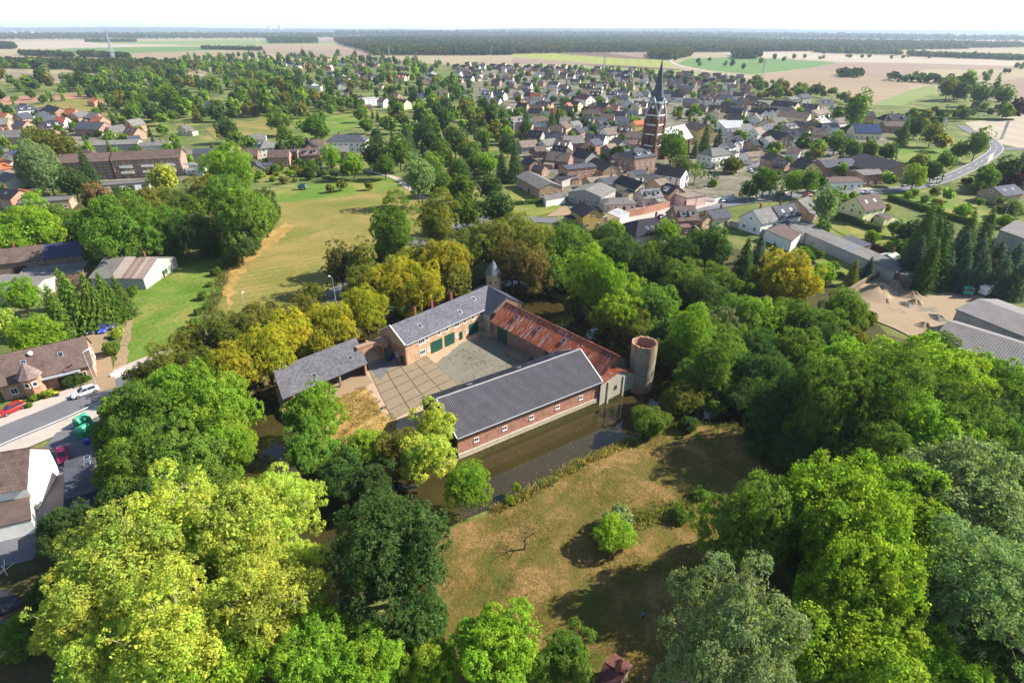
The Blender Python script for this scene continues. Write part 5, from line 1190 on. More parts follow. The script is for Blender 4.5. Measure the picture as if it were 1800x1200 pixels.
wall_line('garden_wall', [(1278, 396), (1330, 410), (1390, 428)], 2.2, .3, 'old_render', 'stained tan garden wall below the white houses'); wall_line('garden_wall', [(1184, 392), (1220, 408), (1232, 418)], 2.4, .3, 'old_render', 'grey side wall beside the brown half-timbered house')
wall_line('garden_wall', [(1404, 452), (1450, 472), (1490, 490)], .8, .3, 'old_render', 'low stone wall of the terraced garden'); wall_line('brown_fence', [(1528, 436), (1560, 450), (1604, 466)], 2.2, .15, 'dark_wood', 'tall dark brown fence beside the long shed', cat='fence')
wall_line('white_barrier', [(196, 664), (222, 654)], 1.0, .12, 'white_paint', 'white road barrier at the paddock corner', cat='barrier'); wall_line('white_barrier', [(286, 628), (318, 612)], 1.0, .12, 'white_paint', 'white road barrier behind the chestnuts', cat='barrier')
# ================================================================== TREES
def unit(v): return v / np.maximum(np.linalg.norm(v, axis=-1, keepdims=True), 1e-9)

def leaf_quads(P_, N_, size, rng, aspect=0.55, fold=0.18, tang=None):
    n = len(P_)
    rnd = unit(rng.normal(size=(n, 3))) if tang is None else tang
    t = unit(np.cross(N_, rnd)) if tang is None else unit(tang - N_ * np.sum(tang * N_, 1, keepdims=True))
    s = np.cross(N_, t)
    a = (size * rng.uniform(0.5, 1.55, n))[:, None]
    V = np.empty((n, 4, 3), np.float32)
    V[:, 0] = P_ - t * a; V[:, 2] = P_ + t * a
    V[:, 1] = P_ + s * a * aspect + N_ * a * fold; V[:, 3] = P_ - s * a * aspect + N_ * a * fold
    return V.reshape(-1, 3), np.arange(n * 4).reshape(n, 4)

def crown_lobes(seed, n_leaf, leaf, zc, rz, n_lobe=62, r_lobe=(0.085, 0.20), inner=0.76, flat=0.0, irregular=0.16, per=30, spread=0.022, droop=0.0):
    """crown of unit diameter made of leaf clumps on many overlapping lobes; empty gaps stay between the lobes"""
    rng = np.random.default_rng(seed)
    i = np.arange(n_lobe) + 0.5
    ph = np.arccos(1 - 1.72 * i / n_lobe); th = np.pi * (1 + 5 ** 0.5) * i + rng.uniform(0, 6.28)
    d = np.stack([np.cos(th) * np.sin(ph), np.sin(th) * np.sin(ph), np.cos(ph)], 1) + rng.normal(0, 0.16, (n_lobe, 3)); d = unit(d)
    # slow direction dependent radius: uneven outline
    k = rng.normal(size=(4, 3)); amp = 1 + irregular * np.sum(np.sin(d @ k.T * 2.2 + rng.uniform(0, 6, 4)), 1) / 2
    rad = rng.uniform(inner - 0.2, inner + 0.16, n_lobe) * amp
    rl = rng.uniform(*r_lobe, n_lobe)
    C = d * rad[:, None] * np.array([0.5, 0.5, rz]); C[:, 2] += zc
    if flat: C[:, 2] = np.where(C[:, 2] > zc, zc + (C[:, 2] - zc) * (1 - flat), C[:, 2])
    C = np.vstack([C, np.array([[0, 0, zc]])]); rl = np.append(rl, 0.26)
    w = rl ** 2; w /= w.sum()
    # sprigs sit on the lobes, leaves cluster round the sprigs, so the surface is tufted and broken
    ns = max(40, int(n_leaf / per)); L = rng.choice(len(C), size=int(ns * 2.6), p=w)
    u = unit(rng.normal(size=(len(L), 3)) + 0.35 * unit(C[L] - np.array([0, 0, zc - 0.1])) + np.array([0, 0, 0.22]))
    rr = rl[L] * rng.uniform(0.72, 1.14, len(L))
    S_ = C[L] + u * rr[:, None] * np.array([1, 1, 0.9])
    if droop: S_[:, 2] -= droop * np.hypot(S_[:, 0], S_[:, 1]) ** 2
    D2 = ((S_[:, None, :] - C[None, :, :]) ** 2).sum(2) / (rl[None, :] ** 2)
    D2[np.arange(len(L)), L] = 9
    keep = D2.min(1) > 0.55
    S_, us = S_[keep][:ns], u[keep][:ns]
    q = rng.integers(0, len(S_), n_leaf)
    sg = spread * rng.uniform(0.6, 1.3, len(S_))[q][:, None]
    off = rng.normal(size=(n_leaf, 3)) * sg; off -= us[q] * (np.sum(off * us[q], 1, keepdims=True)) * 0.45
    P_ = S_[q] + off
    r97 = np.quantile(np.hypot(P_[:, 0], P_[:, 1]), .96); k_ = .5 / r97
    zt = np.quantile(P_[:, 2], .985) - zc; kz = min(1.0, (rz * 1.02) / zt)
    P_ = P_ * np.array([k_, k_, 1]); P_[:, 2] = zc + (P_[:, 2] - zc) * kz; C = C * np.array([k_, k_, 1]); C[:, 2] = zc + (C[:, 2] - zc) * kz
    N_ = unit(us[q] * 0.55 + unit(off + 1e-6) * 0.35 + rng.normal(0, 0.45, P_.shape) + np.array([0, 0, 0.45]))
    return P_, N_, C, rl, rng

def skeleton(seed, zc, rz, C, thick=0.02, zb=0.2, n_limb=7, sub=0, pale=False, seg=5):
    """trunk with tapered limbs that reach into the lobes"""
    rng = np.random.default_rng(seed + 99); mb = MB()
    lean = rng.normal(0, 0.02, 2)
    top = (lean[0] * 2, lean[1] * 2, zc + rz * 0.25)
    mb.tube([(0, 0, -0.02), (lean[0] * .4, lean[1] * .4, zb), (lean[0], lean[1], zc - rz * .2), top], [thick * 1.35, thick, thick * .72, thick * .25], 7)
    idx = rng.choice(len(C) - 1, min(n_limb, len(C) - 1), replace=False)
    for j in idx:
        e = Vector(C[j]); f = rng.uniform(.25, .95); s = Vector((lean[0] * f, lean[1] * f, zb + (zc - zb) * f))
        if e.z < s.z: e.z = s.z + 0.03
        m = s.lerp(e, .5) + Vector((0, 0, -.02)); r = thick * rng.uniform(.35, .55)
        mb.tube([s, m, e], [r, r * .6, r * .2], seg, cap=False)
        for q in range(sub):
            k = int(rng.integers(len(C) - 1)); e2 = e.lerp(Vector(C[k]), .35) + Vector(rng.normal(0, .05, 3))
            mb.tube([m.lerp(e, rng.uniform(.1, .8)), e2], [r * .4, r * .1], 4, cap=False)
    return mb

PROTO = {}    # (kind, lod) -> list of (crown mesh, trunk mesh, height)
SHAPE = {     # centre height, vertical radius, width to use for placing
 'round': dict(zc=.62, rz=.50), 'oak': dict(zc=.56, rz=.42), 'tall': dict(zc=.92, rz=.74), 'airy': dict(zc=.66, rz=.52), 'ash': dict(zc=.60, rz=.38), 'shrub': dict(zc=.36, rz=.36),
 'conifer': dict(zc=1.0, rz=1.0), 'column': dict(zc=1.2, rz=1.2), 'willow': dict(zc=.58, rz=.5)}
NAMES = {'round': 'broadleaf_tree', 'oak': 'broadleaf_tree', 'tall': 'broadleaf_tree', 'airy': 'broadleaf_tree', 'ash': 'broadleaf_tree', 'willow': 'broadleaf_tree', 'shrub': 'shrub', 'conifer': 'conifer_tree', 'column': 'conifer_tree'}
LEAF = MAT['leaves']; BARK = MAT['bark']

def conifer_pts(seed, n, H_, slim=1.0, droop=.25):
    rng = np.random.default_rng(seed)
    h = 1 - np.sqrt(rng.uniform(0, 1, n)); h = h * .97 + .02                       # 0 bottom .. 1 top
    lev = 22; lv = np.round(h * lev) / lev; h2 = lv * .75 + h * .25
    nb = 11; off = (np.round(h * lev) * 2.4)
    th = (np.floor(rng.uniform(0, nb, n)) / nb) * 2 * np.pi + off + rng.normal(0, .10, n)
    rmax = .5 * slim * (1 - h2) ** .82 * (1 + .18 * np.sin(th * 3 + seed) + .12 * np.sin(th * 5 + off)) + .012
    f = rng.uniform(0.12, 1, n) ** .6
    r = rmax * f
    z = .06 * H_ + h2 * H_ * .94 - droop * r * (.4 + f) + .05 * (1 - h2) * f ** 3 + rng.normal(0, .012, n)
    P_ = np.stack([r * np.cos(th), r * np.sin(th), z], 1)
    out = np.stack([np.cos(th), np.sin(th), np.full(n, -.25)], 1)
    N_ = unit(np.stack([np.cos(th) * .5, np.sin(th) * .5, np.full(n, .8)], 1) + rng.normal(0, .4, (n, 3)))
    return P_, N_, unit(out + rng.normal(0, .35, (n, 3))), rng

def make_proto(kind, lod, seed):
    s = SHAPE[kind]; n = {0: 33000, 1: 5200, 2: 620, 3: 260}[lod]; lf = {0: .0098, 1: .0235, 2: .066, 3: .10}[lod]
    if kind in ('conifer', 'column'):
        H_ = 2.0 if kind == 'conifer' else 2.4
        if kind == 'column': P_, N_, C, rl, rng = crown_lobes(seed, n, lf, 1.2, 1.18, 50, (.13, .2), .5); V, F_ = leaf_quads(P_, N_, lf * 1.1, rng)
        else:
            P_, N_, T_, rng = conifer_pts(seed, int(n * .85), H_, 1.0); V, F_ = leaf_quads(P_, N_, lf * 1.9, rng, .36, .1, T_)
        tm = MB().tube([(0, 0, -.02), (0, 0, H_ * .4), (0, 0, H_ * .93)], [.035, .024, .004], 6)
    else:
        kw = dict(round=dict(), oak=dict(n_lobe=52, r_lobe=(.08, .21), irregular=.4, inner=.74), tall=dict(n_lobe=66, r_lobe=(.09, .19), inner=.72, irregular=.34),
                  airy=dict(n_lobe=64, r_lobe=(.06, .14), inner=.80, irregular=.34), ash=dict(n_lobe=84, r_lobe=(.065, .15), inner=.80, flat=.12, irregular=.3),
                  shrub=dict(n_lobe=44, r_lobe=(.09, .22), inner=.74, irregular=.34), willow=dict(n_lobe=50, r_lobe=(.12, .22), inner=.7, droop=.5))[kind]
        if lod >= 2: kw = dict(kw); kw['n_lobe'] = min(kw.get('n_lobe', 46), 16); kw['r_lobe'] = (.2, .34)
        kw = dict(kw); kw['per'] = {0: 34, 1: 14, 2: 5, 3: 3}[lod]; kw['spread'] = {0: .021, 1: .026, 2: .045, 3: .05}[lod]
        if kind == 'ash' and lod == 0: kw['per'] = 44; kw['spread'] = .026
        if kind == 'airy' and lod == 0: n = int(n * 1.35); lf *= .8; kw['per'] = 24; kw['spread'] = .016
        P_, N_, C, rl, rng = crown_lobes(seed, n, lf, s['zc'], s['rz'], **kw)
        # some foliage inside so that the crown does not read as a hollow shell
        m = int(n * (.08 if kind == 'airy' else .22)); q = unit(rng.normal(size=(m, 3))) * (rng.uniform(0, 1, (m, 1)) ** .4) * np.array([.36, .36, s['rz'] * .72]); q[:, 2] += s['zc']
        V, F_ = leaf_quads(np.vstack([P_, q]), np.vstack([N_, unit(rng.normal(size=(m, 3)) + np.array([0, 0, .6]))]), np.append(np.full(len(P_), lf), np.full(m, lf * 2.2)), rng, .62 if kind == 'ash' else .55)
        zb = .04 if kind == 'shrub' else s['zc'] - s['rz'] * .75
        tm = skeleton(seed, s['zc'], s['rz'], C, .022 if kind != 'shrub' else .012, max(zb, .03), {0: 12, 1: 6, 2: 0, 3: 0}[lod] + (34 if kind == 'airy' else 0), 3 if lod == 0 and kind in ('airy', 'ash') else 0, seg=5 if lod == 0 else 4)
    bark = MAT['pale_bark'] if kind in ('airy',) else BARK
    if lod >= 2:
        me = mesh_np(kind + '_far', V, F_, (LEAF,))
        return (me, None, V, F_)
    return (mesh_np(kind + '_crown', V, F_, (LEAF,)), tm.mesh(kind + '_trunk', [bark]), None, None)

def proto(kind, lod, idx):
    key = (kind, lod); want = {0: 4, 1: 4, 2: 5, 3: 4}[lod]
    if kind in ('column', 'willow', 'airy', 'ash', 'shrub') and lod == 0: want = 3
    if key not in PROTO: PROTO[key] = [None] * want
    i = idx % want
    if PROTO[key][i] is None: PROTO[key][i] = make_proto(kind, lod, hash((kind, lod, i)) % 1000 if False else (sum(map(ord, kind)) * 7 + lod * 31 + i * 101))
    return PROTO[key][i]

LEAFCOL = {  # base colours of foliage
 'ye': ((.430, .370, .032), 'golden yellow'), 'og': ((.225, .215, .040), 'olive brown'), 'gr': ((.165, .245, .038), 'green'), 'dg': ((.092, .150, .038), 'dark green'),
 'lg': ((.262, .375, .036), 'bright green'), 'yg': ((.450, .490, .075), 'yellow-green'), 'sg': ((.270, .330, .130), 'silvery green'), 'br': ((.215, .165, .048), 'russet brown'),
 'bs': ((.115, .165, .115), 'blue-green'), 'rd': ((.075, .022, .030), 'purple'), 'pe': ((.290, .175, .075), 'peach coloured'), 'li': ((.260, .300, .015), 'lime')}
TREES = []     # every placed tree: dict
trng = random.Random(11)
def add_tree(X, Y, D, kind, col, stretch=1.0, z=0.0):
    base, nm = LEAFCOL[col]
    j = trng.uniform(.85, 1.15)
    c = tuple(min(.6, b * j * trng.uniform(.93, 1.07)) for b in base) + (1,)
    px = proj((X, Y, SHAPE[kind]['zc'] * D * stretch))
    TREES.append(dict(x=X, y=Y, D=D, kind=kind, col=c, cname=nm, st=stretch, z=z, px=px, wpx=FPX * D / max(px[2], 1), rot=trng.uniform(0, 6.28), idx=trng.randrange(1000)))
def T(cx, cy, wpx, kind, col, st=1.0):
    """tree whose crown centre is seen at (cx, cy) with a crown about wpx wide"""
    d = _fw + _rt * ((cx - 900) / FPX) + _dn * ((cy - 600) / FPX)
    a = SHAPE[kind]['zc'] * st
    t = CAM_H / (-d.z + a * wpx / FPX); p = EYE + d * t
    add_tree(p.x, p.y, wpx * t / FPX, kind, col, st)

def blocked(x, y, r):
    for bx, by, a, hl, hw in BLOCK:
        dx, dy = x - bx, y - by
        if abs(dx) > 60 or abs(dy) > 60: continue
        u = dx * math.cos(a) + dy * math.sin(a); v = -dx * math.sin(a) + dy * math.cos(a)
        if abs(u) < hl + r and abs(v) < hw + r: return True
    for pts, w in ROADS:
        if w < 2.5: continue
        for i in range(len(pts) - 1):
            a, b = pts[i], pts[i + 1]; ab = b - a; L2 = ab.length_squared
            if L2 < 1e-6: continue
            t = max(0, min(1, (Vector((x, y)) - a).dot(ab) / L2))
            if (a + ab * t - Vector((x, y))).length < w / 2 + r: return True
    return False

def scatter(pp, n, Dr, kinds, cols, seed, gap=.6, avoid=True, keep=()):
    rnd = random.Random(seed); poly = px_poly(pp); xs = [p.x for p in poly]; ys = [p.y for p in poly]; got = []
    for _ in range(n * 14):
        if len(got) >= n: break
        x, y = rnd.uniform(min(xs), max(xs)), rnd.uniform(min(ys), max(ys))
        if not inside((x, y), poly): continue
        D = rnd.uniform(*Dr)
        if any((x - q[0]) ** 2 + (y - q[1]) ** 2 < (gap * (D + q[2]) / 2) ** 2 for q in got): continue
        if avoid and blocked(x, y, D * .3): continue
        if any(inside((x, y), k) for k in keep): continue
        got.append((x, y, D)); k = rnd.choice(kinds)
        add_tree(x, y, D * (.55 if k in ('conifer', 'column') else 1), k, rnd.choice(cols), rnd.uniform(.85, 1.2))
# ================================================================== FAR LAND
def far_wood(name, pp, label, cols, seed, s0=13.0, size=(11, 17), hgt=1.0):
    """a distant wood: merged low crowns, wider apart the farther away"""
    rng = np.random.default_rng(seed); rnd = random.Random(seed); poly = px_poly(pp); xs = [p.x for p in poly]; ys = [p.y for p in poly]
    pts = []; y = min(ys)
    while y < max(ys):
        sp = s0 * max(1, y / 2400.0); x = min(xs) + rnd.uniform(0, sp)
        while x < max(xs):
            px_, py_ = x + rnd.uniform(-.45, .45) * sp, y + rnd.uniform(-.45, .45) * sp
            if inside((px_, py_), poly): pts.append((px_, py_, rnd.uniform(*size) * max(1, y / 3000.0) ** .8))
            x += sp
        y += sp
    if not pts: return
    P0 = np.array(pts); n = len(P0); q = 13
    grp = (np.sin(P0[:, 0] * .006 + seed) + np.sin(P0[:, 1] * .004 + P0[:, 0] * .003) + rng.normal(0, .55, n))
    lim = np.quantile(grp, np.linspace(0, 1, len(cols) + 1)); lim[-1] += 1
    for ci, cname in enumerate(cols):
        sel = P0[(grp >= lim[ci]) & (grp < lim[ci + 1])]
        if not len(sel): continue
        m = len(sel); u = unit(rng.normal(size=(m, q, 3)) + np.array([0, -.25, .45])); D = sel[:, 2][:, None, None]
        P_ = u * np.array([.5, .5, .5]) * D * rng.uniform(.75, 1.1, (m, q, 1)); P_[:, :, 2] += sel[:, 2][:, None] * .62 * hgt
        P_[:, :, 0] += sel[:, 0][:, None]; P_[:, :, 1] += sel[:, 1][:, None]
        N_ = unit(u + rng.normal(0, .35, u.shape)); sz = np.repeat(sel[:, 2] * .30, q)
        V, F_ = leaf_quads(P_.reshape(-1, 3), N_.reshape(-1, 3), sz, rng, .85, -.12)
        base, cn = LEAFCOL[cname]
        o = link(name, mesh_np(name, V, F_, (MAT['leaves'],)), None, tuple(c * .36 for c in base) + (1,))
        tag(o, '%s crowns of %s' % (cn, label), 'wood', None, 'stuff')
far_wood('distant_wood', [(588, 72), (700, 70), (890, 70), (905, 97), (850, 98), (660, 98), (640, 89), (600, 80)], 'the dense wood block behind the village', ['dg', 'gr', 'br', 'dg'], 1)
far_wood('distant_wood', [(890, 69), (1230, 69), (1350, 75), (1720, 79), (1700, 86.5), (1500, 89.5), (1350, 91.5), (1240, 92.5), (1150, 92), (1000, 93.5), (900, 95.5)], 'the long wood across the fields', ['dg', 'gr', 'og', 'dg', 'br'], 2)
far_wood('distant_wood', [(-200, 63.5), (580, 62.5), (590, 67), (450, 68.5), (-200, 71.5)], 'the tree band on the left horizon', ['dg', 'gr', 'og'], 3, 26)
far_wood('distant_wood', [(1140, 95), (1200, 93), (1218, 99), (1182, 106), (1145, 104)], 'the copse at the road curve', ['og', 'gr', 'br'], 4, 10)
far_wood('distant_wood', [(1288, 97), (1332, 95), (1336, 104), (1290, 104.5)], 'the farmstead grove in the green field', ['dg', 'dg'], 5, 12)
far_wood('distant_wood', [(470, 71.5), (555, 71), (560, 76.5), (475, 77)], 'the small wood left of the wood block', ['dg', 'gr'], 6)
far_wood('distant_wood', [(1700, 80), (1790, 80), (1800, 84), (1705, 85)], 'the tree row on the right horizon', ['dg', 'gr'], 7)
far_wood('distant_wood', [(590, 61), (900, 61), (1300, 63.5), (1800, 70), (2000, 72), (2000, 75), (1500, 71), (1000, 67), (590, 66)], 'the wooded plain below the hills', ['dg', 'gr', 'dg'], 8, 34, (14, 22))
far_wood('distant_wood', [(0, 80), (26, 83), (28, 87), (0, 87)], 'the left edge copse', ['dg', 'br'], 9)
# hedgerow lines between the far fields
for i, (pp, s) in enumerate([([(35, 96), (130, 101), (130, 103), (35, 98)], 9), ([(140, 98), (230, 102), (230, 104.5), (140, 100.5)], 9), ([(0, 113), (330, 116), (330, 126), (0, 121)], 9), ([(140, 117), (300, 119), (300, 131), (140, 129)], 9)]):
    far_wood('hedgerow', pp, 'a hedgerow between the left fields', ['gr', 'dg', 'og'], 20 + i, s, (7, 13))
for i, pp in enumerate([[(1430, 91.5), (1580, 95), (1580, 96.5), (1430, 93)], [(1600, 96.5), (1800, 104), (1800, 107), (1600, 99)], [(1474, 131), (1512, 131), (1516, 137), (1474, 137.5)], [(1560, 140), (1700, 148), (1690, 151), (1560, 143)], [(150, 73.2), (240, 73), (240, 74.3), (150, 74.6)], [(355, 85.5), (460, 89), (460, 90), (355, 87)]]):
    far_wood('hedgerow', pp, 'a hedgerow on the far fields', ['dg', 'gr'], 30 + i, 8, (5, 11))
# wooded ridge on the horizon
def ridge(name, y0, y1, x0, x1, hf, mat, nx=260, ny=14):
    V = []; F_ = []; rr_ = random.Random(4)
    for j in range(ny):
        t = j / (ny - 1); y = y0 + (y1 - y0) * t
        for i in range(nx):
            s = i / (nx - 1); x = x0 + (x1 - x0) * s
            V.append((x, y, hf(x, y) * math.sin(min(1, t * 1.6) * math.pi / 2) * (1 if t < .8 else (1 - t) / .2) - 3 * (t == 0) + rr_.uniform(-3, 3) * (t > .1)))
    for j in range(ny - 1):
        for i in range(nx - 1): a = j * nx + i; F_.append((a, a + 1, a + nx + 1, a + nx))
    return structure(link(name, mesh_np(name, np.array(V), np.array(F_), (MAT[mat],))))
mat_grass('hill_wood', (rgb(30, 40, 24), rgb(42, 52, 30), rgb(66, 70, 46)), .0035, .02, None, 0)
def hp(x, y): s = x / 16000.0; return 78 + 34 * max(0, math.tanh((s + .12) * 3)) + 10 * math.sin(s * 9) + 6 * math.sin(s * 23 + 1) + 14 * math.exp(-((x + 2500) / 500) ** 2)
ridge('hills', 10500, 17000, -16000, 17500, hp, 'hill_wood')
ridge('hills', 22000, 30000, -30000, 30000, lambda x, y: 62 + 30 * math.tanh((x + 4000) / 6000.0) + 14 * math.sin(x / 3100.0) + 6 * math.sin(x / 1100.0), 'hill_wood')
# far town: pale specks in front of the hills
def far_town(name, spots, label, seed):
    rnd = random.Random(seed); mb = MB()
    for (xa, xb, ya, yb, n, hmin, hmax) in spots:
        for _ in range(n):
            p = G(rnd.uniform(xa, xb), rnd.uniform(ya, yb)); s = rnd.uniform(6, 13) * max(1, p.y / 9000); h = rnd.uniform(hmin, hmax)
            x, y = p.x, p.y; mb.box(x - s, x + s, y - s * .6, y + s * .6, 0, h, skip='b')
            mb.face([(x - s, y - s * .7, h), (x + s, y - s * .7, h), (x + s, y, h + s * .5), (x - s, y, h + s * .5)], 1); mb.face([(x + s, y + s * .7, h), (x - s, y + s * .7, h), (x - s, y, h + s * .5), (x + s, y, h + s * .5)], 1)
    o = mb.build(name, [MAT['white_paint'], MAT['brick_dark']]); return tag(o, label, 'town', None, 'stuff')
far_town('distant_town', [(0, 460, 57, 62, 130, 8, 14), (560, 900, 57, 61, 110, 8, 12), (900, 1300, 58.5, 64, 90, 8, 12)], 'pale specks of the far town on the left horizon', 1)
far_town('distant_town', [(1400, 1800, 64, 71, 260, 6, 11), (1650, 1800, 62, 66, 60, 8, 14)], 'pale specks of the far town on the right horizon', 2)
for (px_, py_, wd, ht, lb) in ((475, 58, 26, 62, 'left pale tower block on the horizon'), (493, 58, 24, 74, 'right pale tower block on the horizon')):
    p = G(px_, py_); r_ = tag(empty('tower_block', (p.x, p.y, 0)), lb, 'building')
    sc_ = p.y / 8000.0
    MB().box(-wd * sc_ * .5, wd * sc_ * .5, -14, 14, 0, 65 + (58 - 53 if px_ < 480 else 58 - 50) * p.y / 1000 * .9).build('wall', MAT['white_paint'], r_)
    MB().box(-wd * sc_ * .2, wd * sc_ * .2, -6, 6, 0, 8).build('lift_house', MAT['white_paint'], r_, loc=(0, 0, 65 + (58 - 53 if px_ < 480 else 58 - 50) * p.y / 1000 * .9 + .01))
pw = G(235, 51.5); Dp = 19000.0; bx_ = (235 - 900) / 1000 * Dp
pp_ = tag(empty('power_station', (bx_, Dp, 0)), 'hazy power station with a thin tall chimney on the horizon', 'power station')
u_ = Dp / 1000.0
MB().lathe([(9, 0), (7, 260)], 12).build('chimney', MAT['white_paint'], pp_, loc=(-14 * u_, 0, 0))
for x, h, w_ in ((-8, 130, 2.5), (-3, 150, 3.5), (3, 140, 3), (8, 120, 3)): MB().box(-w_ * u_ / 2, w_ * u_ / 2, -40, 40, 0, h).build('boiler_house', MAT['white_frame'], pp_, loc=(x * u_, 0, 0))
for x in (28, 33, 38): MB().lathe([(55, 0), (38, 90), (34, 120), (38, 165)], 18).build('cooling_tower', MAT['white_paint'], pp_, loc=(x * u_, 0, 0))
p2 = tag(empty('power_station', ((115 - 900) / 1000 * Dp, Dp, 0)), 'faint pale works far left on the horizon', 'power station')
for x in (-3, 2): MB().lathe([(60, 0), (42, 90), (38, 120), (42, 170)], 18).build('cooling_tower', MAT['white_paint'], p2, loc=(x * u_, 0, 0))
# air
t_ = NT('haze_air'); vol = t_.n('VolumePrincipled'); vol.inputs['Color'].default_value = (.66, .78, 1.0, 1); vol.inputs['Density'].default_value = 6.5e-5; vol.inputs['Anisotropy'].default_value = 0.15
t_.l(vol.outputs[0], t_.out.inputs['Volume'])
hz = MB().box(-43500, 43500, -1500, 43500, -4.0, 262).build('haze', MAT['haze_air'], weld=True); tag(hz, 'thin pale blue summer haze over the whole plain', 'haze', None, 'stuff')
# ---- chestnuts along the north-west moat and lane
for a in [(470,618,98,'round','ye'),(412,650,92,'round','ye'),(362,655,82,'round','og'),(515,590,90,'round','ye'),(395,588,80,'round','og'),(448,572,78,'round','og'),(536,556,72,'round','og'),
 (584,572,84,'round','ye'),(547,524,52,'round','og'),(642,545,82,'round','ye'),(692,500,92,'round','ye'),(738,506,84,'round','ye'),(752,462,74,'round','og'),(788,466,88,'round','ye'),(826,440,80,'round','og'),
 (598,468,58,'tall','br'),(632,466,62,'tall','og'),(640,508,74,'round','og'),(300,648,84,'round','og'),(256,668,62,'round','og'),(332,606,66,'round','og'),(690,405,86,'tall','gr'),(668,446,40,'round','dg'),
 (768,390,74,'tall','og'),(876,368,60,'round','dg'),(818,372,62,'round','gr'),(868,432,88,'round','og'),(912,418,84,'round','og'),(940,440,84,'round','og'),(900,462,80,'round','br'),(938,474,74,'round','br'),(972,446,74,'round','gr'),
 (430,630,70,'round','ye'),(560,612,60,'round','ye'),(716,470,70,'round','ye'),(800,500,60,'round','og'),(480,560,60,'round','og')]: T(*a)
# ---- wood north-east of the moat
for a in [(1003,436,80,'round','gr'),(1030,486,78,'tall','lg'),(1000,412,52,'round','dg'),(1056,428,64,'round','dg'),(1082,448,70,'round','dg'),(1084,404,40,'oak','lg'),(1096,444,54,'round','dg'),
 (1142,446,50,'oak','lg'),(1174,408,44,'round','lg'),(1246,440,96,'oak','dg'),(1190,452,76,'round','dg'),(1132,472,68,'round','dg'),(1062,502,76,'tall','lg'),(1102,512,72,'oak','lg'),(1088,546,84,'ash','lg'),(1152,540,78,'round','gr'),
 (1122,574,78,'shrub','og'),(1200,498,78,'round','gr'),(1252,494,76,'oak','gr'),(1212,588,80,'tall','lg'),(1266,572,84,'oak','sg'),(1238,524,76,'round','dg'),(1302,560,84,'round','gr'),(1340,562,76,'round','lg'),(1182,622,76,'shrub','gr'),
 (1252,640,84,'tall','gr'),(1302,612,76,'round','gr'),(1304,654,78,'round','dg'),(1384,494,116,'oak','ye'),(1308,462,50,'conifer','dg'),(1336,436,34,'conifer','bs',.8),(1358,446,30,'conifer','bs',.8),(1392,562,76,'round','gr'),(1432,574,84,'oak','gr'),
 (1452,606,76,'round','dg'),(1402,622,84,'round','gr'),(1482,548,82,'round','gr'),(1500,604,72,'oak','og'),(1470,650,126,'oak','lg'),(1452,722,124,'round','gr',1.5),(1398,702,100,'round','dg',1.5),(1350,722,84,'round','dg',1.5),(1532,704,140,'tall','gr'),
 (1622,664,172,'oak','lg'),(1692,690,140,'oak','lg'),(1742,684,130,'oak','lg'),(1602,764,160,'oak','lg'),(1702,782,150,'oak','gr'),(1540,800,132,'round','gr'),(1764,774,118,'round','dg'),(1302,694,84,'shrub','dg'),(1192,702,84,'shrub','og'),
 (1140,742,76,'shrub','gr'),(1256,712,44,'shrub','gr'),(1402,796,110,'shrub','dg'),(1342,786,60,'shrub','dg'),(1440,824,90,'shrub','dg'),(1262,596,70,'round','gr'),(1336,620,76,'round','dg'),(1420,500,60,'oak','lg'),(1448,480,46,'shrub','lg'),
 (1500,478,26,'conifer','og'),(1528,470,26,'conifer','bs',.8),(1424,432,12,'column','dg'),(1040,450,60,'round','gr'),(1160,590,70,'shrub','gr'),(1210,660,70,'shrub','gr'),(1060,560,60,'shrub','gr'),(1020,530,50,'shrub','gr'),(1136,610,60,'shrub','gr'),
 (1494,770,120,'round','dg'),(1660,740,150,'round','gr'),(1780,720,140,'oak','gr'),(1500,840,110,'shrub','dg'),(1580,850,120,'round','dg'),(1780,840,120,'round','dg'),(968,478,60,'round','gr'),(990,498,46,'shrub','gr'),(1360,660,80,'round','dg'),
 (1170,480,60,'round','dg'),(1290,520,66,'oak','gr'),(1335,500,60,'round','og'),(1520,560,50,'shrub','og'),(1580,640,80,'oak','dg'),(1650,610,70,'shrub','gr')]: T(*a)
# ---- foreground right
for a in [(1326,930,150,'oak','gr',1.5),(1468,906,180,'ash','lg',1.5),(1568,900,176,'ash','lg'),(1676,872,196,'ash','sg'),(1516,1018,176,'ash','lg',1.5),(1288,1140,210,'airy','sg',1.5),(1500,1136,220,'ash','lg'),(1632,1150,150,'ash','lg'),
 (1722,1040,230,'airy','sg'),(1780,1160,160,'oak','dg'),(1620,1030,130,'ash','lg'),(1790,950,150,'ash','sg'),(1420,1010,90,'shrub','dg'),(1700,1190,130,'oak','gr'),(1380,900,110,'oak','gr',1.5),(1660,960,120,'oak','gr')]: T(a[0], a[1], a[2] * 1.14, *a[3:])
# ---- foreground centre
for a in [(868,1144,176,'oak','lg'),(1000,1156,104,'oak','gr'),(690,970,224,'round','dg'),(745,1085,120,'oak','dg'),(640,1165,140,'ash','lg'),(556,1140,150,'ash','lg'),(760,1170,110,'oak','lg'),(940,1180,90,'oak','gr')]: T(*a)
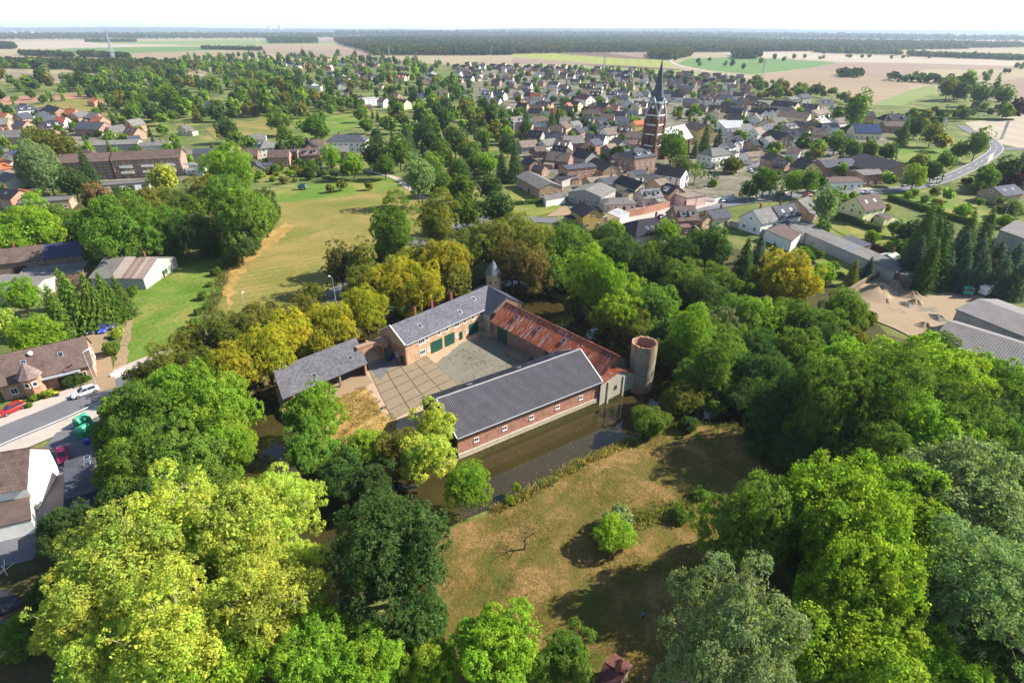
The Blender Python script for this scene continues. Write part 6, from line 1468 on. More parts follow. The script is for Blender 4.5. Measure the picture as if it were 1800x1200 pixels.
# ---- foreground left
for a in [(228,1000,226,'airy','yg'),(330,930,210,'airy','yg'),(424,930,210,'airy','yg'),(488,890,150,'airy','yg'),(146,1080,190,'airy','yg'),(300,1120,240,'airy','yg'),(452,1060,210,'airy','yg'),(40,1110,96,'shrub','gr'),(170,1170,170,'airy','yg'),(520,1000,120,'airy','yg'),
 (240,826,142,'oak','gr'),(332,806,150,'oak','gr'),(372,724,142,'oak','lg'),(250,728,126,'oak','gr'),(305,690,130,'oak','lg'),(408,786,104,'oak','lg'),(208,782,66,'shrub','dg'),(322,884,126,'oak','dg'),(232,886,120,'oak','dg'),(384,876,116,'oak','gr'),
 (200,724,60,'oak','lg'),(270,770,100,'oak','gr'),(430,980,120,'oak','gr'),(400,1160,160,'ash','lg')]: T(*a)
# ---- round the south side of the farm
for a in [(546,726,112,'oak','lg'),(552,796,108,'oak','gr'),(594,838,90,'oak','dg'),(648,786,88,'oak','lg'),(690,794,96,'oak','og'),(772,748,92,'oak','yg'),(740,800,104,'oak','yg'),(620,812,80,'oak','gr'),(820,852,86,'round','lg'),(908,856,22,'shrub','lg'),(896,880,22,'shrub','lg'),
 (1076,938,80,'shrub','lg'),(1092,912,60,'shrub','sg'),(1016,808,10,'shrub','lg'),(1195,905,36,'shrub','gr'),(1232,868,30,'shrub','gr'),(660,850,80,'oak','dg')]: T(*a)
# ---- left yard
for a in [(98,545,54,'conifer','gr'),(128,530,58,'conifer','gr'),(160,528,54,'conifer','gr'),(186,522,50,'conifer','gr'),(210,520,42,'conifer','gr'),(112,505,40,'conifer','gr'),(38,520,64,'round','lg'),(52,592,84,'oak','lg'),(6,566,50,'willow','yg'),(232,512,26,'shrub','gr'),
 (196,612,34,'shrub','gr'),(204,586,24,'shrub','yg'),(208,560,22,'shrub','lg'),(342,568,24,'shrub','gr'),(356,520,22,'shrub','gr'),(378,478,20,'shrub','gr'),(384,466,18,'shrub','lg'),(368,500,12,'shrub','gr'),(395,448,16,'shrub','lg'),(128,668,34,'shrub','dg'),(155,664,16,'shrub','gr'),
 (84,692,20,'shrub','lg'),(62,698,14,'shrub','lg'),(50,712,14,'shrub','gr'),(348,548,16,'shrub','gr'),(362,538,14,'shrub','gr')]: T(*a)
# ---- wood on the left
for a in [(60,400,104,'oak','lg'),(18,424,84,'oak','lg'),(112,392,76,'oak','gr'),(192,402,138,'oak','gr'),(262,372,82,'round','og'),(300,404,76,'round','gr'),(252,412,70,'round','gr'),(332,372,82,'oak','gr'),(432,382,126,'oak','gr'),(402,300,90,'round','lg'),
 (390,350,92,'oak','gr'),(462,372,84,'oak','dg'),(420,428,72,'oak','dg'),(346,412,74,'round','dg'),(168,346,58,'oak','pe'),(128,322,60,'oak','dg'),(150,292,34,'conifer','dg'),(62,284,76,'willow','sg'),(84,312,54,'willow','sg'),(288,312,54,'willow','yg'),
 (300,434,50,'shrub','gr'),(372,436,46,'shrub','dg'),(214,428,46,'shrub','gr'),(84,262,62,'round','og'),(62,250,50,'round','gr'),(112,268,56,'round','og'),(26,388,56,'oak','gr'),(140,410,60,'oak','dg'),(360,340,70,'oak','og'),(220,350,50,'oak','gr'),
 (150,450,40,'shrub','lg'),(0,340,44,'shrub','gr'),(60,350,40,'shrub','lg'),(408,460,24,'shrub','gr'),(265,446,20,'shrub','dg')]: T(*a)
# ---- trees of the pasture edge, gardens and church
for a in [(600,325,20,'oak','og'),(579,331,15,'oak','og'),(648,326,16,'oak','og'),(740,312,58,'tall','sg'),(768,318,44,'round','gr'),(702,268,54,'round','gr'),(676,292,44,'oak','gr'),(620,290,42,'round','lg'),(656,272,44,'round','dg'),(582,274,36,'round','lg'),(550,295,30,'shrub','gr'),
 (500,236,34,'oak','gr'),(490,212,46,'oak','gr'),(552,222,52,'oak','gr'),(566,232,30,'oak','gr'),(398,228,38,'round','dg'),(416,248,30,'round','gr'),(520,255,36,'oak','gr'),(500,262,30,'oak','dg'),(440,250,22,'oak','gr'),(812,332,56,'oak','gr'),(862,330,44,'round','dg'),(905,284,36,'conifer','dg'),(882,290,28,'conifer','dg'),
 (924,214,26,'conifer','dg'),(970,212,22,'conifer','dg'),(980,206,20,'conifer','dg'),(845,206,20,'tall','li'),(800,250,46,'round','dg'),(776,268,44,'round','gr'),(826,268,40,'oak','gr'),(850,240,34,'oak','gr'),(760,250,40,'oak','dg'),(730,236,40,'oak','dg'),(716,250,36,'conifer','bs',.8),
 (1182,256,54,'round','gr'),(1200,292,34,'round','gr'),(1223,300,22,'column','lg'),(1238,300,20,'column','gr'),(1254,305,20,'column','dg'),(1240,244,26,'conifer','dg'),(1264,240,18,'conifer','dg'),(1222,262,16,'conifer','dg'),(1286,290,40,'shrub','og'),(1254,322,18,'shrub','lg'),(1345,318,56,'oak','gr'),(1318,334,34,'oak','dg'),
 (1396,320,40,'round','lg'),(1424,318,34,'tall','gr'),(1440,322,30,'oak','dg'),(1452,358,50,'tall','sg'),(1446,402,26,'round','gr'),(1309,240,14,'tall','lg'),(1609,310,42,'round','lg'),(1568,318,20,'oak','gr'),(1640,404,60,'oak','dg'),(1660,430,54,'conifer','bs',.8),(1690,440,50,'conifer','bs',.8),
 (1620,420,64,'conifer','dg'),(1648,450,60,'conifer','dg'),(1720,448,48,'conifer','bs',.8),(1752,454,46,'conifer','bs',.8),(1782,460,48,'conifer','bs',.8),(1700,410,44,'conifer','dg'),(1735,400,40,'conifer','dg'),(1600,410,50,'oak','dg'),(1575,400,32,'oak','gr'),(1535,415,26,'shrub','lg'),(1570,432,26,'shrub','lg'),(1645,368,22,'oak','gr'),
 (1690,370,30,'shrub','lg'),(1780,366,32,'round','sg'),(1765,390,30,'shrub','gr'),(1688,264,34,'oak','gr'),(1720,252,36,'tall','gr'),(1655,250,30,'oak','og'),(1640,236,36,'round','og'),(1612,222,34,'round','dg'),(1590,232,26,'conifer','dg'),(1640,300,36,'oak','dg'),(1615,286,40,'oak','og'),(1662,282,34,'oak','gr'),
 (1770,300,54,'oak','dg'),(1800,290,50,'conifer','bs',.8),(1740,312,44,'oak','gr'),(1782,318,30,'oak','rd'),(1720,330,30,'shrub','gr'),(1505,192,44,'tall','gr'),(1475,200,26,'oak','gr'),(1668,155,34,'round','og'),(1690,160,28,'round','dg'),(1724,165,36,'round','gr'),(1700,145,30,'tall','gr'),(1752,150,20,'conifer','dg'),(1766,168,34,'round','gr'),
 (1790,190,30,'round','rd'),(1770,196,24,'round','gr'),(1606,340,20,'shrub','lg'),(1480,298,24,'round','gr'),(1470,250,40,'oak','gr'),(1500,262,38,'oak','gr'),(1440,262,30,'oak','gr'),(1530,262,34,'oak','gr'),(1560,268,36,'oak','dg'),(1412,252,30,'oak','dg'),(1545,285,24,'oak','gr')]: T(*a)
T(1330, 760, 50, 'shrub', 'dg'); T(1210, 745, 40, 'shrub', 'dg')
# ---- loose stands filled tree by tree
WOODC = ['gr', 'gr', 'dg', 'dg', 'gr', 'lg', 'og', 'sg']
scatter([(100, 150), (330, 118), (470, 118), (530, 150), (540, 200), (480, 205), (370, 222), (230, 222), (190, 190)], 230, (9, 15), ['oak', 'round', 'oak', 'tall', 'conifer'], WOODC, 1, .62)
scatter([(180, 168), (240, 160), (400, 205), (380, 222), (240, 226)], 20, (11, 16), ['oak', 'round'], ['dg', 'dg', 'gr'], 2, .6)
scatter([(0, 118), (140, 120), (330, 126), (330, 132), (140, 129), (0, 124)], 30, (8, 14), ['oak', 'round'], WOODC, 3, .6)
scatter([(0, 146), (140, 148), (330, 152), (320, 162), (140, 160), (0, 165)], 34, (9, 15), ['oak', 'round', 'tall'], WOODC, 4, .6)
scatter([(300, 108), (440, 98), (640, 103), (790, 114), (800, 170), (640, 165), (540, 190), (470, 150), (330, 125)], 330, (7, 13), ['oak', 'round', 'tall', 'conifer', 'oak'], ['gr', 'dg', 'dg', 'gr', 'og', 'lg', 'gr', 'sg'], 5, .62)
scatter([(620, 200), (800, 180), (880, 200), (900, 260), (880, 330), (800, 370), (740, 350), (690, 300), (640, 255)], 115, (6, 12), ['oak', 'round', 'tall', 'conifer', 'round'], ['gr', 'dg', 'dg', 'gr', 'lg', 'og'], 6, .66)
scatter([(420, 190), (640, 180), (640, 200), (560, 212), (430, 205)], 60, (6, 11), ['oak', 'conifer', 'round'], ['gr', 'dg', 'og'], 7, .7)
scatter([(800, 118), (1140, 126), (1310, 142), (1320, 178), (1230, 205), (1130, 200), (1000, 190), (880, 195), (800, 170)], 330, (4.5, 9), ['oak', 'round', 'conifer', 'shrub'], ['gr', 'dg', 'lg', 'dg', 'gr'], 8, .6)
scatter([(1310, 142), (1400, 152), (1480, 172), (1500, 190), (1440, 175), (1330, 178)], 60, (6, 11), ['oak', 'round'], ['gr', 'og', 'br', 'dg'], 9, .6)
scatter([(880, 200), (1000, 200), (1130, 215), (1130, 290), (930, 290), (890, 250)], 70, (4, 8), ['oak', 'round', 'conifer', 'shrub'], ['gr', 'dg', 'lg'], 10, 1.0)
scatter([(1170, 200), (1330, 195), (1480, 210), (1560, 240), (1560, 280), (1400, 300), (1250, 260)], 110, (4, 8), ['oak', 'round', 'conifer', 'shrub'], ['gr', 'dg', 'lg', 'og'], 11, 1.0)
scatter([(1560, 205), (1700, 190), (1800, 190), (1800, 205), (1690, 214), (1580, 260)], 50, (4, 9), ['oak', 'round', 'column', 'shrub'], ['gr', 'dg', 'og', 'dg'], 12, .9)
scatter([(1640, 150), (1720, 135), (1830, 108), (1840, 112), (1735, 146), (1650, 168)], 34, (7, 11), ['oak', 'round'], ['gr', 'sg', 'br', 'gr'], 13, .6)
scatter([(400, 290), (560, 285), (640, 300), (600, 315), (470, 328), (420, 312)], 44, (3, 5.5), ['shrub', 'oak', 'shrub'], ['gr', 'dg', 'lg', 'og', 'sg'], 14, .8)
scatter([(1560, 350), (1720, 335), (1800, 345), (1800, 385), (1700, 385), (1640, 365)], 16, (2.5, 5), ['shrub', 'oak'], ['gr', 'lg', 'og'], 15, 1.0)
scatter([(0, 205), (130, 215), (200, 235), (340, 260), (420, 270), (420, 300), (340, 300), (0, 330)], 70, (4, 8), ['oak', 'round', 'shrub', 'conifer'], ['gr', 'dg', 'lg'], 16, 1.0)
scatter([(1500, 300), (1700, 300), (1790, 330), (1720, 340), (1560, 330)], 14, (3, 6), ['shrub', 'oak'], ['gr', 'lg', 'dg'], 17, 1.0)
scatter([(1000, 120), (1300, 128), (1480, 100), (1800, 104), (1800, 108), (1480, 104), (1300, 100)], 30, (7, 12), ['oak', 'round'], ['dg', 'gr'], 18, 1.0, keep=())
scatter([(1430, 94), (1620, 97), (1800, 106), (1800, 108), (1620, 100), (1430, 96)], 40, (10, 18), ['oak', 'round'], ['dg', 'gr'], 19, .7)
scatter([(930, 480), (1010, 540), (1100, 600), (1190, 640), (1300, 690), (1360, 700), (1420, 640), (1300, 560), (1150, 480), (1010, 420)], 40, (5, 8), ['shrub', 'oak'], ['gr', 'dg', 'dg'], 20, .8)
scatter([(1400, 640), (1560, 660), (1800, 720), (1900, 900), (1800, 1100), (1560, 900), (1420, 820)], 40, (5, 9), ['shrub', 'oak'], ['gr', 'dg', 'dg'], 21, .8)
scatter([(190, 730), (390, 720), (420, 880), (480, 1020), (560, 1150), (300, 1180), (120, 1080), (140, 930)], 36, (5, 8), ['shrub', 'oak'], ['gr', 'dg', 'lg'], 22, .8)
scatter([(0, 390), (160, 360), (340, 340), (450, 350), (470, 390), (420, 415), (300, 438), (180, 440), (0, 420)], 34, (4, 8), ['shrub', 'oak'], ['gr', 'dg', 'og'], 23, .8)
scatter([(560, 150), (800, 165), (880, 200), (800, 200), (640, 190), (560, 180)], 50, (5, 10), ['oak', 'round', 'tall', 'conifer'], ['gr', 'dg', 'dg', 'gr', 'og'], 31, .65)
scatter([(0, 178), (190, 160), (330, 220), (300, 250), (200, 235), (100, 232), (0, 222)], 40, (5, 10), ['oak', 'round', 'conifer'], ['gr', 'dg', 'lg'], 32, .8, keep=[px_poly([(10, 196), (150, 172), (176, 236), (110, 222)])])
scatter([(1440, 330), (1560, 345), (1600, 400), (1500, 410), (1420, 380)], 12, (2, 4.5), ['shrub', 'oak'], ['gr', 'lg', 'og'], 33, 1.0)
scatter([(1400, 440), (1560, 475), (1500, 500), (1440, 480)], 8, (2, 4), ['shrub'], ['gr', 'lg'], 34, 1.0)
for a in [(1610,452,52,'conifer','bs',.8),(1634,466,50,'conifer','dg'),(1664,472,46,'conifer','bs',.8),(1694,476,46,'conifer','bs',.8),(1726,480,44,'conifer','bs',.8),(1760,484,46,'conifer','bs',.8),(1790,490,46,'conifer','bs',.8),(1640,430,50,'conifer','dg'),(1590,440,40,'oak','dg')]: T(*a)
# ================================================================== build the trees
ORD = ['first', 'second', 'third', 'fourth', 'fifth', 'sixth', 'seventh', 'eighth', 'ninth', 'tenth', 'eleventh', 'twelfth', 'thirteenth', 'fourteenth', 'fifteenth', 'sixteenth', 'seventeenth', 'eighteenth', 'nineteenth', 'twentieth']
def ordinal(i):
    if i < 20: return ORD[i]
    n = i + 1; return '%d%s' % (n, {1: 'st', 2: 'nd', 3: 'rd'}.get(n % 10 if n % 100 not in (11, 12, 13) else 0, 'th'))
MARKS = [('the brick barn', 930, 690), ('the open silo', 1130, 640), ('the round tower', 866, 480), ('the cart shed', 560, 640), ('the dwelling wing', 770, 550), ('the church tower', 1150, 200), ('the sand yard', 1600, 530),
 ('the brick house by the road', 90, 640), ('the long apartment block', 230, 290), ('the mown pasture', 560, 420), ('the dry meadow', 1050, 900), ('the solar roof', 1523, 228), ('the road bend', 1730, 285), ('the cream mansard house', 1525, 370),
 ('the long white house', 610, 245), ('the stone barn', 80, 450), ('the yellow-walled house', 1040, 380), ('the black-roofed hall', 1545, 285), ('the grey metal halls', 1750, 590), ('the white gable house', 60, 830), ('the far green field', 1330, 112),
 ('the far brown wood', 740, 85), ('the tennis courts', 80, 175), ('the football pitch', 700, 198), ('the row of far gables', 960, 120), ('the white long house', 1183, 300), ('the three fruit trees', 605, 330), ('the cemetery', 1660, 205)]
def where(px, py):
    best = min(MARKS, key=lambda m: (m[1] - px) ** 2 + ((m[2] - py) * 1.4) ** 2)
    dx, dy = px - best[1], (py - best[2]) * 1.4
    if abs(dx) > abs(dy): r = 'right of' if dx > 0 else 'left of'
    else: r = 'in front of' if dy > 0 else 'behind'
    return r + ' ' + best[0], math.hypot(dx, dy)
LABELLED = {}      # label stem -> [(distance, object)]
def stem_label(o, stem, px, py):
    w, d = where(px, py)
    LABELLED.setdefault((stem, w), []).append((d, o))
def finish_labels():
    for (stem, w), lst in LABELLED.items():
        lst.sort(key=lambda t: t[0])
        for i, (d, o) in enumerate(lst):
            o['label'] = '%s %s' % (stem, w) if len(lst) == 1 else '%s %s %s' % ('nearest' if i == 0 else ordinal(i) + '-nearest', stem, w)

TREES.sort(key=lambda t: -t['wpx'])
quota = {'broadleaf_tree': 299, 'conifer_tree': 120, 'shrub': 200}; massV, massF, massC = {}, {}, {}
nobj = 0
for t in TREES:
    nm = NAMES[t['kind']]; k = t['kind']
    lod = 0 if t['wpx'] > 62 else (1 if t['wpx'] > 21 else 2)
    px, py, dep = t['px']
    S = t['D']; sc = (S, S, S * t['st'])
    dim = (1.0, .92, .8)[lod]; t['col'] = tuple(q * dim for q in t['col'][:3]) + (1,)  # coarser crowns shade themselves less; that missing shade is put into the leaf colour
    vis = -80 < px < 1880 and py < 1300
    if quota[nm] <= 0:
        me, _, V, F_ = proto(k, 3, t['idx'])
        cr, sr = math.cos(t['rot']), math.sin(t['rot'])
        W = V.copy(); x, y = W[:, 0] * cr - W[:, 1] * sr, W[:, 0] * sr + W[:, 1] * cr
        W[:, 0] = x * S + t['x']; W[:, 1] = y * S + t['y']; W[:, 2] *= S * t['st']
        key = t['cname']
        n0 = sum(len(v) for v in massV.get(key, []))
        massV.setdefault(key, []).append(W); massF.setdefault(key, []).append(F_ + n0); massC[key] = t['col']
        continue
    quota[nm] -= 1; nobj += 1
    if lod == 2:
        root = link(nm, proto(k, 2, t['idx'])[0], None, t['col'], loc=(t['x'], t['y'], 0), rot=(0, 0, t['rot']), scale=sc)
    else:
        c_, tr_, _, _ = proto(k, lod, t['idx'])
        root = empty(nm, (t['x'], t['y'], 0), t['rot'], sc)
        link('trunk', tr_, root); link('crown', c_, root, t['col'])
    kindname = {'broadleaf_tree': 'tree', 'conifer_tree': 'columnar conifer' if k == 'column' else 'conifer', 'shrub': 'shrub'}[nm]
    tag(root, None, {'broadleaf_tree': 'tree', 'conifer_tree': 'conifer', 'shrub': 'shrub'}[nm], {'broadleaf_tree': 'broadleaf trees', 'conifer_tree': 'conifers', 'shrub': 'shrubs and bushes'}[nm])
    size = 'large' if t['wpx'] > 110 else ('small' if t['wpx'] < 30 and nm == 'broadleaf_tree' else '')
    shape = {'tall': 'tall', 'airy': 'open-branched', 'oak': 'spreading', 'round': 'rounded', 'ash': 'umbrella-crowned', 'willow': 'drooping', 'shrub': '', 'conifer': '', 'column': ''}[k]
    stem_label(root, ' '.join(w for w in (size, shape, t['cname'], kindname) if w), px, py)
for key in massV:
    V = np.vstack(massV[key]); F_ = np.vstack(massF[key])
    o = link('distant_trees', mesh_np('distant_trees', V, F_, (LEAF,)), None, massC[key])
    o['kind'] = 'stuff'; o['label'] = '%s garden trees among the far houses' % key; o['category'] = 'trees'
print('TREES', len(TREES), 'individual', nobj)
# ================================================================== VEHICLES AND SMALL THINGS
def car_meshes():
    """saloon/estate body from lofted cross sections, glass and wheels as parts"""
    L, W = 4.4, 1.74
    prof = [(-2.2, .30, .62, .84), (-2.1, .26, .86, .94), (-1.55, .24, .92, .98), (-.6, .24, .95, 1.0), (.6, .24, .93, 1.0), (1.35, .24, .84, .98), (2.0, .26, .74, .92), (2.2, .32, .60, .82)]   # x, z low, z high, width factor
    mb = MB(); rings = []
    for x, z0, z1, f in prof:
        w = W / 2 * f; rings.append([(x, -w * .94, z0), (x, -w, z0 + .18), (x, -w * .97, z1 - .12), (x, -w * .84, z1), (x, w * .84, z1), (x, w * .97, z1 - .12), (x, w, z0 + .18), (x, w * .94, z0)])
    for i in range(len(rings) - 1):
        for k in range(8): a, b = rings[i], rings[i + 1]; mb.face([a[k], b[k], b[(k + 1) % 8], a[(k + 1) % 8]][::-1])
    mb.face(rings[0][::-1]); mb.face(rings[-1])
    body = mb.mesh('car_body', [MAT['paint']], weld=True)
    def cabin(xs, z, est):
        pass
    low = [(-1.75, .72), (1.0, .76)]; top = [(-1.45, .58), (.25, .60)]; zl, zt = .92, 1.42
    mb = MB(); y0, y1, t0, t1 = low[0][1], low[1][1], top[0][1], top[1][1]
    mb.face([(-1.45, -t0, zt), (.25, -t1, zt), (.25, t1, zt), (-1.45, t0, zt)]); roof = mb.box(-1.40, .2, -t0 + .02, t0 - .02, zt, zt + .035).mesh('car_roof', [MAT['paint']])
    g = {}
    g['windscreen'] = MB().face([(1.0, -y1, zl), (1.0, y1, zl), (.25, t1, zt), (.25, -t1, zt)]).mesh('windscreen', [MAT['window_glass']])
    g['rear_window'] = MB().face([(-1.75, y0, zl), (-1.75, -y0, zl), (-1.45, -t0, zt), (-1.45, t0, zt)]).mesh('rear_window', [MAT['window_glass']])
    for s, nm in ((-1, 'side_window_a'), (1, 'side_window_b')):
        q = [(-1.75, s * y0, zl), (1.0, s * y1, zl), (.25, s * t1, zt), (-1.45, s * t0, zt)]
        g[nm] = MB().face(q if s < 0 else q[::-1]).mesh('side_window', [MAT['window_glass']])
    pil = MB()
    for s in (-1, 1):
        for (xa, ya, xb, yb) in ((-1.75, y0, -1.45, t0), (1.0, y1, .25, t1), (-.35, .745, -.35, .595)): pil.beam((xa, s * ya, zl), (xb, s * yb, zt), .035)
    g['pillars'] = pil.mesh('pillars', [MAT['paint']])
    tyre = MB().lathe([(.0, -.09), (.32, -.09), (.33, 0), (.32, .09), (0, .09)], 14).mesh('tyre', [MAT['tyre']]); rim = MB().lathe([(.0, .1), (.2, .1), (.21, .06)], 12).mesh('rim', [MAT['rim']])
    lamp = MB().box(-.04, .04, -.17, .17, -.06, .06).mesh('headlight', [MAT['lamp_glass']]); tl = NT('tail_lamp'); tl.pbsdf(rgb(150, 20, 20), .3); tail = MB().box(-.04, .04, -.14, .14, -.1, .1).mesh('tail_light', [MAT['tail_lamp']])
    return body, roof, g, tyre, rim, lamp, tail
CARM = car_meshes()
def car(px, py, heading, color, label, scale=1.0, cat='car', name='parked_car'):
    """heading: photograph pixel the bonnet points to"""
    p = G(px, py); q = G(*heading); d = q - p; rz = math.atan2(d.y, d.x)
    z = 0.3 if False else 0.36
    root = tag(empty(name, (p.x, p.y, 0.0), rz, scale), label, cat, 'cars parked in the village'); body, roof, g, tyre, rim, lamp, tail = CARM
    zz = .22
    link('body', body, root, color, loc=(0, 0, zz)); link('roof', roof, root, color, loc=(0, 0, zz)); link('pillars', g['pillars'], root, color, loc=(0, 0, zz))
    for k in ('windscreen', 'rear_window', 'side_window_a', 'side_window_b'): link(k.replace('_a', '').replace('_b', ''), g[k], root, loc=(0, 0, zz))
    for x in (-1.35, 1.35):
        for s in (-1, 1):
            t = link('wheel', tyre, root, loc=(x, s * .8, .33 + zz - .0), rot=(-s * math.pi / 2, 0, 0)); link('rim', rim, t)
    for s in (-1, 1): link('headlight', lamp, root, loc=(2.16, s * .6, .62 + zz)); link('tail_light', tail, root, loc=(-2.18, s * .62, .72 + zz))
    return root
SILV, REDC, PINKC, BLUE, NAVY, WHIT, GOLD = rgb(176, 178, 182), rgb(150, 30, 30), rgb(196, 24, 84), rgb(54, 74, 170), rgb(30, 34, 70), rgb(220, 220, 216), rgb(196, 150, 60)
for a in [(152, 694, (100, 712), SILV, 'silver estate car driving on the road past the brick house', 1.1), (24, 724, (0, 735), REDC, 'dark red car parked before the brick house', 1.05), (113, 806, (120, 860), PINKC, 'magenta pink car in the paved yard', 1.0),
 (160, 584, (163, 620), NAVY, 'dark blue car under the conifers', 1.0), (183, 582, (172, 610), BLUE, 'bright blue car under the conifers', 1.0), (197, 575, (190, 600), rgb(70, 80, 100), 'grey blue car half under the bushes', 1.0),
 (1204, 356, (1190, 350), SILV, 'grey blue car, first in the forecourt row', 1.0), (1213, 354, (1199, 348), WHIT, 'white car, second in the forecourt row', 1.0), (1221, 352, (1207, 346), GOLD, 'yellow car, third in the forecourt row', 1.0), (1231, 351, (1217, 345), SILV, 'silver car at the end of the forecourt row', 1.0),
 (1162, 384, (1176, 378), NAVY, 'dark blue car alone on the forecourt', 1.0), (978, 320, (985, 326), REDC, 'red car under the black carport', 1.0), (551, 291, (562, 292), WHIT, 'white car parked behind the pasture gardens', 1.0), (562, 297, (575, 298), SILV, 'silver car below the white parked car', 1.0),
 (1739, 252, (1745, 262), WHIT, 'white car at the road bend', 1.1), (1320, 303, (1340, 312), WHIT, 'white car in the church lane', 1.0), (1624, 488, (1640, 492), BLUE, 'blue car at the top of the sand yard', 1.0), (1645, 494, (1660, 500), rgb(150, 170, 200), 'pale blue car body beside the sand yard', 1.0), (1676, 502, (1690, 508), rgb(70, 76, 90), 'dark car beside the green truck', 1.0),
 (12, 484, (30, 482), WHIT, 'white car by the stone barn door', 1.0), (86, 232, (96, 232), WHIT, 'white car among the far left houses', 1.0), (667, 190, (675, 190), NAVY, 'dark car beside the white far houses', 1.0), (1465, 199, (1475, 200), SILV, 'silver car among the houses right of the church', 1.0)]: car(*a)
cr_ = random.Random(12); CARCOL = [(SILV, 'silver'), (WHIT, 'white'), (NAVY, 'dark blue'), (rgb(40, 42, 46), 'black'), (REDC, 'red'), (rgb(110, 114, 118), 'grey')]
def roadside(pts, n, off):
    for _ in range(n):
        i = cr_.randrange(1, len(pts) - 2); a, b = Vector(pts[i][:2]), Vector(pts[i + 1][:2]); d = (b - a).normalized(); nn = Vector((-d.y, d.x)); p = a.lerp(b, cr_.random()) + nn * off * cr_.choice((-1, 1)); q = p + d * cr_.choice((-1, 1))
        pp, qq = proj((p.x, p.y, 0)), proj((q.x, q.y, 0)); cl, cn = cr_.choice(CARCOL); o = car(pp[0], pp[1], (qq[0], qq[1]), cl, None); stem_label(o, cn + ' car parked at the kerb', pp[0], pp[1])
roadside(main_road[4:40], 8, 2.9); roadside(curve([(1345, 349), (1352, 325), (1330, 300), (1308, 284), (1295, 272), (1318, 252), (1340, 246)]), 6, 2.4); roadside(curve([(905, 285), (960, 300), (1060, 300), (1100, 292)]), 3, 1.4); roadside(curve([(1000, 215), (1060, 212), (1120, 226)]), 4, 1); roadside(curve([(830, 140), (950, 148), (1100, 158), (1250, 165)]), 8, 2); roadside(curve([(40, 215), (120, 240)]), 3, 2)
# truck, trailers, wagons
p = G(1694, 515); tk = tag(empty('truck', (p.x, p.y, 0), math.radians(-110)), 'old truck with a green cab beside the sand yard', 'truck')
MB().box(.9, 2.9, -1.15, 1.15, .7, 2.6).build('cab', MAT['paint'], tk, rgb(60, 140, 120)); MB().face([(2.91, -.95, 1.7), (2.91, .95, 1.7), (2.91, .95, 2.4), (2.91, -.95, 2.4)]).build('windscreen', MAT['window_glass'], tk)
MB().box(-3.4, .8, -1.2, 1.2, .95, 1.9).build('load_bed', MAT['dark_metal'], tk); MB().box(-3.4, 2.8, -.5, .5, .6, .95).build('chassis', MAT['dark_metal'], tk)
for x in (-2.4, 2.0):
    for s in (-1, 1): t = link('wheel', CARM[3], tk, loc=(x, s * 1.05, .48), rot=(-s * math.pi / 2, 0, 0), scale=(1.45,) * 3); link('rim', CARM[4], t)
p = G(1730, 518); bt = tag(empty('box_trailer', (p.x, p.y, 0), .5), 'white box trailer beside the old truck', 'trailer')
MB().box(-1.9, 1.9, -1.1, 1.1, .6, 2.9).build('box', MAT['white_paint'], bt); MB().beam((1.9, 0, .65), (3.2, 0, .6), .06).build('drawbar', MAT['dark_metal'], bt)
for s in (-1, 1): link('wheel', CARM[3], bt, loc=(0, s * 1.15, .34), rot=(math.pi / 2, 0, 0))
def wagon(px, py, rz, col, label, L=4.2, h=1.5):
    p = G(px, py); r_ = tag(empty('farm_wagon', (p.x, p.y, 0), rz), label, 'wagon')
    mb = MB(); mb.box(-L / 2, L / 2, -1.1, 1.1, 1.0, 1.15)
    mb.build('floor', MAT['old_wood'], r_)
    for (a, b, c_, d) in ((-L / 2, L / 2, -1.18, -1.1), (-L / 2, L / 2, 1.1, 1.18), (-L / 2 - .08, -L / 2, -1.18, 1.18), (L / 2, L / 2 + .08, -1.18, 1.18)): MB().box(a, b, c_, d, 1.0, 1.0 + h).build('side_panel', MAT['paint'], r_, col)
    for x in (-L / 3, L / 3):
        for s in (-1, 1): t = link('wheel', CARM[3], r_, loc=(x, s * .95, .5), rot=(math.pi / 2, 0, 0), scale=(1.5,) * 3); link('rim', CARM[4], t)
    MB().beam((L / 2, 0, .8), (L / 2 + 1.6, 0, .5), .05).build('drawbar', MAT['dark_metal'], r_)
wagon(266, 492, .15, rgb(210, 176, 40), 'bright yellow farm wagon at the shed end'); wagon(283, 486, .1, rgb(60, 90, 60), 'green farm wagon behind the yellow one', 3.4, 1.2); wagon(122, 590, .3, rgb(120, 100, 80), 'brown open trailer under the conifers', 3.2, .6); wagon(532, 334, .05, rgb(80, 120, 130), 'small blue-green water wagon on the green pasture', 3.2, 1.6)
def wbin(px, py, rz, col, lid, label, s=1.0):
    r_ = tag(empty('wheelie_bin', G(px, py), rz, s), label, 'bin')
    MB().box(-.28, .28, -.32, .32, .1, 1.0).build('body', MAT['paint'], r_, col); MB().box(-.31, .31, -.36, .36, 1.001, 1.09).build('lid', MAT['paint'], r_, lid)
wbin(102, 697, .4, rgb(50, 50, 52), rgb(220, 180, 30), 'grey bin with yellow lid before the brick house'); wbin(38, 713, .4, rgb(50, 50, 52), rgb(220, 180, 30), 'grey bin with yellow lid beside the red car'); wbin(155, 782, .5, rgb(30, 60, 160), rgb(30, 70, 180), 'blue bin at the end of the green containers', 1.2)
for i, (x, y) in enumerate([(148, 748), (151, 766)]):
    r_ = tag(empty('recycling_container', G(x, y), 1.25), ['green recycling container nearest the road', 'green recycling container next to the blue bin'][i], 'container'); MB().box(-1.1, 1.1, -.9, .9, 0.05, 1.5).build('body', MAT['paint'], r_, rgb(40, 140, 100)); MB().tube([(-1.1, 0, 1.5), (1.1, 0, 1.5)], [.85, .85], 12).build('lid', MAT['paint'], r_, rgb(50, 160, 120), scale=(1, 1, 1))
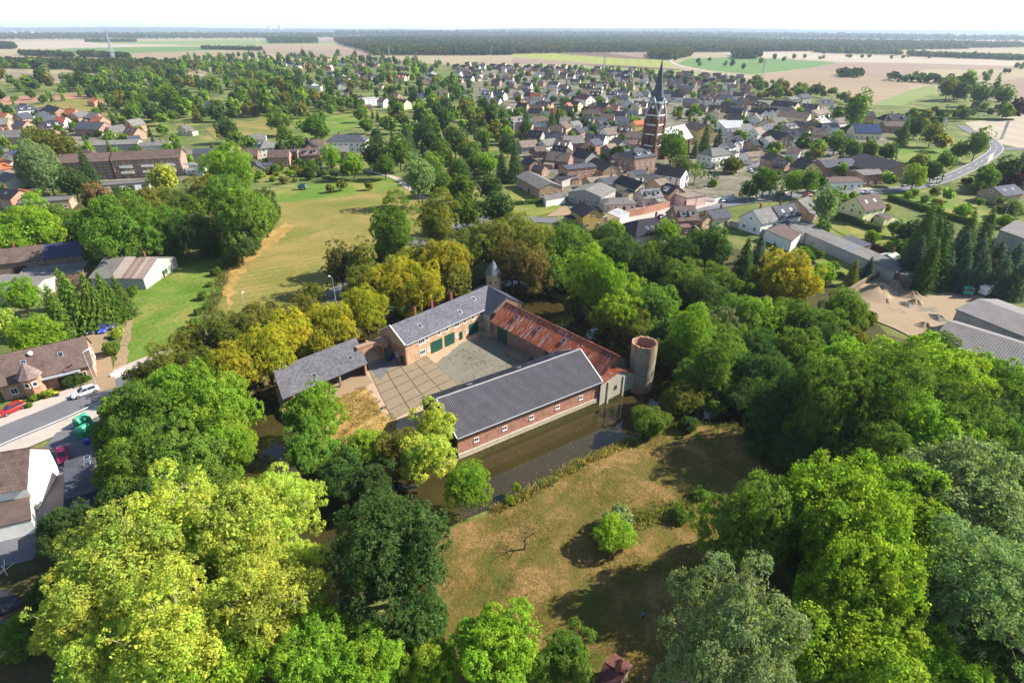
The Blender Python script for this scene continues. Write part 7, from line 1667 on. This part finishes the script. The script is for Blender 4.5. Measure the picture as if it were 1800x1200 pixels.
# street lamps
def lamp_post(px, py, rz, label, h=7.5):
    p = G(px, py); r_ = tag(empty('street_lamp', (p.x, p.y, 0), rz), label, 'street lamp', 'street lamps')
    MB().tube([(0, 0, 0), (0, 0, h * .5), (0, 0, h)], [.11, .09, .06], 8).build('post', MAT['zinc'], r_); MB().tube([(0, 0, h), (.5, 0, h + .12), (1.1, 0, h + .14)], [.05, .045, .04], 6).build('arm', MAT['zinc'], r_)
    MB().box(.9, 1.75, -.16, .16, h + .06, h + .2).build('lamp_head', MAT['lamp_glass'], r_)
for a in [(168, 674, 1.2, 'tall street lamp before the brick house'), (591, 534, 2.4, 'street lamp on the lane behind the chestnuts'), (1313, 356, 1.0, 'street lamp by the village traffic island'), (1237, 363, 1.5, 'street lamp behind the brown roofed house'), (1103, 386, 1.2, 'street lamp at the garage on the forecourt'), (1581, 335, 1.5, 'street lamp before the red brick hall'), (434 + 250, 312, 1.5, 'street lamp on the lane above the fruit trees'),
 (437, 566, 1.8, 'street lamp among the golden chestnuts'), (1760, 392, 2.0, 'street lamp by the far right hall'), (922, 388, 2, 'street lamp beside the belt of olive trees')]: lamp_post(*a)
# pylons and poles
def pylon(px, py, h, label, wdt=4.0):
    p = G(px, py); r_ = tag(empty('pylon', (p.x, p.y, 0)), label, 'pylon'); mb = MB(); t = max(.12, h * .006)
    for sx in (-1, 1):
        for sy in (-1, 1): mb.beam((sx * wdt / 2, sy * wdt / 2, 0), (sx * .4, sy * .4, h), t)
    for k in range(7):
        f0, f1 = k / 7, (k + 1) / 7; w0, w1 = wdt / 2 * (1 - f0) + .4 * f0, wdt / 2 * (1 - f1) + .4 * f1
        for s in (-1, 1): mb.beam((-w0, s * w0, h * f0), (w1, s * w1, h * f1), t * .6); mb.beam((s * w0, -w0, h * f0), (s * w1, w1, h * f1), t * .6)
    mb.build('lattice_mast', MAT['zinc'], r_)
    for f in (.72, .86, .97): MB().beam((-h * .12, 0, h * f), (h * .12, 0, h * f), t).build('cross_arm', MAT['zinc'], r_)
for a in [(201, 108, 62, 'tall pale pylon in the fields on the left', 6), (1339, 139, 27, 'thin pylon at the edge of the green field'), (1062, 121, 30, 'thin pylon behind the row of gables'), (685, 101, 26, 'pylon in front of the wood block'), (864, 105, 32, 'pylon before the wood edge behind the village'), (1650, 245, 14, 'pole by the far right cemetery'), (1760, 245, 12, 'leaning pole beside the pale field', 1)]: pylon(*a)
# earth heaps
def mound(px, py, r, h, mat, label, seed, name='earth_heap', sx=1.0, rz=0.0):
    rnd = random.Random(seed); n, m = 28, 9; V, F_ = [(0, 0, h)], []
    ph = [rnd.uniform(0, 6.28) for _ in range(5)]
    for j in range(1, m + 1):
        t = j / m
        for i in range(n):
            a = 2 * math.pi * i / n; rr_ = r * t * (1 + .16 * math.sin(2 * a + ph[0]) + .1 * math.sin(5 * a + ph[1]))
            V.append((rr_ * math.cos(a) * sx, rr_ * math.sin(a), h * (math.cos(t * math.pi) * .5 + .5) * (1 + .22 * math.sin(4 * a + ph[2] + t * 5)) + rnd.uniform(-.06, .06) * h - (.1 if j == m else 0)))
    for i in range(n): F_.append((0, 1 + i, 1 + (i + 1) % n))
    for j in range(m - 1):
        for i in range(n): a = 1 + j * n + i; b = 1 + j * n + (i + 1) % n; F_.append((a, a + n, b + n, b))
    me = bpy.data.meshes.new(name); me.from_pydata(V, [], F_); me.materials.append(MAT[mat]); me.polygons.foreach_set('use_smooth', [True] * len(me.polygons)); me.update()
    p = G(px, py); return tag(link(name, me, None, None, loc=(p.x, p.y, 0), rot=(0, 0, rz)), label, 'heap')
mound(1540, 518, 6.5, 2.8, 'sand', 'broad pale sand heap along the concrete wall', 1, sx=1.5, rz=.5); mound(1572, 507, 3.4, 2.2, 'sand', 'smaller pale sand heap by the open shed', 2); mound(1602, 522, 3.6, 1.6, 'dirt', 'dark earth heap in the middle of the sand yard', 3); mound(1608, 534, 2.8, 1.2, 'dirt', 'low brown earth heap below the dark one', 4); mound(1592, 537, 2.6, .8, 'gravel', 'flat grey rubble heap in the sand yard', 5, 'rubble_heap')
mound(1556, 530, 3.0, .9, 'sand', 'low sand heap in front of the broad one', 11); mound(1580, 548, 4.5, .35, 'dirt', 'flattened tracked earth in the yard middle', 12, 'rubble_heap', 1.6); mound(1630, 545, 5, .3, 'gravel', 'thin spread of gravel towards the truck', 13, 'rubble_heap', 1.5); mound(1585, 519, 2.0, 1.0, 'dirt', 'small dark heap left of the dark earth heap', 14)
mound(1648, 560, 3.2, 1.0, 'gravel', 'grey rubble heap at the yard exit', 6, 'rubble_heap'); mound(1625, 574, 3.0, 1.1, 'dirt', 'brown heap beside the lower hall', 7)
# reeds and rough tufts on the banks and the meadow
def blades(name, path, n, h, wdt, spread, cols, label, seed, z=-.3):
    rng = np.random.default_rng(seed); P_ = [G(x, y, 0) for x, y in path]; seg = [(P_[i], P_[i + 1]) for i in range(len(P_) - 1)]; Ls = np.array([(b - a).length for a, b in seg])
    for ci, (col, fr) in enumerate(cols):
        m = int(n * fr); k = rng.choice(len(seg), m, p=Ls / Ls.sum()); t = rng.uniform(0, 1, m); A = np.array([tuple(s[0]) for s in seg])[k]; B = np.array([tuple(s[1]) for s in seg])[k]
        dens = np.sin(np.arange(m) * 0 + (A + (B - A) * t[:, None])[:, 0] * 1.3) + rng.normal(0, .8, m) > -.5
        Q = (A + (B - A) * t[:, None] + rng.normal(0, spread, (m, 3)) * np.array([1, 1, 0]))[dens]; m = len(Q)
        hh = rng.uniform(.5, 1.2, m) * h; an = rng.uniform(0, np.pi, m); d = np.stack([np.cos(an), np.sin(an), np.zeros(m)], 1) * wdt; tip = rng.normal(0, .22, (m, 3)) * h; tip[:, 2] = hh
        V = np.empty((m, 4, 3)); Q[:, 2] = z; V[:, 0] = Q - d; V[:, 1] = Q + d; V[:, 2] = Q + d * .5 + tip; V[:, 3] = Q - d * .5 + tip
        o = link(name, mesh_np(name, V.reshape(-1, 3), np.arange(m * 4).reshape(m, 4), (LEAF,)), None, col); tag(o, label + (' with green shoots' if ci else ''), 'reeds', None, 'stuff')
blades('reeds', [(1112, 775), (1062, 798), (1010, 822), (958, 852), (905, 882), (872, 898)], 5200, 1.15, .07, .45, [((.40, .29, .12, 1), .75), ((.16, .17, .05, 1), .45)], 'dry tan reeds along the meadow bank of the moat', 3)
blades('reeds', [(1290, 752), (1200, 742), (1120, 774)], 1500, .9, .07, .5, [((.12, .14, .05, 1), 1.0)], 'green reeds on the shaded end of the bank', 4)
blades('weeds', [(345, 590), (372, 540), (388, 500), (402, 455)], 3000, .8, .09, 1.0, [((.26, .20, .08, 1), .6), ((.11, .15, .03, 1), .6)], 'dry weeds along the paddock fence line', 5, 0)
def tufts(name, pp, n, h, col, label, seed, keep=None):
    rng = np.random.default_rng(seed); poly = px_poly(pp); xs = [p.x for p in poly]; ys = [p.y for p in poly]; Q = []
    while len(Q) < n:
        x, y = rng.uniform(min(xs), max(xs)), rng.uniform(min(ys), max(ys))
        if inside((x, y), poly) and math.sin(x * .5 + seed) + math.sin(y * .43 + x * .21) + math.sin(x * 1.7 - y * 1.3) * .7 + rng.normal(0, .5) > .1: Q.append((x, y, 0.0))
    Q = np.repeat(np.array(Q), 5, 0); m = len(Q); Q[:, :2] += rng.normal(0, .16, (m, 2)); an = rng.uniform(0, np.pi, m); d = np.stack([np.cos(an), np.sin(an), np.zeros(m)], 1) * rng.uniform(.03, .08, (m, 1))
    tip = rng.normal(0, .13, (m, 3)); tip[:, 2] = rng.uniform(.3, 1.1, m) * h; V = np.empty((m, 4, 3)); V[:, 0] = Q - d; V[:, 1] = Q + d; V[:, 2] = Q + d * .4 + tip; V[:, 3] = Q - d * .4 + tip
    tag(link(name, mesh_np(name, V.reshape(-1, 3), np.arange(m * 4).reshape(m, 4), (LEAF,)), None, col), label, 'grass', None, 'stuff')
MEADOW = [(800, 932), (905, 888), (1010, 828), (1115, 781), (1195, 750), (1272, 752), (1330, 790), (1400, 900), (1500, 1060), (1560, 1240), (640, 1240), (730, 1040)]
tufts('grass_tufts', MEADOW, 9000, .28, (.17, .17, .035, 1), 'olive grass tufts over the rough meadow', 1); tufts('grass_tufts', MEADOW, 9000, .24, (.34, .25, .10, 1), 'straw coloured dry tufts over the rough meadow', 2); tufts('grass_tufts', MEADOW, 3500, .2, (.13, .085, .05, 1), 'brown withered stalks over the rough meadow', 7)
tufts('grass_tufts', [(200, 655), (240, 505), (280, 475), (390, 428), (398, 455), (344, 590), (330, 628)], 3500, .25, (.11, .17, .025, 1), 'green tufts of the paddock', 3)
tufts('courtyard_weeds', [(590, 694), (645, 676), (700, 740), (690, 765), (600, 808)], 900, .22, (.28, .2, .06, 1), 'dry weeds on the yellow courtyard patch', 4); tufts('courtyard_weeds', [(650, 655), (740, 620), (806, 676), (690, 738)], 160, .12, (.10, .12, .03, 1), 'weeds in the joints of the courtyard slabs', 5); tufts('courtyard_weeds', [(764, 641), (846, 590), (930, 622), (884, 658), (800, 680)], 420, .10, (.14, .14, .05, 1), 'thin weeds on the courtyard gravel', 6)
blades('weeds', [(1100, 918), (1160, 905), (1215, 885), (1245, 862)], 1500, .7, .09, .9, [((.17, .20, .045, 1), .8), ((.30, .23, .10, 1), .4)], 'green weeds in a strip across the meadow', 8, 0)
def floating(n, seed):
    rng = np.random.default_rng(seed); ring = np.array([(p[0], p[1]) for p in MOAT_OUT]); nb = len(ring); c0 = ring.mean(0); k = rng.integers(0, nb, n); t = rng.uniform(0, 1, (n, 1)); B = ring[k] * (1 - t) + ring[(k + 1) % nb] * t; d = c0 - B; d /= np.linalg.norm(d, axis=1, keepdims=True); P_ = np.concatenate([B + d * (1.3 + rng.exponential(1.6, (n, 1))), np.full((n, 1), WATER_Z + .008)], 1)
    N_ = np.tile(np.array([[0, 0, 1.]]), (n, 1)); V, F_ = leaf_quads(P_, N_, .10, rng, .6, 0.0); tag(link('floating_leaves', mesh_np('floating_leaves', V, F_, (LEAF,)), None, (.30, .22, .06, 1)), 'fallen leaves floating on the moat near its banks', 'leaves', None, 'stuff')
floating(2600, 4)
# hedges as leafy boxes
def hedge(px0, px1, h, w, col, label, seed):
    a, b = G(*px0), G(*px1); d = b - a; L = d.length; rng = np.random.default_rng(seed); n = int(L * 240)
    P_ = np.stack([rng.uniform(-L / 2, L / 2, n), rng.uniform(-w / 2, w / 2, n), rng.uniform(0, h, n)], 1); f = rng.integers(0, 3, n)
    P_[:, 2] = np.where(f == 0, h + rng.normal(0, .1, n), P_[:, 2]); P_[:, 1] = np.where(f == 1, -w / 2 + rng.normal(0, .08, n), np.where(f == 2, w / 2 + rng.normal(0, .08, n), P_[:, 1]))
    N_ = np.where((f == 0)[:, None], [[0, 0, 1.]], np.where((f == 1)[:, None], [[0, -1., .3]], [[0, 1., .3]])); V, F_ = leaf_quads(P_, unit(N_ + rng.normal(0, .4, N_.shape)), .2, rng)
    c = LEAFCOL[col][0]; root = tag(empty('hedge', ((a.x + b.x) / 2, (a.y + b.y) / 2, 0), math.atan2(d.y, d.x)), label, 'hedge')
    link('foliage', mesh_np('hedge_foliage', V, F_, (LEAF,)), root, (*c, 1)); MB().box(-L / 2 + .2, L / 2 - .2, -w * .12, w * .12, 0, h * .7).build('stems', MAT['dark_wood'], root); return root
hedge((1468, 384), (1548, 410), 2.4, 1.4, 'dg', 'clipped dark hedge below the cream mansard house', 1); hedge((1560, 350), (1632, 374), 2.2, 1.4, 'dg', 'clipped dark hedge behind the cream mansard house', 2); hedge((900, 362), (996, 354), 1.8, 1.0, 'gr', 'clipped green hedge in front of the low white annex', 3)
hedge((1632, 376), (1712, 396), 2.0, 1.4, 'dg', 'clipped hedge along the bright lawn', 4); hedge((1600, 196), (1780, 198), 1.6, 1.6, 'dg', 'long clipped hedge of the cemetery', 5); hedge((1620, 210), (1780, 212), 1.4, 1.4, 'gr', 'lower clipped hedge of the cemetery', 6); hedge((70, 600), (60, 560), 1.8, 1.0, 'gr', 'short hedge beside the brick house garden', 7)
hg_ = random.Random(14)
for i in range(34):
    z_ = hg_.choice([(900, 1130, 225, 300), (1240, 1560, 195, 300), (820, 1130, 130, 190), (1170, 1320, 145, 200), (410, 640, 235, 290)]); x_, y_ = hg_.uniform(z_[0], z_[1]), hg_.uniform(z_[2], z_[3]); p = G(x_, y_)
    if not free(p.x, p.y, 4.5): continue
    an_ = hg_.choice([-.35, 1.2]) + hg_.uniform(-.1, .1); ln_ = hg_.uniform(4, 7); q0 = proj((p.x - math.cos(an_) * ln_, p.y - math.sin(an_) * ln_, 0)); q1 = proj((p.x + math.cos(an_) * ln_, p.y + math.sin(an_) * ln_, 0))
    o = hedge(q0[:2], q1[:2], hg_.uniform(1.2, 2.2), 1.0, hg_.choice(['dg', 'gr', 'dg']), None, 50 + i); stem_label(o, 'clipped garden hedge', x_, y_)
rng_ = random.Random(9); gs = MB().box(-.35, .35, -.1, .1, 0, 1.0).box(-.4, .4, -.2, .9, 0, .12).mesh('gravestone', [MAT['old_render']])
for i in range(46):
    p = G(rng_.uniform(1595, 1770), rng_.uniform(198.5, 208)); o = link('gravestone', gs, None, loc=(p.x, p.y, 0), rot=(0, 0, rng_.uniform(-.1, .1)), scale=(1.3, 1.3, rng_.uniform(.9, 1.5))); tag(o, None, 'gravestone', 'gravestones of the cemetery'); q_ = proj(o.location); stem_label(o, ['upright', 'broad'][i % 2] + ' grey gravestone', q_[0], q_[1])
# bare tree on the meadow
p = G(922, 966); dt = tag(empty('bare_tree', (p.x, p.y, 0)), 'small leafless tree standing alone on the dry meadow', 'tree'); rb = random.Random(6)
mb = MB(); mb.tube([(0, 0, 0), (.1, .05, 1.2), (.05, .1, 2.2)], [.16, .13, .09], 7); mb.build('trunk', MAT['bark'], dt)
def limb(mb, s, d, L, r, dep):
    e = s + d * L; m = s + d * L * .5 + Vector((rb.uniform(-.1, .1), rb.uniform(-.1, .1), rb.uniform(0, .1))) * L * .5; mb.tube([s, m, e], [r, r * .75, r * .45], 5, cap=False)
    if dep:
        for _ in range(3): limb(mb, s.lerp(e, rb.uniform(.45, 1)), (d + Vector((rb.uniform(-.8, .8), rb.uniform(-.8, .8), rb.uniform(-.1, .5)))).normalized(), L * rb.uniform(.5, .75), r * .5, dep - 1)
mb = MB()
for i in range(6): a = i * 1.05 + rb.uniform(-.3, .3); limb(mb, Vector((.05, .08, rb.uniform(1.2, 2.2))), Vector((math.cos(a), math.sin(a), rb.uniform(.5, 1.2))).normalized(), rb.uniform(1.1, 1.7), .06, 3)
mb.build('branches', MAT['bark'], dt)
for (x, y, lb) in ((921, 800, 'dead branch sticking out of the moat by the barn wall'), (888, 812, 'small dead twigs in the moat left of the branch')):
    p = G(x, y, WATER_Z); o = empty('dead_branch', (p.x, p.y, WATER_Z)); tag(o, lb, 'branch'); mb = MB()
    for i in range(5): a = rb.uniform(0, 6.28); limb(mb, Vector((0, 0, -.1)), Vector((math.cos(a), math.sin(a), rb.uniform(.2, .8))).normalized(), rb.uniform(.5, .9), .03, 1)
    mb.build('twigs', MAT['bark'], o)
# white pipe frame on the small lawn
p = G(14, 1012); sw_ = tag(empty('drying_frame', (p.x, p.y, 0), .5), 'white pipe frame standing on the small lawn', 'frame')
MB().tube([(0, 0, 0), (0, 0, 2.0)], [.05, .05], 6).build('pole', MAT['white_paint'], sw_)
for i in range(4): a = i * math.pi / 2; MB().tube([(0, 0, 1.1), (1.3 * math.cos(a), 1.3 * math.sin(a), 1.9)], [.03, .03], 5).build('arm', MAT['white_paint'], sw_)
# person on the meadow
def person(px, py, rz, label):
    p = G(px, py); J = dict(pel=(0, 0, .95), che=(0.02, 0, 1.32), nk=(.03, 0, 1.48), hd=(.06, 0, 1.62), top=(.06, 0, 1.72), hl=(0, .1, .9), kl=(.05, .12, .5), al=(-.02, .13, .08), tl=(.16, .14, .04), hr=(0, -.1, .9), kr=(.02, -.12, .5), ar=(-.08, -.13, .08), tr=(.1, -.15, .04),
        sl=(.02, .2, 1.4), el=(.02, .28, 1.12), wl=(.24, .14, 1.08), gl=(.33, .08, 1.1), sr=(.02, -.2, 1.4), er=(.02, -.28, 1.12), wr=(.24, -.14, 1.08), gr=(.33, -.08, 1.1))
    rad = dict(pel=.16, che=.17, nk=.065, hd=.105, top=.07, hl=.1, kl=.07, al=.05, tl=.045, hr=.1, kr=.07, ar=.05, tr=.045, sl=.075, el=.055, wl=.042, gl=.04, sr=.075, er=.055, wr=.042, gr=.04)
    E_ = [('pel', 'che'), ('che', 'nk'), ('nk', 'hd'), ('hd', 'top'), ('pel', 'hl'), ('hl', 'kl'), ('kl', 'al'), ('al', 'tl'), ('pel', 'hr'), ('hr', 'kr'), ('kr', 'ar'), ('ar', 'tr'), ('che', 'sl'), ('sl', 'el'), ('el', 'wl'), ('wl', 'gl'), ('che', 'sr'), ('sr', 'er'), ('er', 'wr'), ('wr', 'gr')]
    ks = list(J); me = bpy.data.meshes.new('body'); me.from_pydata([J[k] for k in ks], [(ks.index(a), ks.index(b)) for a, b in E_], [])
    tmp = bpy.data.objects.new('tmp_body', me); COL.objects.link(tmp); sk = tmp.modifiers.new('skin', 'SKIN')
    for i, k in enumerate(ks): v = me.skin_vertices[0].data[i]; v.radius = (rad[k], rad[k] * .9); v.use_root = (k == 'pel')
    ss = tmp.modifiers.new('sub', 'SUBSURF'); ss.levels = 1
    dg = bpy.context.evaluated_depsgraph_get(); m2 = bpy.data.meshes.new_from_object(tmp.evaluated_get(dg)); bpy.data.objects.remove(tmp)
    m2.materials.clear()
    for nm, cl in (('trousers', rgb(44, 46, 58)), ('jacket', rgb(90, 110, 160))):
        if nm not in MAT: t = NT(nm); t.pbsdf(cl, .9)
    t = MAT; m2.materials.append(t['trousers']); m2.materials.append(t['jacket']); m2.materials.append(t['skin'])
    for f in m2.polygons:
        c_ = f.center; f.material_index = 2 if c_.z > 1.5 or (c_.x > .2 and 1.0 < c_.z < 1.2 and abs(c_.y) < .2) else (1 if c_.z > .95 else 0); f.use_smooth = True
    root = tag(empty('person', (p.x, p.y, 0), rz), label, 'person'); link('body', m2, root)
    hr_ = MB().lathe([(0, 1.76), (.08, 1.74), (.115, 1.66), (.11, 1.6)], 12, c=(.045, 0)).build('hair', MAT['dark_wood'], root, smooth=True)
    MB().box(.3, .42, -.1, .1, 1.08, 1.13).build('controller', MAT['dark_metal'], root)
person(1130, 1088, 2.2, 'person in dark trousers and blue jacket standing on the shaded meadow')
for o, stem, px, py in HOUSES: stem_label(o, stem, px, py)
finish_labels()
print('OBJ', len(bpy.data.objects), 'TRI', sum(len(m.loop_triangles) if False else sum(p.loop_total - 2 for p in m.polygons) for m in bpy.data.meshes if len(m.polygons) < 20000) + sum(2 * len(m.polygons) for m in bpy.data.meshes if len(m.polygons) >= 20000))
